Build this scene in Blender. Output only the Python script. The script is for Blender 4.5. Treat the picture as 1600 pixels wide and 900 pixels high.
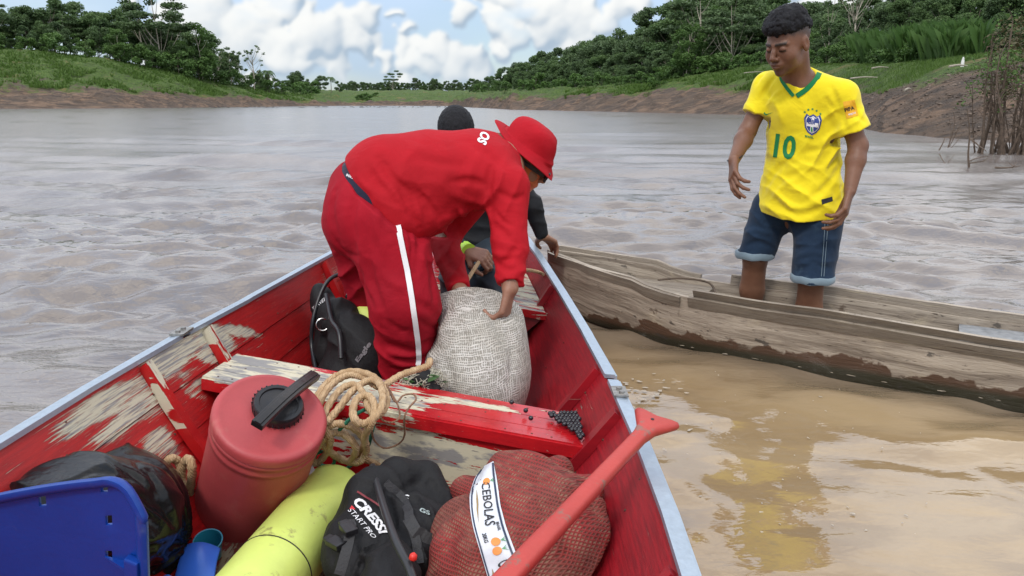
import bpy, bmesh, math, random
import numpy as np
from mathutils import Vector, Matrix
from mathutils.bvhtree import BVHTree
random.seed(7); rng = np.random.default_rng(11)
S = bpy.context.scene
for o in list(bpy.data.objects): bpy.data.objects.remove(o)
C = S.collection
# ------------------------------------------------------------------ camera
F_PX = 1155.0; CAM_H = 1.12; PITCH = math.atan(290 / F_PX)
cam_d = bpy.data.cameras.new('camera'); cam = bpy.data.objects.new('camera', cam_d); C.objects.link(cam)
cam.location = (0, 0, CAM_H); cam.rotation_euler = (math.pi/2 - PITCH, 0, 0)
cam_d.sensor_width = 36; cam_d.lens = 36*F_PX/1600; cam_d.clip_start = .02; cam_d.clip_end = 20000
S.camera = cam
# ------------------------------------------------------------------ world
SUN_EL, SUN_AZ = math.radians(52), math.radians(205)      # azimuth clockwise from +Y: behind the camera, to the left
W = bpy.data.worlds.new('World'); S.world = W; W.use_nodes = True
nt = W.node_tree; nt.nodes.clear()
def N(t, tree=None, **k):
    n = (tree or nt).nodes.new(t)
    for a, v in k.items(): setattr(n, a, v)
    return n
def puff_clouds():
    """equirectangular map of heaped cumulus, made of shaded puffs; rgb premixed with alpha, upper half of the sphere only"""
    Wd, Hh = 4096, 1024; K = Wd/(2*math.pi); r = np.random.default_rng(4)
    H = np.full((Hh, Wd), -9.0, np.float32); Lr = np.zeros((Hh, Wd), np.float32)
    P = []
    def az(px): return math.atan((px-800)/1155)
    def el(py): return (160-py)/1155*.97
    def heap(cx, cy, w, h, n, s0, layer=0, flat=False):      # photo pixels
        for i in range(n):
            a = r.uniform(0, math.pi) if not flat else r.uniform(-math.pi, math.pi); q = r.random()**.55
            x = cx+math.cos(a)*w*q; y = cy-math.sin(a)*h*q; s = s0*(1.15-.75*q)*r.uniform(.7, 1.25)
            P.append((az(x), el(y), s/1155, layer+.0001*i, r.uniform(-.05, .05)))
    # far bank of cloud, then the heaps of the picture, back to front
    heap(560, 70, 230, 60, 130, 34, 0); heap(860, 60, 240, 70, 150, 42, 0); heap(420, 95, 90, 42, 60, 24, 0)
    heap(478, 92, 42, 62, 90, 22, 1); heap(590, 70, 75, 58, 150, 24, 1); heap(530, 62, 55, 34, 60, 20, 1); heap(730, 92, 90, 72, 170, 26, 1.2); heap(850, 85, 90, 72, 150, 30, 1.1); heap(940, 95, 80, 75, 120, 30, 1)
    heap(545, 122, 46, 34, 70, 13, 2); heap(625, 122, 45, 46, 90, 14, 2); heap(755, 120, 40, 30, 50, 10, 2); heap(665, 138, 16, 14, 18, 5, 2.2); heap(450, 140, 40, 16, 40, 8, 2)
    heap(300, 6, 60, 22, 60, 14, 1, True); heap(150, 2, 80, 16, 50, 16, 1, True); heap(250, 95, 90, 30, 60, 20, .5); heap(60, 60, 120, 40, 70, 26, .4)
    heap(1180, 60, 120, 60, 70, 30, 0)
    for i in range(260):            # the rest of the sky goes on in the same way
        a0 = r.uniform(-math.pi, math.pi); e0 = abs(r.normal(0, .42))+.02
        if abs(a0) < .62 and e0 < .2: continue
        g_ = .05+.16*min(1, e0*1.5)
        for j in range(26):
            q = r.random()**.6; a = r.uniform(-math.pi, math.pi)
            P.append((a0+math.cos(a)*g_*1.6*q/max(.25, math.cos(min(1.35, e0))), max(.005, e0+math.sin(a)*g_*.6*q), g_*(.42-.26*q)*r.uniform(.7, 1.3), r.random()*2, 0))
    P.sort(key=lambda p: p[3])
    for a, e, s, l, t in P:
        ce = max(.2, math.cos(min(e, 1.37))); sx = s*K/ce; sy = s*K; x = (.5+a/(2*math.pi))*Wd; y = e*K
        y0, y1 = max(0, int(y-sy)-1), min(Hh, int(y+sy)+2)
        if y1 <= y0: continue
        xs = np.arange(int(x-sx)-1, int(x+sx)+2); Y, X = np.mgrid[y0:y1, 0:len(xs)]; dx = (xs[X]-x)/sx; dy = (Y-y)/sy; q = 1-dx*dx-dy*dy
        h = np.where(q > 0, np.sqrt(np.maximum(q, 0))*s*16+l*.30, -9).astype(np.float32); xw = xs % Wd
        sub = H[y0:y1][:, xw]; m = h > sub; sub[m] = h[m]; H[y0:y1, xw] = sub
    yy, xx = np.mgrid[0:Hh, 0:Wd]; aa = (xx/Wd-.5)*2*math.pi; ee = yy/K
    D = np.stack([np.sin(aa)*np.cos(ee), np.cos(aa)*np.cos(ee), np.sin(ee)], -1)
    def blur(a, n=1):
        for _ in range(n):
            a = (np.roll(a, 1, 1)+2*a+np.roll(a, -1, 1))*.25; b = a.copy(); b[1:-1] = (a[:-2]+2*a[1:-1]+a[2:])*.25; a = b
        return a
    Dh = D[::2, ::2]
    def up2(a): return blur(np.repeat(np.repeat(a, 2, 0), 2, 1).astype(np.float32), 2)
    n1 = up2(fbm(Dh*38, 4, .6)); n2 = up2(fbm(Dh*6+3, 3, .5))
    # push the puff outlines about with noise so that no circle survives
    sx = np.clip(np.rint(xx+up2(fbm(Dh*30+9, 4, .6))*16), 0, Wd-1).astype(int); sy = np.clip(np.rint(yy+up2(fbm(Dh*30+21, 4, .6))*16), 0, Hh-1).astype(int)
    H = H[sy, sx]; M = blur((H > -5).astype(np.float32), 3); Hs = blur(np.where(H > -5, H, 0).astype(np.float32), 3)+n1*.14; Hs2 = blur(Hs, 14)
    def shade(Hm, k):
        gy, gx = np.gradient(Hm*k); nz = 1/np.sqrt(1+gx*gx+gy*gy); return (-gx*-.35+-gy*.62+.70)*nz
    s_ = .45*shade(Hs, 7)+.55*shade(Hs2, 20)
    M = M*(1-.55*sstep(up2(fbm(Dh*np.array([14, 14, 40]), 4, .6)), .05, .5)*sstep(n2, -.3, .4))
    s_ = sstep(s_+n1*.15+.27*n2, .06, .92)
    lit = np.array([7.7, 7.75, 7.6]); dark = np.array([3.3, 4.15, 5.1]); up = .85*np.clip((ee-.12)/.30, 0, 1)[..., None]
    col = dark+(lit-dark)*s_[..., None]*1.0
    col = col*(1-up)+(np.array([7.4, 8.8, 11.4])+(np.array([3.4, 2.3, .4])*sstep(n2, -.15, .35)[..., None]+np.array([2.6, 1.4, -.3])*sstep(ee, .35, .7)[..., None]))*up*(1.05+.6*n2[..., None])
    A_up = np.clip(ee/.3, 0, 1)
    haze = np.exp(-ee/.035)[..., None]*.55; col = col*(1-haze)+np.array([4.6, 5.4, 6.0])*haze
    # thin veil between the heaps
    veil = sstep(up2(fbm(Dh*np.array([5, 5, 14])+7, 4, .6)), -.25, .35)*.55+.35; vc = np.array([3.5, 4.5, 5.6])+np.array([1.6, 1.4, 1.0])*sstep(n2, -.1, .5)[..., None]
    veil = veil+(.93-veil)*A_up; vc = vc+(np.array([6.6, 8.3, 11.0])-vc)*A_up[..., None]; A_ = M+(1-M)*veil; col = (col*M[..., None]+vc*((1-M)*veil)[..., None])/np.maximum(A_, 1e-3)[..., None]
    def img(name, c, low):
        out = np.ones((2*Hh, Wd, 4), np.float32); out[Hh:, :, :3] = c; out[:Hh, :, :3] = low
        im = bpy.data.images.new(name, Wd, 2*Hh, float_buffer=True); im.colorspace_settings.name = 'Linear Rec.709'; im.pixels.foreach_set(out.ravel()); im.update(); return im
    return img('clouds', col, (2.0, 1.7, 1.3)), img('cloud_cover', A_[..., None], (1, 1, 1))
def sky_world():
    L = nt.links.new; out = N('ShaderNodeOutputWorld'); bg = N('ShaderNodeBackground'); bg.inputs[1].default_value = .12
    sky = N('ShaderNodeTexSky', sky_type='NISHITA', sun_disc=False, sun_elevation=SUN_EL, sun_rotation=SUN_AZ, air_density=1.0, dust_density=.6, ozone_density=2.0)
    tc = N('ShaderNodeTexCoord'); mp = N('ShaderNodeMapping'); mp.inputs['Rotation'].default_value = (0, 0, math.pi/2); L(tc.outputs['Generated'], mp.inputs[0])
    e = N('ShaderNodeTexEnvironment', interpolation='Linear'); e2 = N('ShaderNodeTexEnvironment'); e.image, e2.image = puff_clouds(); L(mp.outputs[0], e.inputs[0]); L(mp.outputs[0], e2.inputs[0])
    m = N('ShaderNodeMixRGB'); L(e2.outputs[0], m.inputs[0]); L(sky.outputs[0], m.inputs[1]); L(e.outputs[0], m.inputs[2])
    L(m.outputs[0], bg.inputs[0]); L(bg.outputs[0], out.inputs[0])
sun_d = bpy.data.lights.new('sun', 'SUN'); sun = bpy.data.objects.new('sun', sun_d); C.objects.link(sun)
sun_d.energy = 1.5; sun_d.angle = math.radians(10); sun_d.color = (1, .95, .88)
sd = Vector((math.sin(SUN_AZ)*math.cos(SUN_EL), math.cos(SUN_AZ)*math.cos(SUN_EL), math.sin(SUN_EL)))
sun.rotation_euler = sd.to_track_quat('Z', 'Y').to_euler(); sun.location = (-5, -5, 12)
cy = S.cycles; cy.max_bounces = 5; cy.diffuse_bounces = 2; cy.glossy_bounces = 2; cy.transmission_bounces = 2; cy.transparent_max_bounces = 4; cy.caustics_reflective = False; cy.caustics_refractive = False
S.view_settings.view_transform = 'Standard'; S.view_settings.look = 'None'; S.view_settings.exposure = .10; S.view_settings.gamma = 1

# ------------------------------------------------------------------ pixel rays -> world points
_c, _s = math.cos(PITCH), math.sin(PITCH)
def ray(px, py):
    u = (px-800)/F_PX; v = (450-py)/F_PX
    return Vector((u, _c+v*_s, -_s+v*_c))
def Z(px, py, z):
    d = ray(px, py); t = (z-CAM_H)/d.z; return Vector((d.x*t, d.y*t, z))
def A(px, py, Y):
    d = ray(px, py); t = Y/d.y; return Vector((d.x*t, Y, CAM_H+d.z*t))
# ------------------------------------------------------------------ objects
def tag(o, label=None, cat=None, group=None, kind=None):
    if label: o['label'] = label
    if cat: o['category'] = cat
    if group: o['group'] = group
    if kind: o['kind'] = kind
    return o
def thing(name, label, cat, loc, group=None):
    o = bpy.data.objects.new(name, None); C.objects.link(o); o.location = loc; o.empty_display_size = .1
    return tag(o, label, cat, group)
def origin(o):
    v = Vector(o.location)
    return v + (origin(o.parent) if o.parent else Vector((0, 0, 0)))
def mesh_np(name, V, Fq, mat=None, smooth=True, attrs=None):
    """V (n,3) array; Fq (m,3|4) index array or list of lists"""
    me = bpy.data.meshes.new(name); V = np.asarray(V, np.float32)
    if isinstance(Fq, np.ndarray):
        k = Fq.shape[1]; tot = np.full(len(Fq), k, np.int32); flat = Fq.astype(np.int32).ravel()
    else:
        tot = np.array([len(f) for f in Fq], np.int32); flat = np.array([i for f in Fq for i in f], np.int32)
    me.vertices.add(len(V)); me.vertices.foreach_set('co', V.ravel())
    me.loops.add(len(flat)); me.loops.foreach_set('vertex_index', flat)
    me.polygons.add(len(tot)); me.polygons.foreach_set('loop_start', np.concatenate(([0], np.cumsum(tot)[:-1])).astype(np.int32))
    me.polygons.foreach_set('loop_total', tot)
    me.polygons.foreach_set('use_smooth', np.full(len(tot), bool(smooth)))
    for k, v in (attrs or {}).items():
        a = me.attributes.new(k, 'FLOAT', 'POINT'); a.data.foreach_set('value', np.asarray(v, np.float32))
    me.update(calc_edges=True)
    if mat: me.materials.append(mat)
    return me
def put(name, me, parent=None, loc=None, mat=None):
    """me holds WORLD coordinates; move them to the parent's (or loc's) origin"""
    o = bpy.data.objects.new(name, me)
    base = origin(parent) if parent else Vector(loc if loc is not None else (0, 0, 0))
    if base.length: me.transform(Matrix.Translation(-base))
    C.objects.link(o)
    if parent: o.parent = parent
    else: o.location = base
    if mat: me.materials.clear(); me.materials.append(mat)
    return o
class MB:
    """collects simple solids, builds ONE mesh"""
    def __init__(s): s.V = []; s.F = []; s.n = 0
    def add(s, V, F):
        V = [tuple(v) for v in V]; s.V += V; s.F += [[i+s.n for i in f] for f in F]; s.n += len(V); return s
    def box(s, c, h, R=None):
        c = Vector(c); R = R or Matrix.Identity(3)
        V = [c + R @ Vector((x*h[0], y*h[1], z*h[2])) for x in (-1, 1) for y in (-1, 1) for z in (-1, 1)]
        return s.add(V, [(0,1,3,2),(4,6,7,5),(0,4,5,1),(2,3,7,6),(0,2,6,4),(1,5,7,3)])
    def hexa(s, P8):   # bottom 4 then top 4, same winding
        return s.add(P8, [(3,2,1,0),(4,5,6,7),(0,1,5,4),(1,2,6,5),(2,3,7,6),(3,0,4,7)])
    def tube(s, P, r, n=8, caps=True, flat=None):
        P = [Vector(p) for p in P]; m = len(P); R = r if hasattr(r, '__len__') else [r]*m
        T = [(P[min(i+1, m-1)]-P[max(i-1, 0)]).normalized() for i in range(m)]
        a = T[0].orthogonal().normalized(); V = []
        for i in range(m):
            a = (a - T[i]*a.dot(T[i])).normalized(); b = T[i].cross(a)
            for k in range(n):
                t = 2*math.pi*k/n; V.append(P[i] + (a*math.cos(t) + b*math.sin(t)*(flat or 1))*R[i])
        F = [(i*n+k, i*n+(k+1) % n, (i+1)*n+(k+1) % n, (i+1)*n+k) for i in range(m-1) for k in range(n)]
        if caps: F += [tuple(range(n-1, -1, -1)), tuple(range((m-1)*n, m*n))]
        return s.add(V, F)
    def strap(s, P, w, t, up):
        """flat band of width w along P; up = list or single approximate surface normal"""
        P = [Vector(p) for p in P]; m = len(P); V = []
        for i in range(m):
            T = (P[min(i+1, m-1)]-P[max(i-1, 0)]).normalized(); u = Vector(up[i] if isinstance(up, list) else up)
            u = (u-T*u.dot(T)).normalized(); b = T.cross(u)
            for x, y in ((-1,-1),(1,-1),(1,1),(-1,1)): V.append(P[i]+b*(x*w/2)+u*(y*t/2))
        F = [(i*4+k, i*4+(k+1) % 4, (i+1)*4+(k+1) % 4, (i+1)*4+k) for i in range(m-1) for k in range(4)]
        F += [(3,2,1,0), tuple(range((m-1)*4, m*4))]
        return s.add(V, F)
    def lathe(s, c, axis, prof, n=32, caps=True):
        """prof = [(distance along the axis, radius)]"""
        c = Vector(c); ax = Vector(axis).normalized(); a = ax.orthogonal().normalized(); b = ax.cross(a); V = []
        for d, r in prof:
            for k in range(n):
                t = 2*math.pi*k/n; V.append(c+ax*d+(a*math.cos(t)+b*math.sin(t))*r)
        m = len(prof)
        F = [(i*n+k, i*n+(k+1) % n, (i+1)*n+(k+1) % n, (i+1)*n+k) for i in range(m-1) for k in range(n)]
        if caps: F += [tuple(range(n-1, -1, -1)), tuple(range((m-1)*n, m*n))]
        return s.add(V, F)
    def mesh(s, name, mat=None, smooth=False, bevel=0):
        me = bpy.data.meshes.new(name); me.from_pydata([tuple(v) for v in s.V], [], s.F)
        bm = bmesh.new(); bm.from_mesh(me); bmesh.ops.recalc_face_normals(bm, faces=bm.faces)
        if bevel: bmesh.ops.bevel(bm, geom=[e for e in bm.edges if len(e.link_faces) == 2 and e.calc_face_angle(0) > .5], offset=bevel, segments=2, affect='EDGES', profile=.6)
        for f in bm.faces: f.smooth = smooth
        if smooth:
            for e in bm.edges:
                if len(e.link_faces) == 2 and e.calc_face_angle(0) > .9: e.smooth = False
        bm.to_mesh(me); bm.free()
        if mat: me.materials.append(mat)
        return me
    def build(s, name, mat, parent=None, loc=None, smooth=False, bevel=0):
        return put(name, s.mesh(name, mat, smooth, bevel), parent, loc)
def catmull(P, k=8, closed=False):
    P = [Vector(p) for p in P]; out = []; n = len(P)
    for i in range(n-1):
        a, b, c, d = P[max(i-1, 0)], P[i], P[i+1], P[min(i+2, n-1)]
        for j in range(k):
            t = j/k; out.append(.5*((2*b)+(c-a)*t+(2*a-5*b+4*c-d)*t*t+(3*b-a-3*c+d)*t**3))
    out.append(P[-1]); return out
# ------------------------------------------------------------------ numpy noise
def _h(i, j, k):
    i, j, k = (np.asarray(q).astype(np.uint32) for q in (i, j, k)); x = i*np.uint32(374761393)+j*np.uint32(668265263)+k*np.uint32(2246822519)+np.uint32(974634777)
    x = (x ^ (x >> np.uint32(13)))*np.uint32(1274126177); x = x ^ (x >> np.uint32(16))
    return (x & np.uint32(0xffff)).astype(np.float32)/65535.0
def vnoise(P):
    P = np.asarray(P); I = np.floor(P).astype(np.int32); f = (P-I).astype(np.float32); f = f*f*(3-2*f); r = 0
    for a in (0, 1):
        for b in (0, 1):
            for c in (0, 1):
                w = (f[..., 0] if a else 1-f[..., 0])*(f[..., 1] if b else 1-f[..., 1])*(f[..., 2] if c else 1-f[..., 2])
                r = r + w*_h(I[..., 0]+a, I[..., 1]+b, I[..., 2]+c)
    return r*2-1
def fbm(P, oct=4, rough=.5, lac=2.03):
    P = np.asarray(P, np.float64); a = 1; s = 0; t = 0
    for o in range(oct): s = s+a*vnoise(P+o*17.3); t += a; a *= rough; P = P*lac
    return s/t
def sstep(x, a, b): t = np.clip((x-a)/(b-a), 0, 1); return t*t*(3-2*t)
sky_world()
# ------------------------------------------------------------------ implicit surfaces (one continuous skin per body)
class SDF:
    def __init__(s, lo, hi, h):
        s.lo = np.array(lo, float); s.h = h; s.n = np.ceil((np.array(hi)-s.lo)/h).astype(int)+1
        s.d = np.full(s.n, 1.0, np.float32)
    def _reg(s, lo, hi):
        a = np.clip(np.floor((np.array(lo)-s.lo)/s.h).astype(int), 0, s.n); b = np.clip(np.ceil((np.array(hi)-s.lo)/s.h).astype(int)+1, 0, s.n)
        if (b <= a).any(): return None
        sl = tuple(slice(a[i], b[i]) for i in range(3))
        g = np.meshgrid(*[(s.lo[i]+np.arange(a[i], b[i])*s.h).astype(np.float32) for i in range(3)], indexing='ij', sparse=True)
        return sl, g
    def _op(s, sl, v, k, op):
        d = s.d[sl]
        if op == 'sub': v = -v
        if op == 'add':
            if k > 0: h = np.maximum(k-np.abs(d-v), 0)/k; r = np.minimum(d, v)-h*h*k*.25
            else: r = np.minimum(d, v)
        else:
            if k > 0: h = np.maximum(k-np.abs(d-v), 0)/k; r = np.maximum(d, v)+h*h*k*.25
            else: r = np.maximum(d, v)
        s.d[sl] = r
    def cap(s, a, b, ra, rb=None, k=.02, op='add', squash=None):
        """tapered capsule; squash=(dir, factor) flattens along dir"""
        rb = ra if rb is None else rb; a = np.array(a, float); b = np.array(b, float); m = max(ra, rb)*(1.6 if squash else 1)+k+.03
        q = s._reg(np.minimum(a, b)-m, np.maximum(a, b)+m)
        if q is None: return s
        sl, (x, y, z) = q; ab = b-a; L2 = max(float(ab@ab), 1e-9)
        px, py, pz = x-a[0], y-a[1], z-a[2]
        t = np.clip((px*ab[0]+py*ab[1]+pz*ab[2])/L2, 0, 1)
        dx, dy, dz = px-t*ab[0], py-t*ab[1], pz-t*ab[2]
        if squash:
            n = np.array(squash[0], float); n /= np.linalg.norm(n); c = (dx*n[0]+dy*n[1]+dz*n[2])*(squash[1]-1)
            dx = dx+n[0]*c; dy = dy+n[1]*c; dz = dz+n[2]*c
        s._op(sl, (np.sqrt(dx*dx+dy*dy+dz*dz)-(ra+(rb-ra)*t)).astype(np.float32), k, op); return s
    def chain(s, P, R, k=.02, op='add', squash=None):
        for i in range(len(P)-1): s.cap(P[i], P[i+1], R[i], R[i+1], k, op, squash)
        return s
    def ell(s, c, r, R=None, k=.02, op='add'):
        c = np.array(c, float); r = np.array(r, float); m = max(r)+k+.03
        q = s._reg(c-m, c+m)
        if q is None: return s
        sl, (x, y, z) = q; M = np.array(R) if R is not None else np.eye(3)      # columns = axes
        p = [(x-c[0])*M[0, i]+(y-c[1])*M[1, i]+(z-c[2])*M[2, i] for i in range(3)]
        k0 = np.sqrt(sum((p[i]/r[i])**2 for i in range(3))); k1 = np.sqrt(sum((p[i]/r[i]**2)**2 for i in range(3)))
        s._op(sl, (k0*(k0-1)/np.maximum(k1, 1e-6)).astype(np.float32), k, op); return s
    def box(s, c, h, R=None, rad=.01, k=.01, op='add'):
        c = np.array(c, float); m = float(np.linalg.norm(h))+rad+k+.02
        q = s._reg(c-m, c+m)
        if q is None: return s
        sl, (x, y, z) = q; M = np.array(R) if R is not None else np.eye(3)
        p = [np.abs((x-c[0])*M[0, i]+(y-c[1])*M[1, i]+(z-c[2])*M[2, i])-(h[i]-rad) for i in range(3)]
        o = np.sqrt(sum(np.maximum(v, 0)**2 for v in p))+np.minimum(np.maximum(np.maximum(p[0], p[1]), p[2]), 0)-rad
        s._op(sl, o.astype(np.float32), k, op); return s
    def plane(s, p, n, k=.0, op='int'):
        """keep the side the normal points away from"""
        n = np.array(n, float); n /= np.linalg.norm(n); sl, (x, y, z) = s._reg(s.lo, s.lo+s.n*s.h)
        s._op(sl, ((x-p[0])*n[0]+(y-p[1])*n[1]+(z-p[2])*n[2]).astype(np.float32), k, op); return s
    def warp(s, fn):
        """displace: d += fn(points) near the surface only"""
        idx = np.argwhere(np.abs(s.d) < .035); P = s.lo+idx*s.h
        s.d[tuple(idx.T)] += np.asarray(fn(P), np.float32); return s
    def hit(s, px, py):
        """first surface point of the field along a photo ray"""
        o = np.array(CAMP); d = np.array(ray(px, py)); d /= np.linalg.norm(d); hi = s.lo+(s.n-1)*s.h
        t = np.arange(.3, 5, s.h*.5); P = o+d*t[:, None]; I = np.rint((P-s.lo)/s.h).astype(int); ok = ((I >= 0) & (I < s.n)).all(1)
        if not ok.any(): return None
        v = np.ones(len(t)); v[ok] = s.d[tuple(I[ok].T)]; k = np.argmax(v < 0)
        return P[k] if v[k] < 0 else None
    def crease(s, pts, r=.014, depth=-.008):
        """a fold running along photo points: depth < 0 a valley, > 0 a ridge; fades at both ends"""
        Q = [s.hit(p.x, p.y) for p in catmull([Vector((x, y, 0)) for x, y in pts], 4)]; Q = [q for q in Q if q is not None]
        Q = [q for i, q in enumerate(Q) if i == 0 or np.linalg.norm(q-Q[i-1]) < .08]
        if len(Q) < 2: return s
        Q = np.array(Q); m = 2.6*r; sl, (x, y, z) = s._reg(Q.min(0)-m, Q.max(0)+m); best = np.full(np.broadcast_shapes(x.shape, y.shape, z.shape), 9., np.float32); w = np.zeros_like(best); n = len(Q)-1
        for i in range(n):
            a, ab = Q[i], Q[i+1]-Q[i]; L2 = max(float(ab@ab), 1e-9); t = np.clip(((x-a[0])*ab[0]+(y-a[1])*ab[1]+(z-a[2])*ab[2])/L2, 0, 1)
            dd = (x-a[0]-t*ab[0])**2+(y-a[1]-t*ab[1])**2+(z-a[2]-t*ab[2])**2; mk = dd < best; best = np.where(mk, dd, best); w = np.where(mk, np.sin(math.pi*np.clip((i+t)/n, .06, .94))**.7, w)
        s.d[sl] -= (depth*w*np.exp(-best/(r*r))).astype(np.float32); return s
    def folds_(s, specs, k=1.0):
        for pts, r_, dp in specs: s.crease(pts, r_, dp*k)
        return s
    def mesh(s, name, mat=None, attrs=None, smooth_iter=0):
        d = s.d.copy(); d[0] = d[-1] = 1; d[:, 0] = d[:, -1] = 1; d[:, :, 0] = d[:, :, -1] = 1
        ins = d < 0; n = s.n
        c = ins[:-1, :-1, :-1].astype(np.uint8)
        cnt = np.zeros(n-1, np.uint8)
        for a in (0, 1):
            for b in (0, 1):
                for e in (0, 1): cnt += ins[a:n[0]-1+a, b:n[1]-1+b, e:n[2]-1+e]
        act = (cnt > 0) & (cnt < 8); I = np.argwhere(act); vid = np.full(n-1, -1, np.int32); vid[act] = np.arange(len(I))
        acc = np.zeros((len(I), 3)); num = np.zeros(len(I))
        for ax in range(3):
            o1, o2 = [i for i in range(3) if i != ax]
            for u in (0, 1):
                for v in (0, 1):
                    J = I.copy(); J[:, o1] += u; J[:, o2] += v; K = J.copy(); K[:, ax] += 1
                    da = d[tuple(J.T)].astype(float); db = d[tuple(K.T)].astype(float); m = (da < 0) != (db < 0)
                    t = da[m]/(da[m]-db[m]); p = J[m].astype(float); p[:, ax] += t; acc[m] += p; num[m] += 1
        V = s.lo + acc/np.maximum(num, 1)[:, None]*s.h; Q = []
        for ax in range(3):
            o1, o2 = (ax+1) % 3, (ax+2) % 3
            sa = [slice(1, n[i]-1) for i in range(3)]; sa[ax] = slice(0, n[ax]-1); sb = list(sa); sb[ax] = slice(1, n[ax])
            a = ins[tuple(sa)]; b = ins[tuple(sb)]; E = np.argwhere(a != b); st = a[tuple(E.T)]
            E = E + np.array([x.start for x in sa])
            def cell(u, v): G = E.copy(); G[:, o1] -= u; G[:, o2] -= v; return vid[tuple(G.T)]
            q = np.stack([cell(1, 1), cell(0, 1), cell(0, 0), cell(1, 0)], 1); q[~st] = q[~st][:, ::-1]; Q.append(q)
        Q = np.concatenate(Q); Q = Q[(Q >= 0).all(1)]
        for it in range(smooth_iter):
            A_ = np.zeros_like(V); w = np.zeros(len(V))
            for i in range(4):
                j = (i+1) % 4
                np.add.at(A_, Q[:, i], V[Q[:, j]]); np.add.at(A_, Q[:, j], V[Q[:, i]]); np.add.at(w, Q[:, i], 1); np.add.at(w, Q[:, j], 1)
            V = V*.5+.5*A_/np.maximum(w, 1)[:, None]
        at = {k: f(V) for k, f in (attrs or {}).items()}
        return mesh_np(name, V, Q, mat, True, at)
def bvh_of(*objs):
    V = []; F = []
    for o in objs:
        b = origin(o); n = len(V); V += [v.co+b for v in o.data.vertices]; F += [[i+n for i in p.vertices] for p in o.data.polygons]
    return BVHTree.FromPolygons(V, F)
CAMP = Vector((0, 0, CAM_H))
def hit(b, px, py, off=.0015):
    d = ray(px, py).normalized(); r = b.ray_cast(CAMP, d)
    if r[0] is None: return None
    n = r[1] if r[1].dot(d) < 0 else -r[1]
    return r[0]+n*off
def decal(name, V2, F, quad, bvh, mat, parent, off=.0015, maxlen=None):
    """a flat print: 2-D shape (unit square) laid over the surface inside a pixel quad (bottom-left, bottom-right, top-right, top-left)"""
    bm = bmesh.new(); vs = [bm.verts.new((x, y, 0)) for x, y in V2]
    for f in F:
        try: bm.faces.new([vs[i] for i in f])
        except ValueError: pass
    bmesh.ops.triangulate(bm, faces=bm.faces)
    for _ in range(4):
        E = [e for e in bm.edges if e.calc_length() > (maxlen or .12)]
        if not E: break
        bmesh.ops.subdivide_edges(bm, edges=E, cuts=1); bmesh.ops.triangulate(bm, faces=bm.faces)
    q = [Vector(p) for p in quad]; bad = []
    for v in bm.verts:
        x, y = v.co.x, v.co.y; p = q[0]*(1-x)*(1-y)+q[1]*x*(1-y)+q[2]*x*y+q[3]*(1-x)*y
        h_ = hit(bvh, p.x, p.y, off)
        if h_ is None: bad.append(v)
        else: v.co = h_
    bmesh.ops.delete(bm, geom=bad, context='VERTS')
    L = [f for f in bm.faces if max(e.calc_length() for e in f.edges) > .12]; bmesh.ops.delete(bm, geom=L, context='FACES')
    me = bpy.data.meshes.new(name); bm.to_mesh(me); bm.free(); me.materials.append(mat)
    return put(name, me, parent)
def text2d(s, bold=0.0, italic=0.0, squeeze=1):
    cu = bpy.data.curves.new('t', 'FONT'); cu.body = s; cu.size = 1; cu.resolution_u = 3; cu.offset = bold; cu.shear = italic
    o = bpy.data.objects.new('t', cu); C.objects.link(o); bpy.context.view_layer.update()
    me = o.to_mesh(); V = [(v.co.x, v.co.y) for v in me.vertices]; F = [list(p.vertices) for p in me.polygons]
    o.to_mesh_clear(); bpy.data.objects.remove(o); bpy.data.curves.remove(cu)
    x0 = min(v[0] for v in V); x1 = max(v[0] for v in V); y0 = min(v[1] for v in V); y1 = max(v[1] for v in V)
    return [((x-x0)/(x1-x0), (y-y0)/(y1-y0)) for x, y in V], F
def text_decal(s, quad, bvh, mat, parent, bold=.02, italic=0, name='lettering', off=.002):
    V, F = text2d(s, bold, italic); return decal(name, V, F, quad, bvh, mat, parent, off, .1)
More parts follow.
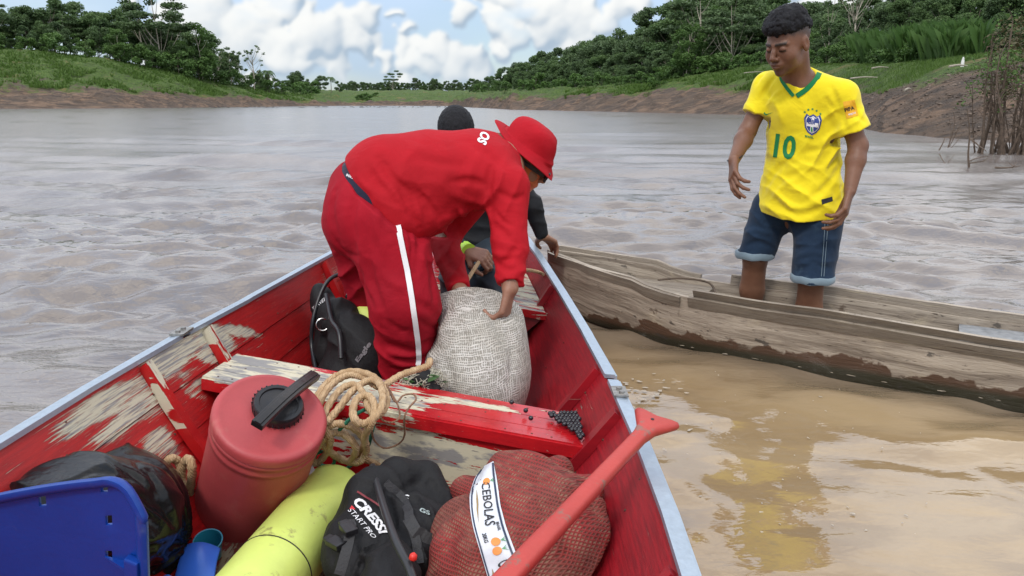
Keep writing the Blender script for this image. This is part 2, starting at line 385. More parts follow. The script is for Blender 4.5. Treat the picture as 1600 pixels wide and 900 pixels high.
# ------------------------------------------------------------------ materials
MATS = {}
def mat(name, col=(.5, .5, .5), rough=.6, metal=0, spec=.5, var=.0, vscale=8, bump=0, bscale=60, col2=None, sheen=0, sss=0, stretch=None, coat=0, detail=5):
    if name in MATS: return MATS[name]
    m = bpy.data.materials.new(name); m.use_nodes = True; t = m.node_tree; b = t.nodes['Principled BSDF']; L = t.links.new
    b.inputs['Roughness'].default_value = rough; b.inputs['Metallic'].default_value = metal; b.inputs['Specular IOR Level'].default_value = spec
    b.inputs['Sheen Weight'].default_value = sheen; b.inputs['Coat Weight'].default_value = coat
    if sss: b.inputs['Subsurface Weight'].default_value = sss; b.inputs['Subsurface Radius'].default_value = (.02, .008, .004); b.inputs['Subsurface Scale'].default_value = .4
    tc = t.nodes.new('ShaderNodeTexCoord'); vec = tc.outputs['Object']
    if stretch:
        mp = t.nodes.new('ShaderNodeMapping'); mp.inputs['Scale'].default_value = stretch; L(vec, mp.inputs[0]); vec = mp.outputs[0]
    if var or col2:
        n = t.nodes.new('ShaderNodeTexNoise'); n.inputs['Scale'].default_value = vscale; n.inputs['Detail'].default_value = detail; n.inputs['Roughness'].default_value = .6; L(vec, n.inputs['Vector'])
        r = t.nodes.new('ShaderNodeMapRange'); r.inputs[1].default_value = .3; r.inputs[2].default_value = .7; L(n.outputs[0], r.inputs[0])
        mx = t.nodes.new('ShaderNodeMixRGB'); c2 = col2 or tuple(c*(1-var) for c in col)
        mx.inputs[1].default_value = (*c2, 1); mx.inputs[2].default_value = (*(col if col2 else tuple(min(1, c*(1+var*.6)) for c in col)), 1)
        L(r.outputs[0], mx.inputs[0]); L(mx.outputs[0], b.inputs['Base Color'])
    else: b.inputs['Base Color'].default_value = (*col, 1)
    if bump:
        n2 = t.nodes.new('ShaderNodeTexNoise'); n2.inputs['Scale'].default_value = bscale; n2.inputs['Detail'].default_value = 4; L(vec, n2.inputs['Vector'])
        bp = t.nodes.new('ShaderNodeBump'); bp.inputs['Strength'].default_value = 1; bp.inputs['Distance'].default_value = bump; L(n2.outputs[0], bp.inputs['Height']); L(bp.outputs[0], b.inputs['Normal'])
    MATS[name] = m; return m
class G:
    """short-hand for building a node material"""
    def __init__(s, name, rough=.6):
        s.m = bpy.data.materials.new(name); s.m.use_nodes = True; s.t = s.m.node_tree; s.b = s.t.nodes['Principled BSDF']; s.b.inputs['Roughness'].default_value = rough
        s.tc = s.t.nodes.new('ShaderNodeTexCoord'); s.obj = s.tc.outputs['Object']; MATS[name] = s.m
        s.geo = s.t.nodes.new('ShaderNodeNewGeometry'); s.pos = s.geo.outputs['Position']
    def link(s, a, b): s.t.links.new(a, b)
    def n(s, t, **k):
        x = s.t.nodes.new(t)
        for a, v in k.items(): setattr(x, a, v)
        return x
    def _in(s, sock, v):
        if isinstance(v, (int, float)): sock.default_value = v
        elif isinstance(v, tuple): sock.default_value = v if len(v) == len(sock.default_value) else (*v, 1)
        else: s.link(v, sock)
    def map(s, vec, scale=(1, 1, 1), rot=(0, 0, 0), loc=(0, 0, 0)):
        x = s.n('ShaderNodeMapping'); x.inputs['Scale'].default_value = scale; x.inputs['Rotation'].default_value = rot; x.inputs['Location'].default_value = loc; s.link(vec, x.inputs[0]); return x.outputs[0]
    def noise(s, vec, scale=5, detail=5, rough=.55, dist=0):
        x = s.n('ShaderNodeTexNoise'); s.link(vec, x.inputs['Vector'])
        for k, v in (('Scale', scale), ('Detail', detail), ('Roughness', rough), ('Distortion', dist)): x.inputs[k].default_value = v
        return x.outputs[0]
    def wave(s, vec, scale=5, dist=0, dirn='X', detail=2, prof='SIN'):
        x = s.n('ShaderNodeTexWave', bands_direction=dirn, wave_profile=prof); s.link(vec, x.inputs['Vector']); x.inputs['Scale'].default_value = scale; x.inputs['Distortion'].default_value = dist; x.inputs['Detail'].default_value = detail; return x.outputs['Fac']
    def voro(s, vec, scale=5, feature='F1', out='Distance'):
        x = s.n('ShaderNodeTexVoronoi', feature=feature); s.link(vec, x.inputs['Vector']); x.inputs['Scale'].default_value = scale; return x.outputs[out]
    def ma(s, op, a, b=0, c=None, clamp=False):
        x = s.n('ShaderNodeMath', operation=op, use_clamp=clamp); s._in(x.inputs[0], a); s._in(x.inputs[1], b)
        if c is not None: s._in(x.inputs[2], c)
        return x.outputs[0]
    def ss(s, v, a, b, lo=0, hi=1):
        x = s.n('ShaderNodeMapRange', interpolation_type='SMOOTHSTEP'); s._in(x.inputs[0], v); s._in(x.inputs[1], a); s._in(x.inputs[2], b); s._in(x.inputs[3], lo); s._in(x.inputs[4], hi); return x.outputs[0]
    def mix(s, f, a, b, mode='MIX'):
        x = s.n('ShaderNodeMixRGB', blend_type=mode); s._in(x.inputs[0], f); s._in(x.inputs[1], a); s._in(x.inputs[2], b); return x.outputs[0]
    def attr(s, name):
        x = s.n('ShaderNodeAttribute', attribute_name=name); return x.outputs['Fac']
    def xyz(s, v):
        x = s.n('ShaderNodeSeparateXYZ'); s.link(v, x.inputs[0]); return x.outputs
    def bump(s, h, dist=.01, strength=1, prev=None):
        x = s.n('ShaderNodeBump'); s._in(x.inputs['Height'], h); x.inputs['Distance'].default_value = dist; x.inputs['Strength'].default_value = strength
        if prev: s.link(prev, x.inputs['Normal'])
        return x.outputs[0]
    def col(s, v): s._in(s.b.inputs['Base Color'], v)
    def set(s, k, v): s._in(s.b.inputs[k], v)
# ================================================================== WATER
g = G('muddy_water', .035)
g.set('IOR', 1.6); g.set('Specular IOR Level', .5)
px_ = g.xyz(g.pos)
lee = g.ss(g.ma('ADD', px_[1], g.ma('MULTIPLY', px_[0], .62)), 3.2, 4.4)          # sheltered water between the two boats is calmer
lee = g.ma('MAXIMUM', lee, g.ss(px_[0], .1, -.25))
dist = g.ma('ABSOLUTE', px_[1])
P4 = g.map(g.pos, (9, 22, 1), (0, 0, -.2)); P5 = g.map(g.pos, (24, 46, 1), (0, 0, .3))
def cn(vec, det, ro, di, amp): return g.ma('MULTIPLY', g.ma('SUBTRACT', g.noise(vec, 1, det, ro, di), .5), amp)
tiny = g.ma('ADD', cn(P4, 3, .5, .6, .0060), cn(P5, 2, .5, .4, .0020))
hh = g.ma('MULTIPLY', tiny, g.ma('MULTIPLY_ADD', lee, .72, .28))
g.set('Normal', g.bump(hh, 1.0, 1.0)); g.set('Roughness', g.attr('rough')); g.set('Specular IOR Level', .75); g.set('IOR', 1.6)
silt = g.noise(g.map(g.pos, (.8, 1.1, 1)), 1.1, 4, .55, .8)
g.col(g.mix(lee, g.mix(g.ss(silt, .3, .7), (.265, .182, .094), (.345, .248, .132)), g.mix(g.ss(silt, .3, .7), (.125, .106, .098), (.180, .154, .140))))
HOLES = []     # outlines of the hulls at the waterline, filled in by the boats
def inside(P, poly):
    x, y = P[:, 0], P[:, 1]; r = np.zeros(len(P), bool); n = len(poly)
    for i in range(n):
        x1, y1 = poly[i][:2]; x2, y2 = poly[(i+1) % n][:2]
        c = ((y1 > y) != (y2 > y)) & (x < (x2-x1)*(y-y1)/((y2-y1) if abs(y2-y1) > 1e-9 else 1e-9)+x1); r ^= c
    return r
def build_water():
    rr = [.45]
    while rr[-1] < 170: rr.append(rr[-1]+max(.012, rr[-1]**2/828*.95))
    rr = np.array(rr+list(np.geomspace(190, 6000, 16))); an = np.concatenate([np.linspace(-100, -40, 40, endpoint=False), np.linspace(-40, 40, 560, endpoint=False), np.linspace(40, 100, 40)])*math.pi/180
    R, T = np.meshgrid(rr, an, indexing='ij'); X = R*np.sin(T); Y = R*np.cos(T); dr = np.gradient(rr)[:, None]; r_ = np.random.default_rng(21)
    wx = X+.22*fbm(np.stack([X*.7, Y*.7, X*0], -1), 3); wy = Y+.20*fbm(np.stack([X*.6+9, Y*.9, X*0], -1), 3)
    gust = .62+.85*sstep(fbm(np.stack([X*.13+3, Y*.34, X*0], -1), 3), -.35, .4); gust2 = .45+1.1*sstep(fbm(np.stack([X*.5+3, Y*1.2, X*0+5], -1), 3), -.4, .4)
    lee = np.maximum(sstep(Y+.62*X, 3.2, 4.4), sstep(-X, -.10, .25)); calm = .20+.80*lee
    z = np.zeros_like(X); lost = np.zeros_like(X)
    for i in range(44):
        lam = .16*(1.07**i); th = .13+r_.normal(0, .34 if lam < 1 else .25); k = 2*math.pi/lam; s = .056*(1 if lam < .9 else .62)*(1.85 if lam < .5 else 1)*(.75 if lam < .2 else 1); ph = r_.uniform(0, 6.28)
        vis = sstep(lam/np.maximum(dr, .025*lam)/1.0, 1.6, 3.2)*sstep(lam/(R*.0026), 1.5, 4); m = (gust if i % 2 else gust2)*(calm if lam < .8 else .22+.78*lee)
        z += s/k*vis*m*np.sin(k*(wx*math.sin(th)+wy*math.cos(th))+ph); lost += (s*m*(1-vis))**2*.5
    z += .0095*(1-lee)*fbm(np.stack([X*2.6+.5*fbm(np.stack([X*3, Y*3, X*0+2], -1), 2), Y*4.4, X*0], -1), 3)
    rough = np.clip(.025+.85*np.sqrt(lost), .02, .22)
    V = np.stack([X, Y, z], -1).reshape(-1, 3); nc = len(an); nr = len(rr)
    i = np.arange(nr-1)[:, None]*nc+np.arange(nc-1)[None]; F = np.stack([i, i+1, i+nc+1, i+nc], -1).reshape(-1, 4)
    for poly in HOLES:
        c = V[F].mean(1); F = F[~inside(c, poly)]
    # the water behind the photographer: a coarse fan
    n = len(V); back = []
    bv = []
    for a in np.linspace(100, 260, 25):
        a = math.radians(a); bv.append((.45*math.sin(a), .45*math.cos(a), 0)); bv.append((6000*math.sin(a), 6000*math.cos(a), 0))
    V = np.concatenate([V, np.array(bv)]); rough = np.concatenate([rough.ravel(), np.full(len(bv), .1)]); F = np.concatenate([F, np.array([[n+2*k, n+2*k+2, n+2*k+3, n+2*k+1] for k in range(24)])])
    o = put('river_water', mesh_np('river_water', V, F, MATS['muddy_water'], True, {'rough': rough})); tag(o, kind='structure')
o = put('river_bed', mesh_np('river_bed', [(-6000, -6000, -2.2), (6000, -6000, -2.2), (6000, 6000, -2.2), (-6000, 6000, -2.2)], [[0, 1, 2, 3]], mat('bed_mud', (.16, .10, .06), .9, var=.3, vscale=.3))); tag(o, kind='structure')
# ================================================================== BANKS
# px: (shore depth, mud-top depth, mud-top height, crest depth, crest height, far depth, far height)
PROF = {-700: (60, 75, 4.2, 110, 11, 300, 15), -300: (110, 126, 4.4, 160, 13, 400, 17), 0: (137, 152, 4.3, 185, 13.4, 420, 17), 100: (142, 157, 4.0, 190, 12.9, 420, 16),
        200: (150, 163, 3.4, 200, 11.6, 420, 15), 300: (170, 183, 3.0, 212, 8.6, 420, 13), 400: (200, 212, 2.5, 240, 5.4, 420, 9), 470: (226, 236, 1.7, 280, 4.0, 430, 8),
        540: (256, 264, 1.25, 340, 4.6, 440, 7.6), 640: (262, 270, 1.2, 340, 4.8, 440, 7.9), 705: (240, 250, 1.3, 330, 4.6, 440, 7.6), 740: (171, 186, 1.9, 290, 4.3, 440, 8),
        800: (120, 132, 2.1, 185, 3.6, 440, 11), 900: (103, 114, 2.1, 132, 3.2, 420, 12), 1000: (86, 98, 2.1, 112, 3.6, 400, 13), 1100: (76, 88, 2.9, 104, 4.6, 400, 14),
        1160: (71, 82, 3.1, 96, 5.2, 400, 15), 1260: (44, 56, 2.0, 74, 4.6, 300, 13), 1370: (28.5, 38, 1.6, 52, 3.5, 250, 12), 1450: (25, 34, 2.3, 42, 3.3, 250, 11),
        1540: (22.5, 31, 2.5, 36, 3.3, 250, 11), 1640: (20, 28, 2.6, 34, 3.4, 250, 11), 2000: (15, 22, 2.6, 28, 3.4, 250, 10), 2700: (12, 18, 2.6, 24, 3.4, 200, 9)}
_pk = sorted(PROF); _pv = np.array([PROF[k] for k in _pk], float)
def prof(px):
    px = np.asarray(px, float); return np.stack([np.interp(px, _pk, _pv[:, i]) for i in range(7)], -1)
def ground(px, Y):
    """height of the bank at photo column px and depth Y (smooth part)"""
    p = prof(px); r0, r1, z1, r2, z2, r3, z3 = [p[..., i] for i in range(7)]; Y = np.asarray(Y, float)
    z = np.where(Y < r0, -(r0-Y)*.3, np.where(Y < r1, z1*((Y-r0)/(r1-r0))**.9 if np.all(Y >= r0) else z1*(np.clip((Y-r0)/(r1-r0), 0, 1))**.9,
        np.where(Y < r2, z1+(z2-z1)*sstep((Y-r1)/(r2-r1), -.25, 1.0)*1.0, z2+(z3-z2)*np.clip((Y-r2)/(r3-r2), 0, 1))))
    b0 = sstep(0.0, -.25, 1.0)
    # remove the jump the smooth step leaves at the mud top
    z = np.where((Y >= r1) & (Y < r2), z1+(z2-z1)*(sstep((Y-r1)/(r2-r1), -.25, 1.0)-b0)/(1-b0), z)
    return z
def relief(X, Y, z, amp):
    P = np.stack([X, Y, z*0], -1)
    return amp*(fbm(P/6.0, 4, .55)*.55+fbm(P/1.3, 3, .6)*.30+np.abs(fbm(P/np.array([3.5, 1.4, 1]), 3, .6))*.35)
g = G('bank_soil', .9)
zz = g.xyz(g.pos)[2]; d0 = g.attr('up')      # up: 0 at the water, 1 at the mud top, 2 at the crest
nz = g.noise(g.map(g.pos, (1, 1, 1)), .22, 7, .62); nf = g.noise(g.pos, 2.6, 6, .7); nb = g.noise(g.map(g.pos, (.25, 1, 3)), .8, 6, .65, .6)
edge = g.ma('ADD', g.ma('ADD', d0, g.ma('MULTIPLY', g.ma('SUBTRACT', nz, .5), 1.9)), g.ma('MULTIPLY', g.ma('SUBTRACT', nf, .5), .55))
mud = g.mix(g.ss(nb, .36, .64), (.078, .058, .046), (.215, .145, .100)); mud = g.mix(g.ss(nz, .55, .45), mud, g.mix(.5, mud, (.07, .06, .052))); mud = g.mix(g.ss(nf, .64, .72), mud, (.27, .22, .17))
mud = g.mix(g.ss(nf, .44, .30), mud, (.05, .034, .022))
grs = g.mix(g.ss(nf, .3, .7), (.040, .080, .018), (.105, .160, .036)); grs = g.mix(g.ss(nb, .50, .66), grs, (.045, .060, .022)); grs = g.mix(g.ss(nz, .56, .70), grs, (.16, .135, .055))
cover_ = g.ss(edge, .84, 1.10)
g.col(g.mix(cover_, mud, grs)); g.set('Normal', g.bump(g.ma('ADD', nf, g.ma('MULTIPLY', nb, 1.0)), .30, 1)); g.set('Specular IOR Level', .25)
SOIL = MATS['bank_soil']
def bank(name, pa, pb, n):
    px = np.linspace(pa, pb, n); p = prof(px)
    s = np.concatenate([np.linspace(-.6, 0, 5, endpoint=False), np.linspace(0, 1, 26, endpoint=False), np.linspace(1, 2, 30, endpoint=False), np.linspace(2, 3, 14)**1.0])
    D = np.zeros((n, len(s)))
    for j, t in enumerate(s):
        if t < 0: D[:, j] = p[:, 0]+t*10
        elif t < 1: D[:, j] = p[:, 0]+(p[:, 1]-p[:, 0])*t
        elif t < 2: D[:, j] = p[:, 1]+(p[:, 3]-p[:, 1])*(t-1)
        else: D[:, j] = p[:, 3]+(p[:, 5]-p[:, 3])*(t-2)**1.6
    PX = np.repeat(px[:, None], len(s), 1); X = (PX-800)/F_PX*D; z = ground(PX, D)
    scale = np.clip(p[:, 0:1]/70, .35, 1.6); up = np.repeat(s[None], n, 0)
    z = z+relief(X, D, z, 1.15*scale*np.clip(np.minimum(up*2+.08, 1.0), .0, 1))*np.where(up < 0, 0, 1)
    k = D/D  # shoreline wobble
    D = D+fbm(np.stack([X/9, D*0, D*0], -1), 3)*scale*1.6*np.clip(1-np.abs(up), 0, 1)
    V = np.stack([X, D, z], -1).reshape(-1, 3); m = len(s); i = np.arange(n-1)[:, None]*m+np.arange(m-1)[None]
    F = np.stack([i, i+m, i+m+1, i+1], -1).reshape(-1, 4)
    o = put(name, mesh_np(name, V, F, SOIL, True, {'up': up.ravel()})); tag(o, kind='structure')
bank('left_bank', -700, 500, 420); bank('far_bank', 500, 725, 120); bank('right_bank', 725, 2700, 620)
# ================================================================== TREES
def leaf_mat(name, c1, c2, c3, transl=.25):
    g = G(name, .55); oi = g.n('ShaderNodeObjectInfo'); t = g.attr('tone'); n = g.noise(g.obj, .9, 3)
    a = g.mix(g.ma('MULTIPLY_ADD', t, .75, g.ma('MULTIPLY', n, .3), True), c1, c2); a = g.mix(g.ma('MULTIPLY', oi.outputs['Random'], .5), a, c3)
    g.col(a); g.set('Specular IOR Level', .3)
    if transl:
        tr = g.n('ShaderNodeBsdfTranslucent'); g.link(a, tr.inputs[0]); mx = g.n('ShaderNodeMixShader'); mx.inputs[0].default_value = transl
        out = [x for x in g.t.nodes if x.type == 'OUTPUT_MATERIAL'][0]; g.link(g.b.outputs[0], mx.inputs[1]); g.link(tr.outputs[0], mx.inputs[2]); g.link(mx.outputs[0], out.inputs[0])
    return g.m
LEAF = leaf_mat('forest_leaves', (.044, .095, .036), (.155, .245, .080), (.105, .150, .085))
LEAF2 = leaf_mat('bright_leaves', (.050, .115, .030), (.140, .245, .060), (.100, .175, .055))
BARK = mat('bark', (.17, .145, .115), .9, var=.45, vscale=3, bump=.03, bscale=9)
PALEBARK = mat('pale_bark', (.42, .38, .31), .85, var=.35, vscale=2)
DRYBARK = mat('dry_bark', (.13, .095, .07), .9, var=.5, vscale=14, bump=.01, bscale=40)
def leaves_np(centers, radii, count, size, flat=1.0, seed=0):
    r = np.random.default_rng(seed); V = []; T = []
    for c, rad in zip(centers, radii):
        rad = np.asarray(rad, float); n = int(count*max(.5, rad[0]*rad[0]))
        d = r.normal(size=(n, 3)); d /= np.linalg.norm(d, axis=1)[:, None]; q = d*(r.random((n, 1))**.45)*rad
        q[:, 2] *= flat; P = np.array(c)+q
        u = r.normal(size=(n, 3)); u[:, 2] *= .45; u /= np.linalg.norm(u, axis=1)[:, None]
        w = r.normal(size=(n, 3)); w -= u*(w*u).sum(1)[:, None]; w /= np.linalg.norm(w, axis=1)[:, None]
        s = size*(.6+.8*r.random((n, 1))); base = r.random()*.45
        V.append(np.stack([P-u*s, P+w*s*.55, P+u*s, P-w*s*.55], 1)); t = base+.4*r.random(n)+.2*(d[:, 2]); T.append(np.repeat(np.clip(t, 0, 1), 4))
    V = np.concatenate(V).reshape(-1, 3); return V, np.arange(len(V)).reshape(-1, 4), np.concatenate(T)
def tree_kind(name, h, crown_w, crown_z0, nclump, leaf, count, flat, seed, leafmat=LEAF, bark=BARK, trunk_r=.16, lean=.1, layered=False, limbs=7):
    r = random.Random(seed); mb = MB(); top = Vector((r.uniform(-lean, lean)*h, r.uniform(-lean, lean)*h, h*.86))
    mid = Vector((top.x*.3+r.uniform(-.05, .05)*h, top.y*.3, h*.42)); T = catmull([(0, 0, -.6), (0, 0, 0), mid, top], 5)
    mb.tube(T, [trunk_r*(1.25-1.05*i/(len(T)-1)) for i in range(len(T))], 7); cs = []; rs = []
    for k in range(nclump):
        a = k*2.399+r.random(); zt = r.random(); z = h*(crown_z0+(1-crown_z0)*(zt**.8)); w = crown_w*(math.sqrt(max(.05, 1-((zt-.35)/.72)**2)))
        if layered: z = h*(crown_z0+(1-crown_z0)*(int(zt*3.99)/3.6))
        d = w*(.35+.65*math.sqrt(r.random())); c = Vector((math.cos(a)*d+top.x*zt, math.sin(a)*d+top.y*zt, z)); cs.append(c)
        q = crown_w*r.uniform(.26, .44); rs.append((q, q, q*flat*r.uniform(.8, 1.1)))
        if k < limbs:
            s0 = T[min(len(T)-1, int(len(T)*(.35+.5*zt)))]; m = s0.lerp(c, .5)+Vector((0, 0, -.04*h)); mb.tube(catmull([s0, m, c], 4), [trunk_r*.42*(1-.75*i/8) for i in range(9)], 5)
    V, F, t = leaves_np(cs, rs, count, leaf, 1.0, seed)
    return (name, mb.mesh('trunk', bark, True), mesh_np('crown', V, F, leafmat, False, {'tone': t}))
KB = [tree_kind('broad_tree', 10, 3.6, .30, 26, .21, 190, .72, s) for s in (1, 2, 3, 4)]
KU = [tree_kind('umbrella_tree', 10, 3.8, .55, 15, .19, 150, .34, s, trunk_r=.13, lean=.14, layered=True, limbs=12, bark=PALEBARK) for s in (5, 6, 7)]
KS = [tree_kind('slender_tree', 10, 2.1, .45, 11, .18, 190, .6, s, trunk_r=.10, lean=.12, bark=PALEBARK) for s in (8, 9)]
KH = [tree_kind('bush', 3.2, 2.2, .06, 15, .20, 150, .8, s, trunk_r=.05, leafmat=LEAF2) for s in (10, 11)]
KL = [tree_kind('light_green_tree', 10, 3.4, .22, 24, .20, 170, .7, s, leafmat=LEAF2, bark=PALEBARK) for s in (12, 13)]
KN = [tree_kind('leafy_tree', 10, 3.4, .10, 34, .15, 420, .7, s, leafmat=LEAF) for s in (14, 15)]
def palm_kind(seed):
    r = random.Random(seed); mb = MB(); mb.tube([(0, 0, -.5), (.1, 0, 3), (.05, 0, 7)], [.18, .14, .12], 7); V = []; F = []
    for k in range(18):
        a = k*2.399; up = r.uniform(.1, .9); P = [Vector((.05, 0, 7))+Vector((math.cos(a)*t*2.6, math.sin(a)*t*2.6, up*2.2*t-2.6*t*t)) for t in (0, .2, .4, .6, .8, 1)]
        side = Vector((-math.sin(a), math.cos(a), 0))
        for i in range(5):
            for sg in (-1, 1):
                for j in range(3):
                    p = P[i].lerp(P[i+1], j/3); q = P[i].lerp(P[i+1], (j+1)/3-.06); n = len(V); o = side*sg*.55*(1-i*.12)+Vector((0, 0, -.30)); V += [p, q, q+o+(q-p)*.5, p+o+(q-p)*.7]; F.append((n, n+1, n+2, n+3))
    return ('palm_tree', mb.mesh('trunk', BARK, True), mesh_np('crown', np.array([tuple(v) for v in V]), np.array(F), LEAF, False, {'tone': np.full(len(V), .35)}))
KF = [tree_kind('forest_tree', 10, 3.7, .02, 40, .21, 180, .85, s) for s in (21, 22, 23)]
KP = [palm_kind(1)]
def bare_kind(seed):
    r = random.Random(seed); mb = MB(); mb.tube([(0, 0, -.5), (.1, .1, 3), (0, .2, 6.5)], [.16, .11, .06], 6); cs = []; rs = []
    for k in range(16):
        a = k*2.4; z = 2.6+3.6*r.random(); w = r.uniform(.8, 2.2); P = [(0, .1, z), (math.cos(a)*w*.5, math.sin(a)*w*.5, z+.9), (math.cos(a)*w, math.sin(a)*w, z+2.4)]; mb.tube(catmull(P, 3), [.05-.006*i for i in range(7)], 4)
        cs.append(P[2]); rs.append((.34, .34, .26))
    V, F, t = leaves_np(cs, rs, 30, .2, 1, seed); return ('sparse_tree', mb.mesh('trunk', PALEBARK, True), mesh_np('crown', V, F, LEAF, False, {'tone': t}))
KX = [bare_kind(3)]
def plant(kind, px, Y, s, label, group=None, sink=.0, cat=None, sz=None, rz=None):
    z = float(ground(np.array([px]), np.array([Y]))[0]); nm, tm, cm = kind
    t = thing(nm, label, cat or ('bush' if nm == 'bush' else 'tree'), ((px-800)/F_PX*Y, Y, z-sink), group)
    t.rotation_euler.z = random.uniform(0, 6.28) if rz is None else rz; t.scale = (s, s, sz or s)
    for n_, m_ in (('trunk', tm), ('crown', cm)):
        o = bpy.data.objects.new(n_, m_); C.objects.link(o); o.parent = t
    return t
def yv(px, Y, py):   # height at that depth seen at pixel row py
    return CAM_H+(160-py)*Y/F_PX
R_ = random.Random(5)
LOOK = {'broad_tree': 'broad dark', 'umbrella_tree': 'flat-crowned', 'slender_tree': 'slender', 'forest_tree': 'full-leaved', 'light_green_tree': 'light green', 'leafy_tree': 'large-leaved', 'bush': 'low', 'sparse_tree': 'sparse'}
ROWS = {'l': ('low front', 'mid-height', 'skyline'), 'r': ('low front', 'second-row', 'upper', 'skyline'), 't': ('low', 'mid-height', 'tall')}
def spot(px, marks):
    for lim, txt in marks:
        if px < lim: return txt
    return marks[-1][1]
ML = [(-150, 'far outside the left edge'), (-40, 'just outside the left edge'), (30, 'at the left edge'), (75, 'near the left edge'), (120, 'above the brown slip on the left hill'), (165, 'left of the pale stem in the left wood'), (210, 'beside the yellow-green tree of the left wood'), (250, 'under the tallest tree of the left wood'), (290, 'right of the tallest tree of the left wood'), (330, 'by the white-branched tree of the left wood'), (365, 'on the falling right shoulder of the left wood'), (9999, 'at the right tip of the left wood')]
MR = [(765, 'at the far left end of the right forest'), (795, 'beyond the left of the red hat'), (830, 'straight above the red hat'), (870, 'right of the red hat'), (915, 'above the canoe bow'), (960, 'on the even slope of the right forest'), (1000, 'just left of the gap of sky'), (1035, 'beside the gap of sky'), (1075, 'at the left shoulder of the tall trees'), (1110, 'by the white-branched tree on the right bank'), (1150, 'by the forked white trunk on the right bank'), (1190, 'left of the yellow-shirted man'), (1240, 'behind the yellow-shirted man'), (9999, 'just right of the yellow-shirted man')]
MT = [(1280, 'right behind the yellow-shirted man'), (1330, 'by the bare pole-like tree'), (1390, 'above the reeds at their left end'), (1450, 'above the middle of the reeds'), (1510, 'above the right end of the reeds'), (1570, 'behind the dry bush'), (1640, 'at the right edge'), (9999, 'outside the right edge')]
# left forest: skyline rows of the photograph
def sky_l(px): return np.interp(px, [-400, 0, 40, 90, 150, 200, 260, 300, 340, 380, 410, 430], [0, 12, 22, 6, 12, 20, 22, 42, 55, 85, 105, 122])
lab_l = 'tall dark rainforest tree in the dense wood on the left hill'
for k in range(104):
    px = -330+k*7.2+R_.uniform(-5, 5); row = k % 3; Y = float(prof([px])[0, 3])*(1.0+.05*row)+R_.uniform(0, 6); z0 = float(ground(np.array([px]), np.array([Y]))[0])
    top = yv(px, Y, sky_l(px)+R_.uniform(0, 26)+(14 if row == 0 else 0)); s = max(.35, (top-z0)/10.6)
    kd = (R_.choice(KF+KF+KB+KL), R_.choice(KB+KF+KU), R_.choice(KU+KB+KS))[row]
    if row == 0: s *= R_.uniform(.55, .95)
    plant(kd, px, Y, s, LOOK[kd[0]]+' '+ROWS['l'][row]+' tree '+spot(px, ML), 'trees of the wood on the left hill', .3)
for px, Y, s, k in ((-40, 176, .9, 0), (30, 182, 1.0, 1), (75, 186, .8, 0), (120, 188, 1.2, 1), (165, 192, 1.0, 0), (205, 195, .9, 1), (232, 198, 1.3, 0), (262, 203, 1.2, 1), (300, 208, 1.4, 0), (330, 213, 1.3, 1), (352, 219, 1.2, 0), (376, 226, 1.1, 1), (398, 232, 1.0, 0), (-90, 170, 1, 0), (430, 244, .9, 1), (452, 252, .9, 0), (480, 270, 1.1, 1), (497, 285, 1.2, 0)):
    plant(KH[k], px, Y, s*1.25, 'low bush '+spot(px, ML), 'bushes at the foot of the left wood')
for px, Y, pt, kd, lb in ((213, 196, 55, KL[0], 'yellow-green tree with a pale stem in front of the left wood'), (275, 212, 0, KU[1], 'tallest tree, its thin crown cut by the top edge above the left wood'), (255, 214, 0, KS[0], 'slender bare-stemmed tall tree beside the tallest one in the left wood'),
        (334, 216, 50, KL[1], 'light green tree with branching white trunk at the right end of the left wood'), (360, 226, 76, KX[0], 'small tree with leaning pale trunk at the right tip of the left wood'), (378, 230, 80, KS[1], 'thin white-stemmed tree near the right tip of the left wood'), (392, 234, 88, KS[0], 'last thin pale-stemmed tree at the end of the left wood'),
        (20, 186, 2, KU[0], 'spreading flat-crowned tree at the far left edge of the wood')):
    z0 = float(ground(np.array([px]), np.array([Y]))[0]); s = (yv(px, Y, pt)-z0)/10.0; plant(kd, px, Y, s, lb)
plant(KX[0], 411, 238, 1.75, 'bare thin tree with sparse leaves standing alone right of the left wood', sz=1.5)
plant(KP[0], 433, 246, .95, 'small palm tree beyond the bare tree at the left point')
plant(KP[0], 527, 345, 1.0, 'round-headed palm among the far trees at the river bend')
for px, Y, s in ((418, 250, .55), (424, 255, .6), (443, 262, .5), (458, 275, .5), (470, 300, .75), (478, 310, .9), (490, 320, .6), (503, 330, .55), (512, 345, .8), (540, 350, .6)):
    plant(R_.choice(KF+KB), px, Y, s*.95, 'tree in the sparse row between the left wood and the river bend', 'trees between the left wood and the bend', .4)
# far trees across the bend
for k in range(46):
    px = 545+k*4.6+R_.uniform(-2, 2); Y = 445+R_.uniform(0, 60)+(30 if k % 2 else 0); h = R_.choice([4.2, 5.2, 6.2, 5.0, 7.5 if k % 7 == 3 else 4.5])
    plant(R_.choice(KF+KF+KB), px, Y, h/10*1.15, 'distant low tree behind the green field at the river bend', 'distant trees across the river bend', .5)
plant(KU[2], 620, 440, 1.25, 'tallest of the distant trees, with a wispy crown, at the river bend', sink=1)
for px, Y, s in ((570, 275, .9), (577, 278, 1.0), (584, 274, .8), (594, 300, .7)):
    plant(KH[1], px, Y, s*.95, 'low bush on the green field near the waterline at the river bend', 'bushes on the field at the bend', sz=s*.8)
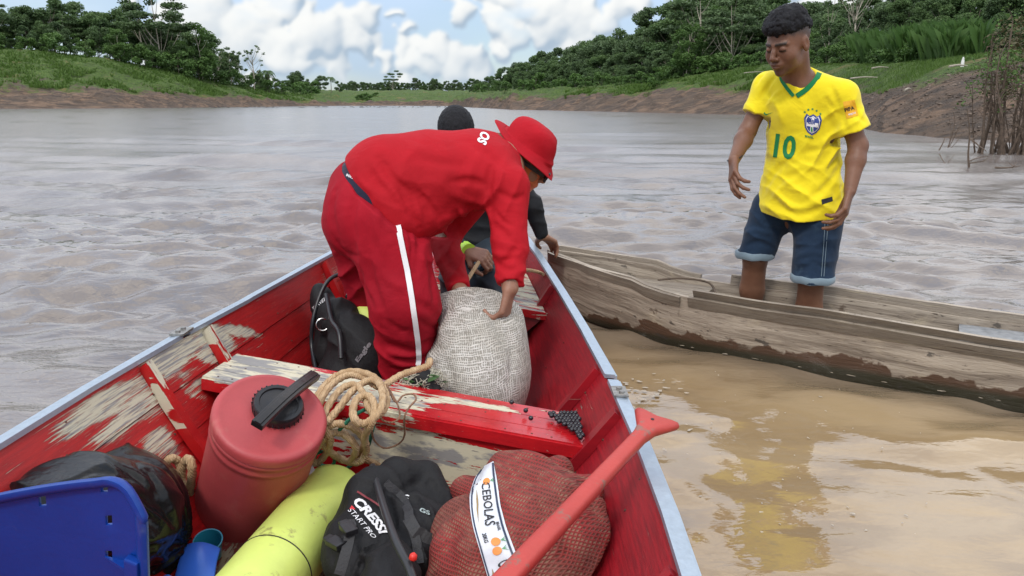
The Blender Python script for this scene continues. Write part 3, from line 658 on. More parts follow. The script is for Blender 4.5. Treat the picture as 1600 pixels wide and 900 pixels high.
# right forest
def sky_r(px): return np.interp(px, [738, 760, 800, 860, 930, 1000, 1015, 1040, 1100, 1160, 1180, 1200, 1260, 1290, 1320, 1350, 1400, 1500, 1900], [132, 122, 104, 84, 66, 54, 20, 0, -8, -4, 26, 22, 20, 22, 8, -10, -25, -30, -40])
def base_r(px): return np.interp(px, [738, 800, 900, 1000, 1100, 1160, 1260, 1370, 1450, 1540, 1640, 2000], [300, 190, 136, 116, 108, 100, 78, 56, 46, 40, 38, 34])
for k in range(130):
    px = 738+(k/129)**1.0*560+R_.uniform(-4, 4); row = k % 4; Y = float(base_r(px))*(1+.07*row)+R_.uniform(0, 3); z0 = float(ground(np.array([px]), np.array([Y]))[0])
    frac = (.50, .72, .9, 1.0)[row]*R_.uniform(.93, 1.05); pt = 150-(150-sky_r(px))*frac; top = yv(px, Y, pt); s = max(.3, (top-z0)/10.4)
    kd = R_.choice(KF+KB) if px < 1000 else R_.choice(KB+KF+KU+KL[:1])
    plant(kd, px, Y, s, LOOK[kd[0]]+' '+ROWS['r'][row]+' tree '+spot(px, MR), 'trees of the forest along the right bank', .4)
for px, Y, pt, kd, lb in ((1062, 106, 50, KL[1], 'light green tree with thin white branches at the middle of the right bank'), (1128, 104, 8, KU[1], 'tall tree with forked white trunk above the right bank'), (1078, 108, -4, KU[0], 'spreading pale-limbed tree at the left shoulder of the right forest'),
        (1024, 112, 92, KB[1], 'dark bushy tree beside the gap of sky in the right forest'), (1306, 74, -22, KX[0], 'bare pole-like tree against the sky right of the man in yellow'), (1275, 78, 0, KS[1], 'feathery tree rising just behind the man in yellow'), (1018, 104, 118, KH[0], 'greyish shrub below the gap of sky in the right forest')):
    z0 = float(ground(np.array([px]), np.array([Y]))[0]); s = max(.3, (yv(px, Y, pt)-z0)/(3.2 if kd[0] == 'bush' else 10)); plant(kd, px, Y, s, lb)
for k in range(44):     # nearer trees and undergrowth behind the right-hand mud slope
    px = 1215+k*14+R_.uniform(-6, 6); row = k % 3; Y = float(base_r(px))*(1+.10*row)+R_.uniform(0, 2); z0 = float(ground(np.array([px]), np.array([Y]))[0])
    pt = 105-(105-sky_r(px))*(.42, .75, 1.0)[row]; s = max(.12, (yv(px, Y, pt)-z0)/10.2)
    plant(R_.choice(KN), px, Y, s, 'large-leaved '+ROWS['t'][row]+' tree '+spot(px, MT), 'trees of the thicket above the right slope', .3)
for k in range(40):
    px = 745+k*17+R_.uniform(-6, 6); Y = float(base_r(px))*.955; plant(R_.choice(KH), px, Y, (.65 if px < 1200 else .42)*R_.uniform(.7, 1.25)*(1+.6*(px < 850)), 'green bush '+spot(px, MR if px < 1200 else MT), 'bushes along the edge of the right forest')
# grass and reeds: nobody could count them
def blades(name, px_rng, up_rng, n, h, w, mat_, seed, patch=.5, bend=.35):
    r = np.random.default_rng(seed); px = r.uniform(*px_rng, n); t = r.uniform(*up_rng, n); p = prof(px); Y = np.where(t < 1, p[:, 0]+(p[:, 1]-p[:, 0])*t, p[:, 1]+(p[:, 3]-p[:, 1])*(t-1))
    X = (px-800)/F_PX*Y; keep = fbm(np.stack([X/5, Y/5, X*0+seed], -1), 3) > (patch-.5)*.8-(t-1)*.3; px, X, Y = px[keep], X[keep], Y[keep]; n = len(X)
    z = ground(px, Y)-.05; sc = np.clip(Y/70, .35, 2)[:, None]; a = r.uniform(0, 6.28, n); hh = h*(.5+r.random((n, 1)))*1.0; B = np.stack([X, Y, z], -1)
    sd_ = np.stack([np.cos(a), np.sin(a), a*0], -1)*w*sc; tip = np.stack([r.normal(0, bend, n), r.normal(0, bend, n), np.ones(n)], -1)*hh
    V = np.stack([B-sd_, B+sd_, B+tip*.6+sd_*.6, B+tip], 1).reshape(-1, 3)
    o = put(name, mesh_np(name, V, np.arange(len(V)).reshape(-1, 4), mat_, False, {'tone': np.repeat(r.random(n), 4)})); tag(o, kind='stuff'); return o
GR = leaf_mat('grass_blades', (.055, .115, .020), (.120, .205, .040), (.085, .150, .030), .3); RD = leaf_mat('reed_blades', (.035, .090, .018), (.085, .165, .040), (.06, .12, .03), .3)
tag(blades('grass', (-60, 500), (1.0, 2.0), 26000, .55, .10, GR, 1, .42), 'green grass covering the left hillside', 'grass')
tag(blades('grass', (880, 1240), (.75, 2.0), 22000, .42, .07, GR, 2, .45), 'green grass strip along the right bank', 'grass')
tag(blades('grass', (1240, 1720), (.95, 2.2), 26000, .22, .030, GR, 3, .5), 'grass along the top of the near mud slope', 'grass')
def reeds():
    r = np.random.default_rng(9); n = 26000; px = r.uniform(1310, 1500, n); Y = np.interp(px, _pk, _pv[:, 3])*(1.02+.16*r.random(n)); X = (px-800)/F_PX*Y; z = ground(px, Y); cl = fbm(np.stack([X/.9, Y/.9, X*0], -1), 3)[:, None]
    a = r.uniform(0, 6.28, n); h = (.9+1.0*r.random((n, 1))+1.5*cl)*(cl > -.25)*np.clip(Y/48, .7, 1.1)[:, None]; B = np.stack([X, Y, z], -1); sd_ = np.stack([np.cos(a), np.sin(a), a*0], -1)*.015
    t1 = np.stack([r.normal(0, .10, n), r.normal(0, .10, n), np.ones(n)], -1)*h; dr = np.stack([r.normal(0, .16, n), r.normal(0, .16, n), -.05+.1*r.random(n)], -1)*h
    V = np.stack([B-sd_, B+sd_, B+t1*.75, B+t1+dr], 1).reshape(-1, 3); o = put('reeds', mesh_np('reeds', V, np.arange(len(V)).reshape(-1, 4), RD, False, {'tone': np.repeat(r.random(n), 4)}))
    tag(o, 'tall green cane reeds at the top of the right slope', 'reeds', kind='stuff')
reeds()

def debris():
    r = np.random.default_rng(31); n = 1900; px = r.uniform(1340, 1640, n); t = r.uniform(.02, 1.15, n)**.8; p = prof(px); Y = np.where(t < 1, p[:, 0]+(p[:, 1]-p[:, 0])*t, p[:, 1]+(p[:, 3]-p[:, 1])*(t-1)); X = (px-800)/F_PX*Y
    z = ground(px, Y)+relief(X, Y, X*0, 1.15*np.clip(p[:, 0]/70, .35, 1.6)*np.minimum(t*2+.08, 1)); bm = bmesh.new(); bmesh.ops.create_icosphere(bm, subdivisions=1, radius=1); ico = np.array([v.co[:] for v in bm.verts]); fc = np.array([[v.index for v in f.verts] for f in bm.faces]); bm.free()
    sz = .012+.055*r.random(n)**3; st = 1+3*r.random((n, 1, 1))**3; a = r.uniform(0, 3.14, n); V = ico[None]*(1+.35*r.normal(size=(n, len(ico), 1)))*sz[:, None, None]*np.array([1, 1, .42]); V[:, :, :1] *= st; c, s_ = np.cos(a)[:, None], np.sin(a)[:, None]
    V = np.stack([V[:, :, 0]*c-V[:, :, 1]*s_, V[:, :, 0]*s_+V[:, :, 1]*c, V[:, :, 2]], -1)+np.stack([X, Y, z+.005], -1)[:, None]; F = (fc[None]+(np.arange(n)*len(ico))[:, None, None]).reshape(-1, 3)
    g = G('clods', .9); g.col(g.mix(g.ss(g.noise(g.pos, 3.1, 3), .4, .6), (.055, .042, .034), (.20, .155, .12))); o = put('clods', mesh_np('clods', V.reshape(-1, 3), F, g.m, False)); tag(o, 'clods, stones and dead bits scattered over the near muddy slope', 'clods', kind='stuff')
debris()
# ================================================================== BOAT MATERIALS
def pxof(P):
    P = np.asarray(P, float); x, y, z = P[..., 0], P[..., 1], P[..., 2]-CAM_H
    dep = y*_c-z*_s; v = (y*_s+z*_c)/dep; return 800+F_PX*x/dep, 450-F_PX*v
def blobs(P, B):
    """wear field: list of (px, py, rx, ry, angle, strength) worn patches, found on the surface where the photo shows them"""
    u, v = pxof(P); w = np.zeros(u.shape)
    for x, y, rx, ry, a, s in B:
        a = math.radians(a); dx = u-x; dy = v-y; p = (dx*math.cos(a)+dy*math.sin(a))/rx; q = (-dx*math.sin(a)+dy*math.cos(a))/ry
        w = np.maximum(w, s*(1-sstep(np.sqrt(p*p+q*q), .55, 1.15)))
    return w
def worn_paint(name, red=(.49, .014, .014), red2=(.36, .009, .012), cream=(.60, .56, .42), grey=(.27, .265, .26), along=(2.2, 34), rough=.30, chips=.0):
    g = G(name, rough); cmb = g.n('ShaderNodeCombineXYZ'); s, t = g.attr('s'), g.attr('t'); g.link(s, cmb.inputs[0]); g.link(t, cmb.inputs[1]); st = cmb.outputs[0]
    w = g.attr('wear'); strk = g.noise(g.map(st, (along[0], along[1], 1)), 1.6, 7, .62, .5); blot = g.noise(g.map(st, (9, 16, 1)), 1, 5, .65); fine = g.noise(g.map(st, (22, 160, 1)), 1, 5, .6)
    n = g.ma('ADD', g.ma('MULTIPLY', strk, .5), g.ma('ADD', g.ma('MULTIPLY', blot, .3), g.ma('MULTIPLY', fine, .25)))
    m = g.ss(g.ma('ADD', g.ma('ADD', w, g.ma('MULTIPLY', g.ma('SUBTRACT', n, .525), 5.6)), chips), .60, .65)
    m = g.ma('MAXIMUM', m, g.ma('MULTIPLY', g.ss(g.noise(g.map(st, (60, 170, 1), (0, 0, 0), (5, 5, 0)), 1, 4, .7), .665, .70), g.ss(g.noise(g.map(st, (3, 7, 1)), 1, 3), .40, .55)))
    redv = g.mix(g.ss(blot, .35, .65), red, red2); redv = g.mix(g.ss(fine, .66, .76), redv, (.55, .16, .13))
    und = g.mix(g.ss(g.ma('ADD', g.noise(g.map(st, (6, 20, 1), (0, 0, 0), (3, 1, 0)), 1, 6, .65), g.ma('MULTIPLY', w, .10)), .58, .68), cream, grey)
    und = g.mix(g.ss(fine, .60, .72), und, (.18, .17, .16))
    g.col(g.mix(m, redv, und)); g.set('Roughness', g.mix(m, (rough,)*3, (.7, .7, .7))); h = g.ma('ADD', g.ma('MULTIPLY', m, -.6), g.ma('MULTIPLY', fine, .45)); g.set('Normal', g.bump(h, .0016, 1)); g.set('Specular IOR Level', .5)
    return g.m
SIDEP = worn_paint('worn_red_paint', along=(3.0, 44)); SEATP = worn_paint('worn_red_seat_paint', along=(2.0, 26), rough=.2, red=(.52, .013, .018), red2=(.40, .01, .016))
INPAINT = worn_paint('dull_red_paint', (.34, .010, .018), (.21, .008, .014), along=(1.5, 12), rough=.33, chips=-.12)
FLOORP = worn_paint('worn_floor_paint', (.22, .02, .02), (.13, .05, .035), (.30, .26, .18), (.12, .10, .085), along=(1.5, 14), rough=.6, chips=.42)
ALU = mat('gunwale_metal', (.40, .48, .57), .34, .5, var=.12, vscale=60, bump=.0006, bscale=120)
BOLT = mat('dull_metal', (.33, .32, .30), .45, .8, var=.4, vscale=80)
# ================================================================== RED BOAT
HEEL = math.radians(6.2); ch, sh = math.cos(HEEL), math.sin(HEEL)
_hb = np.array([(-.9, .55), (-.4, .61), (.2, .64), (1.3, .648), (1.6, .64), (2.0, .615), (2.45, .57), (2.93, .505), (3.2, .465), (3.5, .415), (3.75, .362), (4.0, .295), (4.3, .19), (4.55, .07), (4.64, .015)])
_zc = np.array([(-.9, .42), (0, .40), (2.4, .402), (2.93, .42), (3.2, .43), (3.6, .455), (3.9, .485), (4.3, .535), (4.64, .58)])
def hb(Y): return np.interp(Y, _hb[:, 0], _hb[:, 1])
def zc(Y): return np.interp(Y, _zc[:, 0], _zc[:, 1])
def BP(Y, u, w):      # boat frame -> world: u to the right from the centre line, w up from the gunwale's height
    Y, u, w = np.broadcast_arrays(np.asarray(Y, float), u, w); xc = -.345+(Y-1.3)*.022
    return np.stack([xc+u*ch+w*sh, Y, zc(Y)+w*ch-u*sh], -1)
SEC = np.array([(1, 0), (.905, -.10), (.80, -.20), (.685, -.295), (.53, -.375)])      # (u/half-beam, w) of the inner face
def sec(f):      # f in 0..4 along the section
    i = np.clip(np.floor(f).astype(int), 0, 3); t = f-i; return SEC[i]+(SEC[i+1]-SEC[i])*t[..., None]
YS = np.concatenate([np.arange(-.9, 1.0, .1), np.arange(1.0, 4.64, .02), [4.64]])
WEAR_L = [(60, 690, 40, 5, -36, .5), (150, 640, 95, 24, -36, 1.0), (95, 672, 40, 14, -36, .75), (268, 556, 66, 28, -36, 1.15), (215, 600, 60, 16, -36, .8), (200, 652, 90, 20, -38, 1.0), (250, 640, 30, 12, -38, .6), (245, 690, 34, 20, -38, .95), (262, 702, 22, 20, -38, .85),
          (300, 612, 10, 30, -60, .6), (120, 720, 60, 12, -38, .45), (285, 585, 8, 40, 70, .5), (345, 590, 12, 60, 78, 1.1), (335, 530, 27, 40, -62, 1.15), (372, 517, 10, 40, -80, 1.1), (318, 552, 16, 34, -62, .9), (350, 575, 10, 60, -72, .0), (500, 700, 40, 20, 0, .3), (600, 480, 40, 30, 0, .5), (523, 425, 30, 14, -30, .4)]
def grid_mesh(name, Pf, a, b, thick_dir, thick, mt, wear=None, attrs=True):
    """closed slab: Pf(a,b)->points of the visible face; thick_dir points away from it"""
    A2, B2 = np.meshgrid(a, b, indexing='ij'); P = Pf(A2, B2); Q = P+thick_dir(A2, B2)*thick; n, m = len(a), len(b)
    V = np.concatenate([P.reshape(-1, 3), Q.reshape(-1, 3)]); i = np.arange(n-1)[:, None]*m+np.arange(m-1)[None]; F = np.stack([i, i+m, i+m+1, i+1], -1).reshape(-1, 4); N_ = n*m
    F = [F, F[:, ::-1]+N_]; r = [k for k in range(m)]+[k*m+m-1 for k in range(1, n)]+[(n-1)*m+k for k in range(m-2, -1, -1)]+[k*m for k in range(n-2, 0, -1)]
    r = np.array(r); s = np.roll(r, -1); F.append(np.stack([r, s, s+N_, r+N_], -1)); F = np.concatenate(F)
    st = np.tile(np.stack([A2.ravel(), B2.ravel()], -1), (2, 1)); w = blobs(V, wear) if wear else np.zeros(len(V))
    me = mesh_np(name, V, F, mt, False, {'s': st[:, 0], 't': st[:, 1], 'wear': w})
    bm = bmesh.new(); bm.from_mesh(me); bmesh.ops.recalc_face_normals(bm, faces=bm.faces)
    for f in bm.faces: f.smooth = True
    for e in bm.edges:
        if len(e.link_faces) == 2 and e.calc_face_angle(0) > .6: e.smooth = False
    bm.to_mesh(me); bm.free(); return me
boat = thing('motor_canoe', 'red wooden boat with metal gunwale strips and peeling paint, full of diving gear', 'boat', (-.33, 1.6, 0))
def side(sg):
    tdir = lambda a, b: np.broadcast_to(np.array([sg*.75, 0, -.66]), a.shape+(3,))
    for k in range(4):
        b = np.linspace(k+.02, k+.975, 7)
        Pf = lambda a, f, k=k: BP(a, sg*(sec(f)[..., 0]*hb(a)+.005*k), sec(f)[..., 1]*(1+0*a))
        o = put('plank', grid_mesh('plank', Pf, YS, b, tdir, .016, SIDEP if sg < 0 else INPAINT, WEAR_L if sg < 0 else [(905, 640, 20, 30, 60, .3)]), boat)
    # outer shell with the keel
    b = np.linspace(0, 4, 9); fl = lambda a, f: BP(a, sg*(sec(f)[..., 0]*hb(a)+.022+.0*f), sec(f)[..., 1]*1.13-.004)
    put('outer_plank', grid_mesh('outer_plank', fl, YS, b, tdir, .012, SIDEP), boat)
    # metal strip along the gunwale
    for Y0, Y1 in ((-.9, 2.02), (2.025, 4.60)):
        yy = [y for y in YS if Y0 <= y <= Y1]; P = [Vector(BP(y, sg*(hb(y)+.008), .006)) for y in yy]; mb = MB(); mb.strap(P, .031, .012, (sg*.1, 0, 1)); mb.strap([p+Vector((sg*.016, 0, -.016)) for p in P], .008, .034, (sg*.1, 0, 1))
        mb.build('gunwale_strip', ALU, boat, smooth=False)
    for Y in (.2, 1.12, 1.80, 2.12, 3.02, 3.7):
        mb = MB(); P = [Vector(BP(Y, sg*(SEC[i][0]*float(hb(Y))-.010), SEC[i][1]+(-.006 if i == 0 else 0))) for i in range(5)]; V = []
        yaw = -.16*sg*0
        n_ = Vector((-sg*.72, 0, .69)); w_ = .019 if Y != 1.12 else .012
        for p in P:
            for dy, dn in ((-w_, -.012), (w_, -.012), (w_, .016), (-w_, .016)): V.append(p+Vector((0, dy, 0))+n_*dn)
        mb.add(V, [(i*4+k, i*4+(k+1) % 4, (i+1)*4+(k+1) % 4, (i+1)*4+k) for i in range(4) for k in range(4)]+[(3, 2, 1, 0), (16, 17, 18, 19)])
        me = mb.mesh('rib'); vv = np.array([v.co[:] for v in me.vertices]); 
        for nm, val in (('s', vv[:, 2]), ('t', vv[:, 1]), ('wear', blobs(vv, WEAR_L+[(352, 590, 9, 70, 75, .8), (330, 560, 20, 50, 70, .7)]) if sg < 0 else vv[:, 0]*0)):
            a = me.attributes.new(nm, 'FLOAT', 'POINT'); a.data.foreach_set('value', val.astype(np.float32))
        put('rib', me, boat, mat=SIDEP if sg < 0 else INPAINT)
for sg in (-1, 1): side(sg)
# splice plates and bolts on the strips
for px, py, sg in ((316, 503, -1), (961, 625, 1)):
    Y = 2.02 if sg < 0 else 1.90; c = Vector(BP(Y, sg*(float(hb(Y))+.008), .016)); mb = MB(); mb.box(c, (.020, .035, .003)); mb.lathe(c+Vector((0, .012, .002)), (0, 0, 1), [(0, .008), (.007, .007)], 8); mb.lathe(c+Vector((sg*.004, -.014, .002)), (0, 0, 1), [(0, .008), (.006, .007)], 8)
    mb.build('splice_plate', BOLT, boat)
# bottom shell and floor boards
bot = lambda a, f: BP(a, f*(.53*hb(a)+.03), -.405-.05*(1-np.abs(f)))
put('bottom', grid_mesh('bottom', bot, YS, np.linspace(-1, 1, 7), lambda a, b: np.broadcast_to(np.array([0, 0, -1.]), a.shape+(3,)), .02, FLOORP), boat)
for k in range(7):
    u0 = -.35+k*.1; yy = [y for y in YS if y <= 4.1 and abs(u0+.05)+.02 < float(hb(y))*.62]
    if len(yy) < 4: continue
    put('floor_board', grid_mesh('floor_board', lambda a, f: BP(a, f, -.378+0*a), np.array(yy), np.linspace(u0+.003, u0+.097, 3), lambda a, b: np.broadcast_to(np.array([0, 0, -1.]), a.shape+(3,)), .014, FLOORP), boat)
# the middle seat: three boards over a boxed front
FL, FR, BR, BL = Vector((-.880, 1.974, .366)), Vector((.200, 1.792, .239)), Vector((.184, 2.001, .239)), Vector((-.855, 2.183, .362))
def bil(P, s, t): return [np.array(P[0])*(1-s)[..., None]*(1-t)[..., None]+np.array(P[1])*s[..., None]*(1-t)[..., None]+np.array(P[2])*s[..., None]*t[..., None]+np.array(P[3])*(1-s)[..., None]*t[..., None]][0]
UPN = np.array([sh, 0, ch]); down = lambda a, b: np.broadcast_to(-UPN, a.shape+(3,))
W_SEAT = [(420, 590, 190, 34, 10, 1.25), (585, 612, 110, 30, 10, 1.0), (640, 622, 60, 14, 8, .75), (700, 625, 140, 6, 9, .8), (610, 655, 60, 14, 10, .7), (790, 640, 60, 4, 10, .55), (350, 572, 60, 30, 10, 1.2)]
thw = put('seat', grid_mesh('seat', lambda a, b: bil((FL, FR, BR, BL), a, b), np.linspace(0, 1, 90), np.array([.01, .16, .29]), down, .022, SEATP, W_SEAT), boat)
for t0, t1 in ((.305, .64), (.655, .99)): put('seat_board', grid_mesh('seat_board', lambda a, b: bil((FL, FR, BR, BL), a, b), np.linspace(0, 1, 90), np.linspace(t0, t1, 4), down, .022, SEATP, W_SEAT), boat)
for o in [o for o in boat.children if o.name.startswith('seat')]:      # scale t so the paint grain runs along the boards
    at = o.data.attributes['t']; v = np.zeros(len(at.data), np.float32); at.data.foreach_get('value', v); at.data.foreach_set('value', v*.21)
W_FACE = [(690, 715, 200, 34, 10, 1.2), (560, 690, 120, 36, 8, .8), (640, 740, 110, 22, 8, .55), (760, 735, 90, 36, 12, 1.1), (850, 720, 30, 14, 10, .6), (640, 660, 90, 10, 8, .7), (720, 775, 60, 8, 5, .5), (330, 610, 40, 12, 5, .8), (600, 655, 60, 18, 8, .8)]
fwd = (FR-BR).normalized()
def face(P0, P1, z_top, z_bot, off, name, wear, thick=.018, mt=SEATP, rows=8):
    a = np.array(P0+fwd*off); b = np.array(P1+fwd*off)
    ins = .145 if z_bot < -.2 else 0
    Pf = lambda s, t: a*(1-(ins*t+s*(1-2*ins*t)))[..., None]+b*(ins*t+s*(1-2*ins*t))[..., None]-UPN*((-z_top)+(z_top-z_bot)*t)[..., None]
    me = grid_mesh(name, Pf, np.linspace(0, 1, 90), np.linspace(0, 1, rows), lambda s, t: np.broadcast_to(-np.array(fwd), s.shape+(3,)), thick, mt, wear)
    at = me.attributes['t']; v = np.zeros(len(at.data), np.float32); at.data.foreach_get('value', v); at.data.foreach_set('value', v*abs(z_top-z_bot)); return put(name, me, boat)
face(FL, FR, -.004, -.038, .006, 'seat_lip', W_SEAT, .012, rows=3)
ins = .0
face(FL+Vector((.05, 0, 0)), FR+Vector((-.03, 0, 0)), -.0385, -.30, -.012, 'seat_front', W_FACE)
face(BL+Vector((.05, 0, 0)), BR+Vector((-.03, 0, 0)), -.0225, -.30, .022, 'seat_back', None)
# bow seat deck: boards across the boat
D0, D1 = Vector((-.800, 3.19, .375)), Vector((.118, 2.905, .268))
W_BOW = [(830, 450, 30, 60, 60, .85), (820, 470, 60, 30, 10, .8), (790, 440, 30, 40, 10, .7), (530, 430, 40, 16, 10, .85), (700, 440, 60, 30, 0, .6)]
yA = lambda s: D0.y*(1-s)+D1.y*s
nb = 8; yend = 4.40
for k in range(nb):
    def Pf(s, t, k=k):
        q = (k+.01+t*.97)/nb; Y = (yA(s))*(1-q)+yend*q; us = -1+2*s; hw = hb(Y)*.915-.004; return BP(Y, us*hw, -.088+0*s)
    me = grid_mesh('deck_board', Pf, np.linspace(0, 1, 40), np.linspace(0, 1, 4), down, .018, SEATP, W_BOW)
    at = me.attributes['t']; v = np.zeros(len(at.data), np.float32); at.data.foreach_get('value', v); at.data.foreach_set('value', v*.16+k*.17); put('deck_board', me, boat)
for k in range(9):       # upright boards under the bow seat
    s0, s1 = k/9+.004, (k+1)/9-.004
    def Pf(s, t): Y = yA(s)+.02; hw = hb(Y)*.915; return BP(Y, (-1+2*s)*(hw*(1-.52*t)+.0), -.1065-.262*t)
    put('front_board', grid_mesh('front_board', Pf, np.linspace(s0, s1, 4), np.linspace(0, 1, 8), lambda s, t: np.broadcast_to(np.array([0, 1., 0]), s.shape+(3,)), .014, INPAINT, None), boat)
mb = MB(); P = [Vector(BP(float(yA(s))-.004, (-1+2*s)*(float(hb(yA(s)))*.915), -.10)) for s in np.linspace(0, 1, 12)]; mb.strap(P, .03, .012, (0, -1, .1)); me = mb.mesh('deck_lip')
vv = np.array([v.co[:] for v in me.vertices])
for nm, val in (('s', vv[:, 0]), ('t', vv[:, 2]), ('wear', np.full(len(vv), .45))):
    a = me.attributes.new(nm, 'FLOAT', 'POINT'); a.data.foreach_set('value', val.astype(np.float32))
put('deck_lip', me, boat, mat=SEATP)
mb = MB(); rn = random.Random(2)
for sg in (-1, 1):
    for Y in (.2, .66, 1.12, 1.46, 1.80, 2.12, 2.57, 3.02, 3.36):
        for k in range(4):
            for df in (.22, .74):
                q = sec(np.array(k+df)); dy = rn.uniform(-.006, .006)+(.028 if df < .5 else -.028); p = Vector(BP(Y+dy, sg*(q[0]*float(hb(Y))+.005*k), q[1])); n_ = Vector((-sg*.72, 0, .69)); mb.lathe(p-n_*.0005, n_, [(0, .0036), (.0014, .0032), (.0018, .001)], 7)
for k in range(18):
    s_ = (k+.5)/18
    for t_ in (.08, .5, .9): p = Vector(bil((FL, FR, BR, BL), np.array([s_+rn.uniform(-.01, .01)]), np.array([t_]))[0]); mb.lathe(p, Vector(UPN), [(-.0005, .0034), (.0008, .0030), (.0012, .001)], 7) if rn.random() < .5 else None
mb.build('nail_heads', mat('rusty_nail', (.10, .045, .03), .7, var=.4, vscale=90), boat)['kind'] = 'stuff'
# battens under the right gunwale that the photo shows running aft from the middle seat
def outline():
    L, R = [], []
    for Y in YS:
        for sg, lst in ((-1, L), (1, R)):
            P = BP(Y, sg*(SEC[:, 0]*float(hb(Y))+.022), SEC[:, 1]*1.13-.004); P = P+np.array([sg*.75, 0, -.66])*.012; z = P[:, 2]
            if z.min() > 0: x = P[-1, 0]-sg*.03
            else:
                j = int(np.argmax(z < 0)); t = z[j-1]/(z[j-1]-z[j]); x = P[j-1, 0]+(P[j, 0]-P[j-1, 0])*t
            lst.append((x-sg*.012, Y))
    return L+R[::-1]
HOLES.append(outline())
# ================================================================== DUGOUT CANOE
g = G('weathered_wood', .75); cmb = g.n('ShaderNodeCombineXYZ'); s_, t_ = g.attr('s'), g.attr('t'); g.link(s_, cmb.inputs[0]); g.link(t_, cmb.inputs[1]); st = cmb.outputs[0]
gr = g.noise(g.map(st, (2.2, 42, 1)), 1, 8, .65, .6); bl = g.noise(g.map(st, (3.2, 6, 1)), 1, 6, .62, .8); fn = g.noise(g.map(st, (14, 120, 1)), 1, 5, .65)
c = g.mix(g.ss(gr, .32, .66), (.195, .158, .122), (.42, .36, .29)); c = g.mix(g.ss(bl, .56, .70), c, (.47, .40, .29)); c = g.mix(g.ss(fn, .62, .50, 0, .55), c, (.085, .062, .045), 'MIX') if False else g.mix(g.ss(fn, .42, .30), c, (.075, .055, .040))
zz = g.xyz(g.pos)[2]; wl = g.ma('ADD', zz, g.ma('MULTIPLY', g.ma('SUBTRACT', g.noise(g.map(st, (5, 7, 1)), 1, 6, .6), .5), .26)); wet = g.ma('MULTIPLY', g.ss(wl, .076, .064), g.attr('wear'))
mud_ = g.ma('MULTIPLY', g.ss(g.noise(g.map(st, (4, 5, 1), (0, 0, 0), (4, 4, 0)), 1, 6, .65), .60, .635), g.ss(zz, .26, .20)); c = g.mix(g.ma('MULTIPLY', mud_, .8), c, (.10, .066, .045))
c = g.mix(wet, c, g.mix(g.ss(zz, .05, .015), (.100, .056, .035), (.036, .034, .019)))
c = g.mix(g.ma('MULTIPLY', g.ss(g.noise(g.map(st, (9, 26, 1), (0, 0, 0), (2, 7, 0)), 1, 4, .6), .63, .68), .8), c, (.05, .042, .036))
g.col(c); g.set('Roughness', g.mix(wet, (.75,)*3, (.28,)*3)); g.set('Normal', g.bump(g.ma('ADD', g.ma('MULTIPLY', gr, 1.0), g.ma('MULTIPLY', fn, .8)), .006, 1))
WOOD = MATS['weathered_wood']
P0 = np.array([.195, 3.90, 0]); DX = np.array([.858, -.511, 0]); DX /= np.linalg.norm(DX); NX = np.array([-DX[1], DX[0], 0])     # NX points to the far side
chw = lambda s: np.interp(s, [0, .06, .3, .6, 1.0, 1.5, 3.2, 4], [.012, .045, .125, .175, .205, .215, .215, .2])
crim = lambda s: np.interp(s, [0, .2, .4, .55, .62, .72, .82, 1.1, 1.4, 2, 3, 4], [.355, .335, .312, .298, .275, .255, .245, .238, .238, .215, .20, .2])
cbot = lambda s: np.interp(s, [0, .15, .3, .5, .8, 1.3, 4], [.20, .03, -.01, -.05, -.10, -.14, -.15])
def cst(s): return P0+np.asarray(s)[..., None]*DX
CS = np.concatenate([np.linspace(0, .3, 20), np.linspace(.32, 4, 150)])
def canoe_sec(s, f, inner=0):
    """f: -1 near rim ... 0 keel ... +1 far rim"""
    s, f = np.broadcast_arrays(s, f); th = np.abs(f); w = (chw(s)-inner*.9)*(1-(1-th)**2.6)**(.62); w = np.maximum(w, .001)
    z = cbot(s)+inner*.8+(crim(s)-(cbot(s)+inner*.8))*th**1.5
    rake = np.clip(.30-s, 0, 1)*.0; P = cst(s)+NX*(np.sign(f)*w)[..., None]; P[..., 2] = z; return P
canoe = thing('dugout_canoe', 'weathered grey-brown dugout canoe with a raised bow, alongside the red boat', 'canoe', (1.2, 3.2, 0))
def ribbon(name, Pf, a, b, mt, flip=False, wear=1.0, tscale=.3):
    A2, B2 = np.meshgrid(a, b, indexing='ij'); P = Pf(A2, B2); m = len(b); i = np.arange(len(a)-1)[:, None]*m+np.arange(m-1)[None]; F = np.stack([i, i+m, i+m+1, i+1], -1).reshape(-1, 4)
    if flip: F = F[:, ::-1]
    return mesh_np(name, P.reshape(-1, 3), F, mt, True, {'s': A2.ravel(), 't': B2.ravel()*tscale, 'wear': np.full(A2.size, wear)})
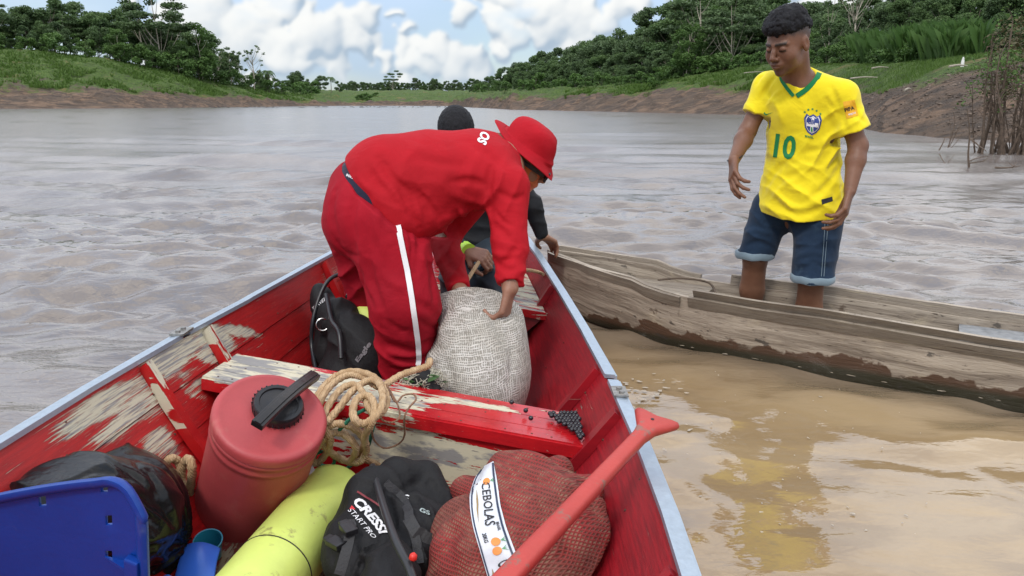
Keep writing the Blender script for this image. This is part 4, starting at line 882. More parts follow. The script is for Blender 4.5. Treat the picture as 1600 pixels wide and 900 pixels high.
def hullmesh():
    f = np.linspace(-1, 1, 33); fo = f; rough = lambda P, k: P+(fbm(P*np.array([3, 3, 7])+5, 4, .6)*k)[..., None]*np.array([NX[0], NX[1], .4])
    o = ribbon('h', lambda a, b: rough(canoe_sec(a, b), .012), CS, f, WOOD, True); i_ = ribbon('h', lambda a, b: rough(canoe_sec(a, b, .028), .010), CS, f, WOOD, False, 0.0)
    Vo = np.array([v.co[:] for v in o.vertices]); Vi = np.array([v.co[:] for v in i_.vertices]); n = len(Vo); m = 33; k = len(CS)
    q = np.arange((k-1)*(m-1)); i0 = (np.arange(k-1)[:, None]*m+np.arange(m-1)[None]).ravel(); Fo = np.stack([i0, i0+1, i0+m+1, i0+m], -1); Fi = np.stack([i0, i0+m, i0+m+1, i0+1], -1)+n
    r = np.arange(k-1)*m; rim1 = np.stack([r, r+m, r+m+n, r+n], -1); r2 = r+m-1; rim2 = np.stack([r2+m, r2, r2+n, r2+m+n], -1); r3 = np.arange(m-1); bow = np.stack([r3+1, r3, r3+n, r3+1+n], -1)
    s = np.tile(np.repeat(CS, m), 2); t = np.tile(np.tile(f*.3, k), 2); w = np.concatenate([np.ones(n), np.zeros(n)])
    me = mesh_np('hull', np.concatenate([Vo, Vi]), np.concatenate([Fo, Fi, rim1, rim2, bow]), WOOD, True, {'s': s, 't': t, 'wear': w})
    for p in me.polygons: pass
    me.set_sharp_from_angle(angle=math.radians(50)); return me
put('hull', hullmesh(), canoe)
def strake(sg, s0, s1, zlo, zhi, thick, name='side_plank', out=.004, jag=0):
    a = np.linspace(s0, s1, 90); b = np.linspace(0, 1, 5)
    def Pf(A2, B2):
        zl = crim(A2)+zlo; zh = crim(A2)+zhi; z = zl+(zh-zl)*B2+jag*fbm(np.stack([A2*4, A2*0, A2*0+sg], -1), 3)*B2; w = chw(A2)+out+.02*B2+.003*fbm(np.stack([A2*6, B2, B2], -1), 3); P = cst(A2)+NX*(sg*w)[..., None]; P[..., 2] = z; return P
    me = grid_mesh(name, Pf, a, b, lambda x, y: np.broadcast_to(-sg*NX, x.shape+(3,)), thick, WOOD); at = me.attributes['wear']; at.data.foreach_set('value', np.zeros(len(at.data), np.float32)); return put(name, me, canoe)
strake(-1, .84, 4, -.045, .004, .032, jag=.004); strake(-1, .86, 4, .006, .040, .026, out=-.004, jag=.004)
strake(1, .93, 4, -.06, .040, .026, jag=.008)
strake(-1, .02, .80, -.055, -.004, .020, out=.004, jag=.006); strake(1, .02, .78, -.045, .020, .022, out=.002, jag=.012)
def plankbox(name, s0, s1, z, w0, w1, th, mt=WOOD, tilt=0):
    def Pf(A2, B2): P = cst(A2)+NX*(B2*(w0+(w1-w0)*(A2-s0)/(s1-s0)))[..., None]; P[..., 2] = z+tilt*(A2-s0)+.004*fbm(np.stack([A2*9, B2*5, B2*0], -1), 3); return P
    me = grid_mesh(name, Pf, np.linspace(s0, s1, 16), np.linspace(-1, 1, 9), lambda x, y: np.broadcast_to(np.array([0, 0, -1.]), x.shape+(3,)), th, mt); at = me.attributes['wear']; at.data.foreach_set('value', np.zeros(len(at.data), np.float32)); return put(name, me, canoe)
_p = np.array(Z(1550, 515, .186)); SEAT_S = float((_p-P0)@DX)
plankbox('bow_block', .45, .86, .232, .145, .185, .05, tilt=-.03)
plankbox('seat', SEAT_S-.12, SEAT_S+.14, .186, .200, .200, .022, mat('seat_wood', (.27, .28, .29), .7, var=.35, vscale=3, stretch=(9, 9, 2), bump=.002, bscale=60))
mb = MB(); mb.tube(catmull([Vector(cst(.62))+Vector((0, 0, .262)), Vector(cst(.72)+NX*.08)+Vector((0, 0, .266)), Vector(cst(.84)+NX*.12)+Vector((0, 0, .25)), Vector(cst(.90)+NX*.05)+Vector((0, 0, .215))], 6), .006, 6); mb.build('rim_cord', DRYBARK, canoe, smooth=True)
def canoe_outline():
    near, far = [], []
    for s in CS:
        if cbot(s) > -.004: continue
        f = np.linspace(0, 1, 200); P = canoe_sec(np.full(200, s), f); z = P[:, 2]; j = min(199, int(np.argmax(z > 0))); w = abs(float((P[j]-cst(s))@NX))-.019
        c = cst(s); near.append((c-NX*w)[:2]); far.append((c+NX*w)[:2])
    return [tuple(p) for p in near]+[tuple(p) for p in far[::-1]]
HOLES.append(canoe_outline())

def inside_hull(q, sg, Y, off=.012):
    """keep a soft load on the inner side of the planking"""
    p = BP(Y, sg*(.905*float(hb(Y))-off), -.10); q.plane(p, (sg*.806*ch-.59*sh, 0, -.59*ch-sg*.806*sh), .01); return q
# ================================================================== PEOPLE
VOX = .004
def V3(*a): return np.array(a, float)
def nrm(v): v = np.asarray(v, float); return v/np.linalg.norm(v)
def basis(fwd, up):
    f = nrm(fwd); u = np.asarray(up, float); u = nrm(u-f*(u@f)); return np.stack([np.cross(f, u), f, u], 1)     # columns right, forward, up
def AP(px, py, Y): return np.array(A(px, py, Y))
def head(s, c, B, k=1.0, neck=None, ears=True):
    L = lambda x, y, z: c+B@(V3(x, y, z)*k); R = B
    s.ell(L(0, -.012, .038), V3(.074, .094, .080)*k, R, .01)
    s.ell(L(0, .030, -.012), V3(.063, .062, .078)*k, R, .03*k)
    s.ell(L(0, .034, -.070), V3(.050, .048, .034)*k, R, .035*k)
    s.ell(L(0, .072, -.096), V3(.019, .017, .014)*k, R, .022*k)
    for e in (-1, 1):
        s.ell(L(e*.042, .058, -.028), V3(.022, .022, .024)*k, R, .025*k)
        s.cap(L(e*.012, .090, .024), L(e*.046, .074, .022), .0075*k, .006*k, .012*k)
        s.ell(L(e*.031, .098, .004), V3(.019, .014, .012)*k, R, .012*k, 'sub')
        s.ell(L(e*.031, .080, .003), V3(.015, .0125, .012)*k, R, .003*k)
    s.chain([L(0, .088, .018), L(0, .099, -.004), L(0, .112, -.026)], [.0075*k, .0085*k, .0115*k], .010*k)
    for e in (-1, 1): s.ell(L(e*.012, .100, -.032), V3(.009, .010, .008)*k, R, .006*k)
    s.ell(L(0, .088, -.056), V3(.026, .012, .016)*k, R, .015*k)
    s.ell(L(0, .097, -.054), V3(.021, .008, .0045)*k, R, .004*k); s.ell(L(0, .095, -.066), V3(.018, .009, .006)*k, R, .004*k)
    s.cap(L(-.022, .102, -.0595), L(.022, .102, -.0595), .0022*k, .0022*k, .003*k, 'sub')
    if ears:
        for e in (-1, 1):
            s.ell(L(e*.076, -.006, -.004), V3(.010, .019, .031)*k, R, .008*k); s.ell(L(e*.086, -.001, .002), V3(.006, .009, .018)*k, R, .004*k, 'sub')
def hand(s, wrist, d, pn, thumb, curl=(20, 30, 20), k=1.0, spread=.0, th_curl=25, fan=None):
    """d: wrist->fingers, pn: palm normal, thumb: +1/-1 side (along d x pn)"""
    d = nrm(d); pn = np.asarray(pn, float); pn = nrm(pn-d*(pn@d)); sd = np.cross(d, pn)*thumb; W = np.asarray(wrist, float)
    for i in range(4):       # palm: four metacarpals
        o = (1.5-i)*.0185*k; kn = W+d*.088*k+sd*o-pn*.002+d*(-.004*abs(i-1)*k)
        s.cap(W+d*.012*k+sd*o*.62, kn, .0125*k, .0108*k, .012)
        a = 0.0; p = kn; dd = nrm(d+sd*(1.5-i)*spread); Ln = (.044, .049, .045, .036)[i]*k; cu = curl if not isinstance(curl[0], tuple) else curl[i]
        for j, (l, r0, r1) in enumerate(((1, .0092, .0084), (.62, .0084, .0078), (.52, .0078, .0066))):
            a += math.radians(cu[j]); q = p+(dd*math.cos(a)+pn*math.sin(a))*Ln*l; s.cap(p, q, r0*k, r1*k, .0035); p = q
    b = W+d*.022*k+sd*.022*k+pn*.006; m = b+nrm(d*.70+sd*.62+pn*.35)*.042*k; s.cap(W+d*.008*k+sd*.008*k, m, .0145*k, .0115*k, .012)
    q = m+nrm(d*.9+sd*.30+pn*.35)*.032*k; s.cap(m, q, .0105*k, .0092*k, .004); a = math.radians(th_curl); s.cap(q, q+nrm(d*math.cos(a)-sd*.15+pn*math.sin(a))*.026*k, .0092*k, .0075*k, .004)
def skin_mat(name, c1, c2):
    g = G(name, .46); n = g.noise(g.obj, 9, 5, .6); n2 = g.noise(g.obj, 180, 3, .6); g.col(g.mix(g.attr('stub'), g.mix(g.ss(n, .3, .7), c1, c2), (.030, .022, .018))); g.set('Normal', g.bump(n2, .0012, 1))
    g.set('Subsurface Weight', .08); g.b.inputs['Subsurface Radius'].default_value = (.012, .005, .003); g.set('Subsurface Scale', .5); g.set('Specular IOR Level', .42); return g.m
SKIN = skin_mat('brown_skin', (.150, .068, .040), (.205, .097, .058)); SKIN2 = skin_mat('tan_skin', (.26, .13, .085), (.34, .175, .115))
def cloth(name, c, c2=None, rough=.8, sheen=.25, weave=900, bump=.0006, stain=None, sth=(.62, .70)):
    g = G(name, rough); n = g.noise(g.obj, 4, 5, .6); col = g.mix(g.ss(n, .3, .7), c, c2 or tuple(x*.86 for x in c))
    if stain: col = g.mix(g.ss(g.noise(g.map(g.obj, (1, 1, 1), (0, 0, 0), (3, 1, 2)), 5, 6, .65), *sth), col, stain)
    g.col(col); g.set('Sheen Weight', sheen); w = g.n('ShaderNodeTexNoise'); w.inputs['Scale'].default_value = weave; g.link(g.obj, w.inputs['Vector'])
    cr = g.noise(g.obj, 11, 3, .5, .8); g.set('Normal', g.bump(g.ma('ADD', g.ma('MULTIPLY', w.outputs[0], .12), g.ma('MULTIPLY', cr, 9)), bump*1.3, 1)); g.set('Specular IOR Level', .18); return g.m
YEL = cloth('yellow_jersey', (.86, .72, .018), (.80, .64, .012), stain=(.50, .40, .05), sth=(.66, .76)); GRN = cloth('green_trim', (.012, .20, .07)); DENIM = cloth('dark_denim', (.016, .036, .072), (.010, .022, .046), rough=.9, sheen=.1, stain=(.05, .085, .125), sth=(.60, .78)); CUFF = cloth('pale_denim', (.20, .27, .32), (.13, .18, .22))
BLUEP = mat('blue_print', (.03, .06, .26), .6); WHITEP = mat('white_print', (.78, .78, .80), .6); GREENP = mat('green_print', (.01, .22, .07), .6); ORP = mat('orange_print', (.80, .42, .015), .6); BLKP = mat('black_print', (.015, .015, .018), .6)
def hair_mat(name, c):
    g = G(name, .5); g.set('Specular IOR Level', .25); g.set('Roughness', .65); g.col(g.mix(g.ss(g.noise(g.obj, 60, 4), .35, .65), c, tuple(x*1.8 for x in c))); g.set('Normal', g.bump(g.noise(g.map(g.obj, (1, 1, .5)), 190, 4, .65), .004, 1)); return g.m
HAIR = hair_mat('black_hair', (.006, .006, .008))
zero = lambda V: np.zeros(len(V))
def folds(P, amp, dirs):
    """drapery: ridges perpendicular to each dir: (direction, wavelength, centre, radius, weight)"""
    r = np.zeros(len(P))
    for d, wl, c, rad, w in dirs:
        d = nrm(d); q = P-np.array(c); m = np.exp(-(q**2).sum(1)/(rad*rad)); x = P@d+.055*fbm(P*5+wl*50, 3)
        r += amp*w*m*(1-np.abs(np.sin(math.pi*x/(wl*1.35))))**1.5*(.35+.9*np.clip(.5+1.4*vnoise(P*8+wl*90), 0, 1))*1.25
    return -r
# ------------------------------------------------------------------ the man in the yellow shirt
def man_yellow():
    t = thing('person', 'man in a yellow football shirt and denim shorts standing in the dugout canoe', 'person', tuple(cst(1.12)+V3(0, 0, -.1)))
    hd = AP(1232, 69, 3.22); HB = basis((-.77, -.54, -.33), (-.16, -.12, 1)); nb_ = AP(1247, 132, 3.31); pel = AP(1248, 318, 3.36); chest = AP(1256, 185, 3.33)
    rs, ls = AP(1200, 136, 3.42), AP(1314, 151, 3.20); re, le = AP(1168, 205, 3.40), AP(1341, 228, 3.17); rw, lw = AP(1147, 250, 3.26), AP(1328, 298, 3.10)
    rh, lh = AP(1205, 330, 3.42), AP(1282, 335, 3.28); rk, lk = AP(1180, 405, 3.42), AP(1268, 436, 3.20); ra, la = AP(1172, 520, 3.50), AP(1262, 560, 3.26)
    ra[2] = la[2] = -.05
    front = nrm(V3(-.28, -.95, -.05)); sidev = nrm(ls-rs)
    s = SDF((.72, 2.78, -.16), (1.76, 3.75, 1.62), VOX); TB = np.stack([sidev, nrm(front-sidev*(front@sidev)), nrm(np.cross(sidev, front))], 1)
    s.ell(chest, (.150, .095, .20), TB, .03).ell(pel, (.145, .10, .13), TB, .05).ell(chest*.5+pel*.5, (.13, .09, .18), TB, .05)
    for sh in (rs, ls): s.cap(nb_+V3(0, 0, -.02), sh, .05, .055, .05)
    s.cap(nb_+V3(0, .01, -.03), hd+HB@V3(0, -.035, -.05), .062, .055, .04); head(s, hd, HB, 1.02)
    for a, b, c in ((rs, re, rw), (ls, le, lw)):
        s.cap(a, b, .046, .037, .03); m = b*.68+c*.32; s.cap(b, m, .037, .038, .02); s.cap(m, c, .038, .025, .02)
    hand(s, rw, nrm(AP(1146, 285, 3.18)-rw), nrm((.55, .15, .1)), -1, curl=((10, 22, 18), (14, 26, 20), (22, 34, 24), (30, 36, 26)), k=1.05, th_curl=10)
    hand(s, lw, nrm(AP(1316, 345, 3.06)-lw), nrm((-.75, .45, 0)), 1, curl=((16, 26, 20), (20, 30, 22), (26, 34, 24), (34, 36, 26)), k=1.08, th_curl=8)
    for h_, k_, a_ in ((rh, rk, ra), (lh, lk, la)):
        s.cap(h_, k_, .075, .054, .03); m = k_*.65+a_*.35+V3(.0, .015, 0); s.cap(k_, m, .054, .056, .02); s.cap(m, a_, .055, .036, .02); f = a_+V3(-.10, -.13, -.025); s.cap(a_+V3(.02, .02, -.02), f, .036, .026, .03, squash=((0, 0, 1), 1.25))
    HI = np.linalg.inv(HB)
    def stub(V):
        q = (V-hd)@HI.T; z = q[:, 2]; y = q[:, 1]; side_ = sstep(z+.35*np.clip(-y, -.03, .06), .012, .055)*sstep(y, .075, .045)*(z < .2)*(np.abs(q).max(1) < .16)
        must = .35*np.exp(-((y-.098)/.02)**2-((z+.044)/.006)**2-(q[:, 0]/.024)**2)+.22*np.exp(-((z+.09)/.018)**2)*(y > .06)
        brow = 1.3*np.exp(-((z-.0245)/.0065)**2)*(np.abs(np.abs(q[:, 0])-.030) < .021)*(y > .05); lash = 1.1*np.exp(-((z+.003)/.0040)**2)*(np.abs(np.abs(q[:, 0])-.031) < .015)*(y > .07)
        return np.clip((side_*.78+must+brow+lash)*(np.linalg.norm(q, axis=1) < .17), 0, 1)
    body = put('body', s.mesh('body', SKIN, {'stub': stub}), t)
    # hair: thick on top with a fringe, clipped sides
    h = SDF(hd-.19, hd+.19, .0035); L = lambda x, y, z: hd+HB@V3(x, y, z)
    h.ell(L(0, -.012, .056), (.086, .102, .086), HB, .01).ell(L(0, .066, .088), (.064, .042, .036), HB, .02).ell(L(.0, -.01, .118), (.066, .080, .034), HB, .03)
    h.plane(L(0, 0, .050), HB@V3(0, .10, -1), .012).plane(L(0, .088, 0), HB@V3(0, 1, -.25), .01)
    for e in (-1, 1): h.ell(L(e*.102, .0, .030), (.030, .10, .045), HB, .02, 'sub')
    h.ell(L(0, .112, .035), (.05, .03, .028), HB, .01, 'sub')
    h.warp(lambda P: -.010*np.abs(fbm(P*70, 3, .6))-.009*np.abs(vnoise(P*40))+.005)
    put('hair', h.mesh('hair', HAIR), t)
    # shirt
    q = SDF((.80, 2.9, .42), (1.72, 3.72, 1.45), .0045); hem = AP(1252, 326, 3.34); w1 = AP(1252, 262, 3.34)
    q.ell(chest, (.172, .118, .19), TB, .03).ell(chest*.45+pel*.55, (.165, .118, .19), TB, .06).ell(hem, (.198, .152, .18), TB, .08)
    q.cap(nb_+V3(-.02, 0, -.005)*1, rs, .060, .066, .06); q.cap(nb_+V3(.02, 0, -.01), ls, .060, .068, .06); q.cap(nb_+V3(.008, .02, .006), nb_+V3(0, .02, -.10), .066, .10, .05)
    rse, lse = rs*.38+re*.62, ls*.30+le*.70; q.cap(rs, rse, .058, .060, .03); q.cap(ls, lse, .062, .068, .03)
    q.plane(AP(1252, 340, 3.28)+V3(0, 0, .01), nrm(V3(.05, .10, -1)), .004)
    for e, a, b in ((rse, rs, re), (lse, ls, le)):      # cut the sleeves square
        d = nrm(b-a); 
        sl, (x, y, z) = q._reg(e-.13, e+.13); cut = (x-e[0])*d[0]+(y-e[1])*d[1]+(z-e[2])*d[2]; rad = np.sqrt((x-e[0])**2+(y-e[1])**2+(z-e[2])**2)-.098
        q._op(sl, np.maximum(-cut, rad).astype(np.float32), .004, 'sub')
    vt = AP(1241, 147, 3.18)    # the neck opening
    q.chain([nb_+V3(-.01, -.01, .14), nb_+V3(-.012, -.06, .045), vt+V3(0, -.015, .01)], [.072, .060, .008], .008, 'sub')
    arm = ls*.6+lse*.4
    q.warp(lambda P: folds(P, .013, [((.5, 0, 1), .075, AP(1265, 300, 3.25), .17, 1), ((-.9, 0, .6), .06, AP(1300, 230, 3.2), .13, .9), ((1, 0, .55), .06, AP(1205, 165, 3.3), .12, .9), ((.7, 0, .7), .05, AP(1215, 300, 3.25), .13, .8), ((.8, .1, -.6), .05, AP(1318, 185, 3.15), .09, .6)])+.004*fbm(P*14, 3))
    q.folds_([([(1300, 138), (1312, 172), (1322, 203)], .012, -.012), ([(1290, 155), (1312, 186), (1290, 214)], .012, -.008), ([(1218, 322), (1256, 336), (1304, 312)], .013, -.012), ([(1212, 306), (1250, 325), (1298, 303)], .011, .009), ([(1262, 312), (1290, 292), (1314, 262)], .013, -.012), ([(1282, 326), (1306, 308), (1322, 284)], .011, .010), ([(1270, 285), (1296, 262), (1316, 236)], .012, -.010),
              ([(1180, 135), (1190, 118), (1200, 108)], .010, -.009), ([(1188, 155), (1202, 132), (1212, 118)], .011, -.011), ([(1196, 168), (1212, 148), (1224, 138)], .010, .007), ([(1192, 180), (1196, 230), (1190, 275)], .014, -.008), ([(1196, 295), (1212, 268), (1232, 250)], .014, -.008), ([(1205, 312), (1225, 290), (1250, 280)], .012, .007), ([(1255, 240), (1285, 232), (1312, 215)], .013, -.007), ([(1330, 160), (1338, 178), (1350, 190)], .010, -.007), ([(1225, 270), (1250, 262), (1285, 262)], .014, .006), ([(1318, 330), (1310, 290), (1316, 250)], .012, .007)])
    sh = put('shirt', q.mesh('shirt', YEL), t); bv = bvh_of(sh)
    # trim and prints
    def line(pts, w, th, m, name, n=5, parent=t, bvh=bv):
        P = [hit(bvh, p.x, p.y, .002) for p in catmull([Vector((x, y, 0)) for x, y in pts], n)]; P = [p for p in P if p is not None]; P = [p for i, p in enumerate(P) if i == 0 or (p-P[i-1]).length < .08]
        if len(P) > 2: mb = MB(); mb.strap(P, w, th, [(CAMP-p).normalized() for p in P]); return mb.build(name, m, parent, smooth=True)
    line([(1278, 90), (1282, 104), (1277, 122), (1262, 138), (1245, 150)], .021, .004, GRN, 'collar'); line([(1219, 116), (1222, 126), (1230, 138), (1240, 150)], .014, .004, GRN, 'collar')
    text_decal('10', [(1208, 246, 0), (1241, 250, 0), (1246, 213, 0), (1213, 208, 0)], bv, GREENP, t, .03, 0, 'number')
    shp = [(0, .78), (.12, 1), (.30, .90), (.5, 1), (.70, .90), (.88, 1), (1, .78), (.93, .35), (.75, .14), (.5, 0), (.25, .14), (.07, .35)]
    Q = [(1255, 210, 0), (1281, 213, 0), (1285, 180, 0), (1257, 177, 0)]
    decal('crest', shp, [list(range(12))], Q, bv, BLUEP, t, .0022, .2)
    def sub(f): return [(.5+(x-.5)*f, .5+(y-.5)*f) for x, y in shp]
    decal('crest', sub(.82), [list(range(12))], Q, bv, WHITEP, t, .0034, .2); decal('crest', sub(.74), [list(range(12))], Q, bv, BLUEP, t, .0046, .2)
    for a in ((.42, .15, .58, .85), (.18, .42, .82, .60)): decal('crest', [(a[0], a[1]), (a[2], a[1]), (a[2], a[3]), (a[0], a[3])], [[0, 1, 2, 3]], Q, bv, WHITEP, t, .0058, .2)
    decal('crest', [(.46, .18), (.54, .18), (.54, .40), (.46, .40)], [[0, 1, 2, 3]], Q, bv, GREENP, t, .0066, .2)
    text_decal('CBF', [(1262, 193, 0), (1276, 195, 0), (1276, 188, 0), (1263, 186, 0)], bv, BLUEP, t, .03, 0, 'lettering', .0068)
    star = [(.5+.5*math.sin(i*math.pi/5)*(1 if i % 2 == 0 else .42), .5+.5*math.cos(i*math.pi/5)*(1 if i % 2 == 0 else .42)) for i in range(10)]
    for x, y in ((1257.5, 175), (1263, 171.5), (1269.5, 170.5), (1276, 173), (1282, 178)): decal('star', star, [list(range(10))], [(x-2.3, y+2.3, 0), (x+2.3, y+2.3, 0), (x+2.3, y-2.3, 0), (x-2.3, y-2.3, 0)], bv, GREENP, t, .002, .5)
    text_decal('BRASIL', [(1258, 214, 0), (1271, 217, 0), (1271, 213.4, 0), (1258, 210.6, 0)], bv, GREENP, t, .03)
    decal('swoosh', [(0, .5), (.25, .1), (1, .95), (.35, .45), (.2, .55), (.1, .9)], [[0, 1, 2, 3, 4, 5]], [(1193, 181, 0), (1209, 181, 0), (1209, 175, 0), (1193, 174, 0)], bv, GREENP, t, .002, .5)
    decal('sleeve_patch', [(0, 0), (1, 0), (1, 1), (0, 1)], [[0, 1, 2, 3]], [(1323, 186, 0), (1341, 180, 0), (1335, 156, 0), (1317, 159, 0)], bv, ORP, t, .002, .3)
    text_decal('FIFA', [(1321, 175, 0), (1335, 171, 0), (1333, 165, 0), (1319, 169, 0)], bv, BLKP, t, .03, 0, 'lettering', .0035); text_decal('WORLD CUP', [(1326, 181, 0), (1337, 177.5, 0), (1336, 175, 0), (1325, 178, 0)], bv, WHITEP, t, .03, 0, 'lettering', .0035)
    decal('hem_tag', [(0, 0), (1, 0), (1, 1), (0, 1)], [[0, 1, 2, 3]], [(1284, 320, 0), (1301, 314, 0), (1300, 307, 0), (1283, 312, 0)], bv, BLKP, t, .002, .3)
    # shorts
    d = SDF((.78, 2.9, .22), (1.66, 3.75, .80), .0045); d.ell(pel+V3(0, 0, .0), (.140, .098, .13), TB, .03)
    rc, lc = AP(1179, 401, 3.425), AP(1269, 438, 3.205)
    d.cap(rh+V3(0, 0, .02), rc-V3(0, 0, .03), .088, .078, .05); d.cap(lh+V3(0, 0, .02), lc-V3(0, 0, .03), .090, .080, .05); d.cap(lh, lk, .09, .07, .05)
    lo = d.d.copy(); d.plane(rc, (0, 0, -1)); d.d = np.where((d.lo[0]+np.arange(d.n[0])*d.h)[:, None, None] > (rc[0]+lc[0])/2, lo, d.d); sl, (x, y, z) = d._reg(d.lo, d.lo+d.n*d.h); d._op(sl, (lc[2]-z+.0*x+.0*y).astype(np.float32), 0, 'int')
    d.warp(lambda P: folds(P, .010, [((.4, 0, 1), .06, AP(1190, 370, 3.35), .12, 1), ((-.4, 0, 1), .06, AP(1275, 400, 3.15), .12, 1), ((.9, 0, .5), .05, AP(1230, 345, 3.3), .09, 1)])+.003*fbm(P*18, 3))
    d.folds_([([(1228, 378), (1210, 358), (1192, 345)], .013, -.012), ([(1232, 380), (1252, 362), (1272, 352)], .013, -.012), ([(1226, 345), (1229, 365), (1230, 382)], .013, -.014), ([(1165, 385), (1185, 378), (1208, 388)], .012, -.009), ([(1162, 365), (1182, 360), (1205, 366)], .012, .008), ([(1245, 425), (1270, 412), (1295, 420)], .012, -.010), ([(1240, 405), (1265, 394), (1290, 398)], .012, .008), ([(1242, 390), (1262, 384), (1284, 376)], .012, -.009), ([(1180, 340), (1196, 352), (1215, 352)], .012, .007)])
    shorts = put('shorts', d.mesh('shorts', DENIM), t); bsh = bvh_of(shorts)
    for pts in ([(1294, 340), (1291, 380), (1287, 432)], [(1289, 345), (1287, 380), (1283, 432)], [(1160, 350), (1155, 375), (1154, 398)]): line(pts, .0022, .0015, CUFF, 'seam', 6, shorts, bsh)
    for c, r, dv in ((rc, .080, .02), (lc, .083, .024)):
        mb = MB(); rr = []; n = 28
        V = []
        for z_, k_ in ((-.004, 1.0), (-.004, 1.10), (.004, 1.15), (.024, 1.14), (.028, 1.08), (.028, .98)):
            for i in range(n): a = 2*math.pi*i/n; V.append(c+V3(math.cos(a)*r*k_, math.sin(a)*r*k_*.98, z_+.002*math.sin(a*7)))
        mb.add(V, [(j*n+i, j*n+(i+1) % n, (j+1)*n+(i+1) % n, (j+1)*n+i) for j in range(5) for i in range(n)]); mb.build('cuff', CUFF, t, smooth=True)
    mb = MB(); P = [rw+nrm(re-rw)*.012+V3(math.cos(a)*.031, math.sin(a)*.031, .012*math.cos(a)) for a in np.linspace(0, 2*math.pi, 20)]; mb.tube(P, .0025, 5); mb.build('bracelet', BLKP, t)
man_yellow()
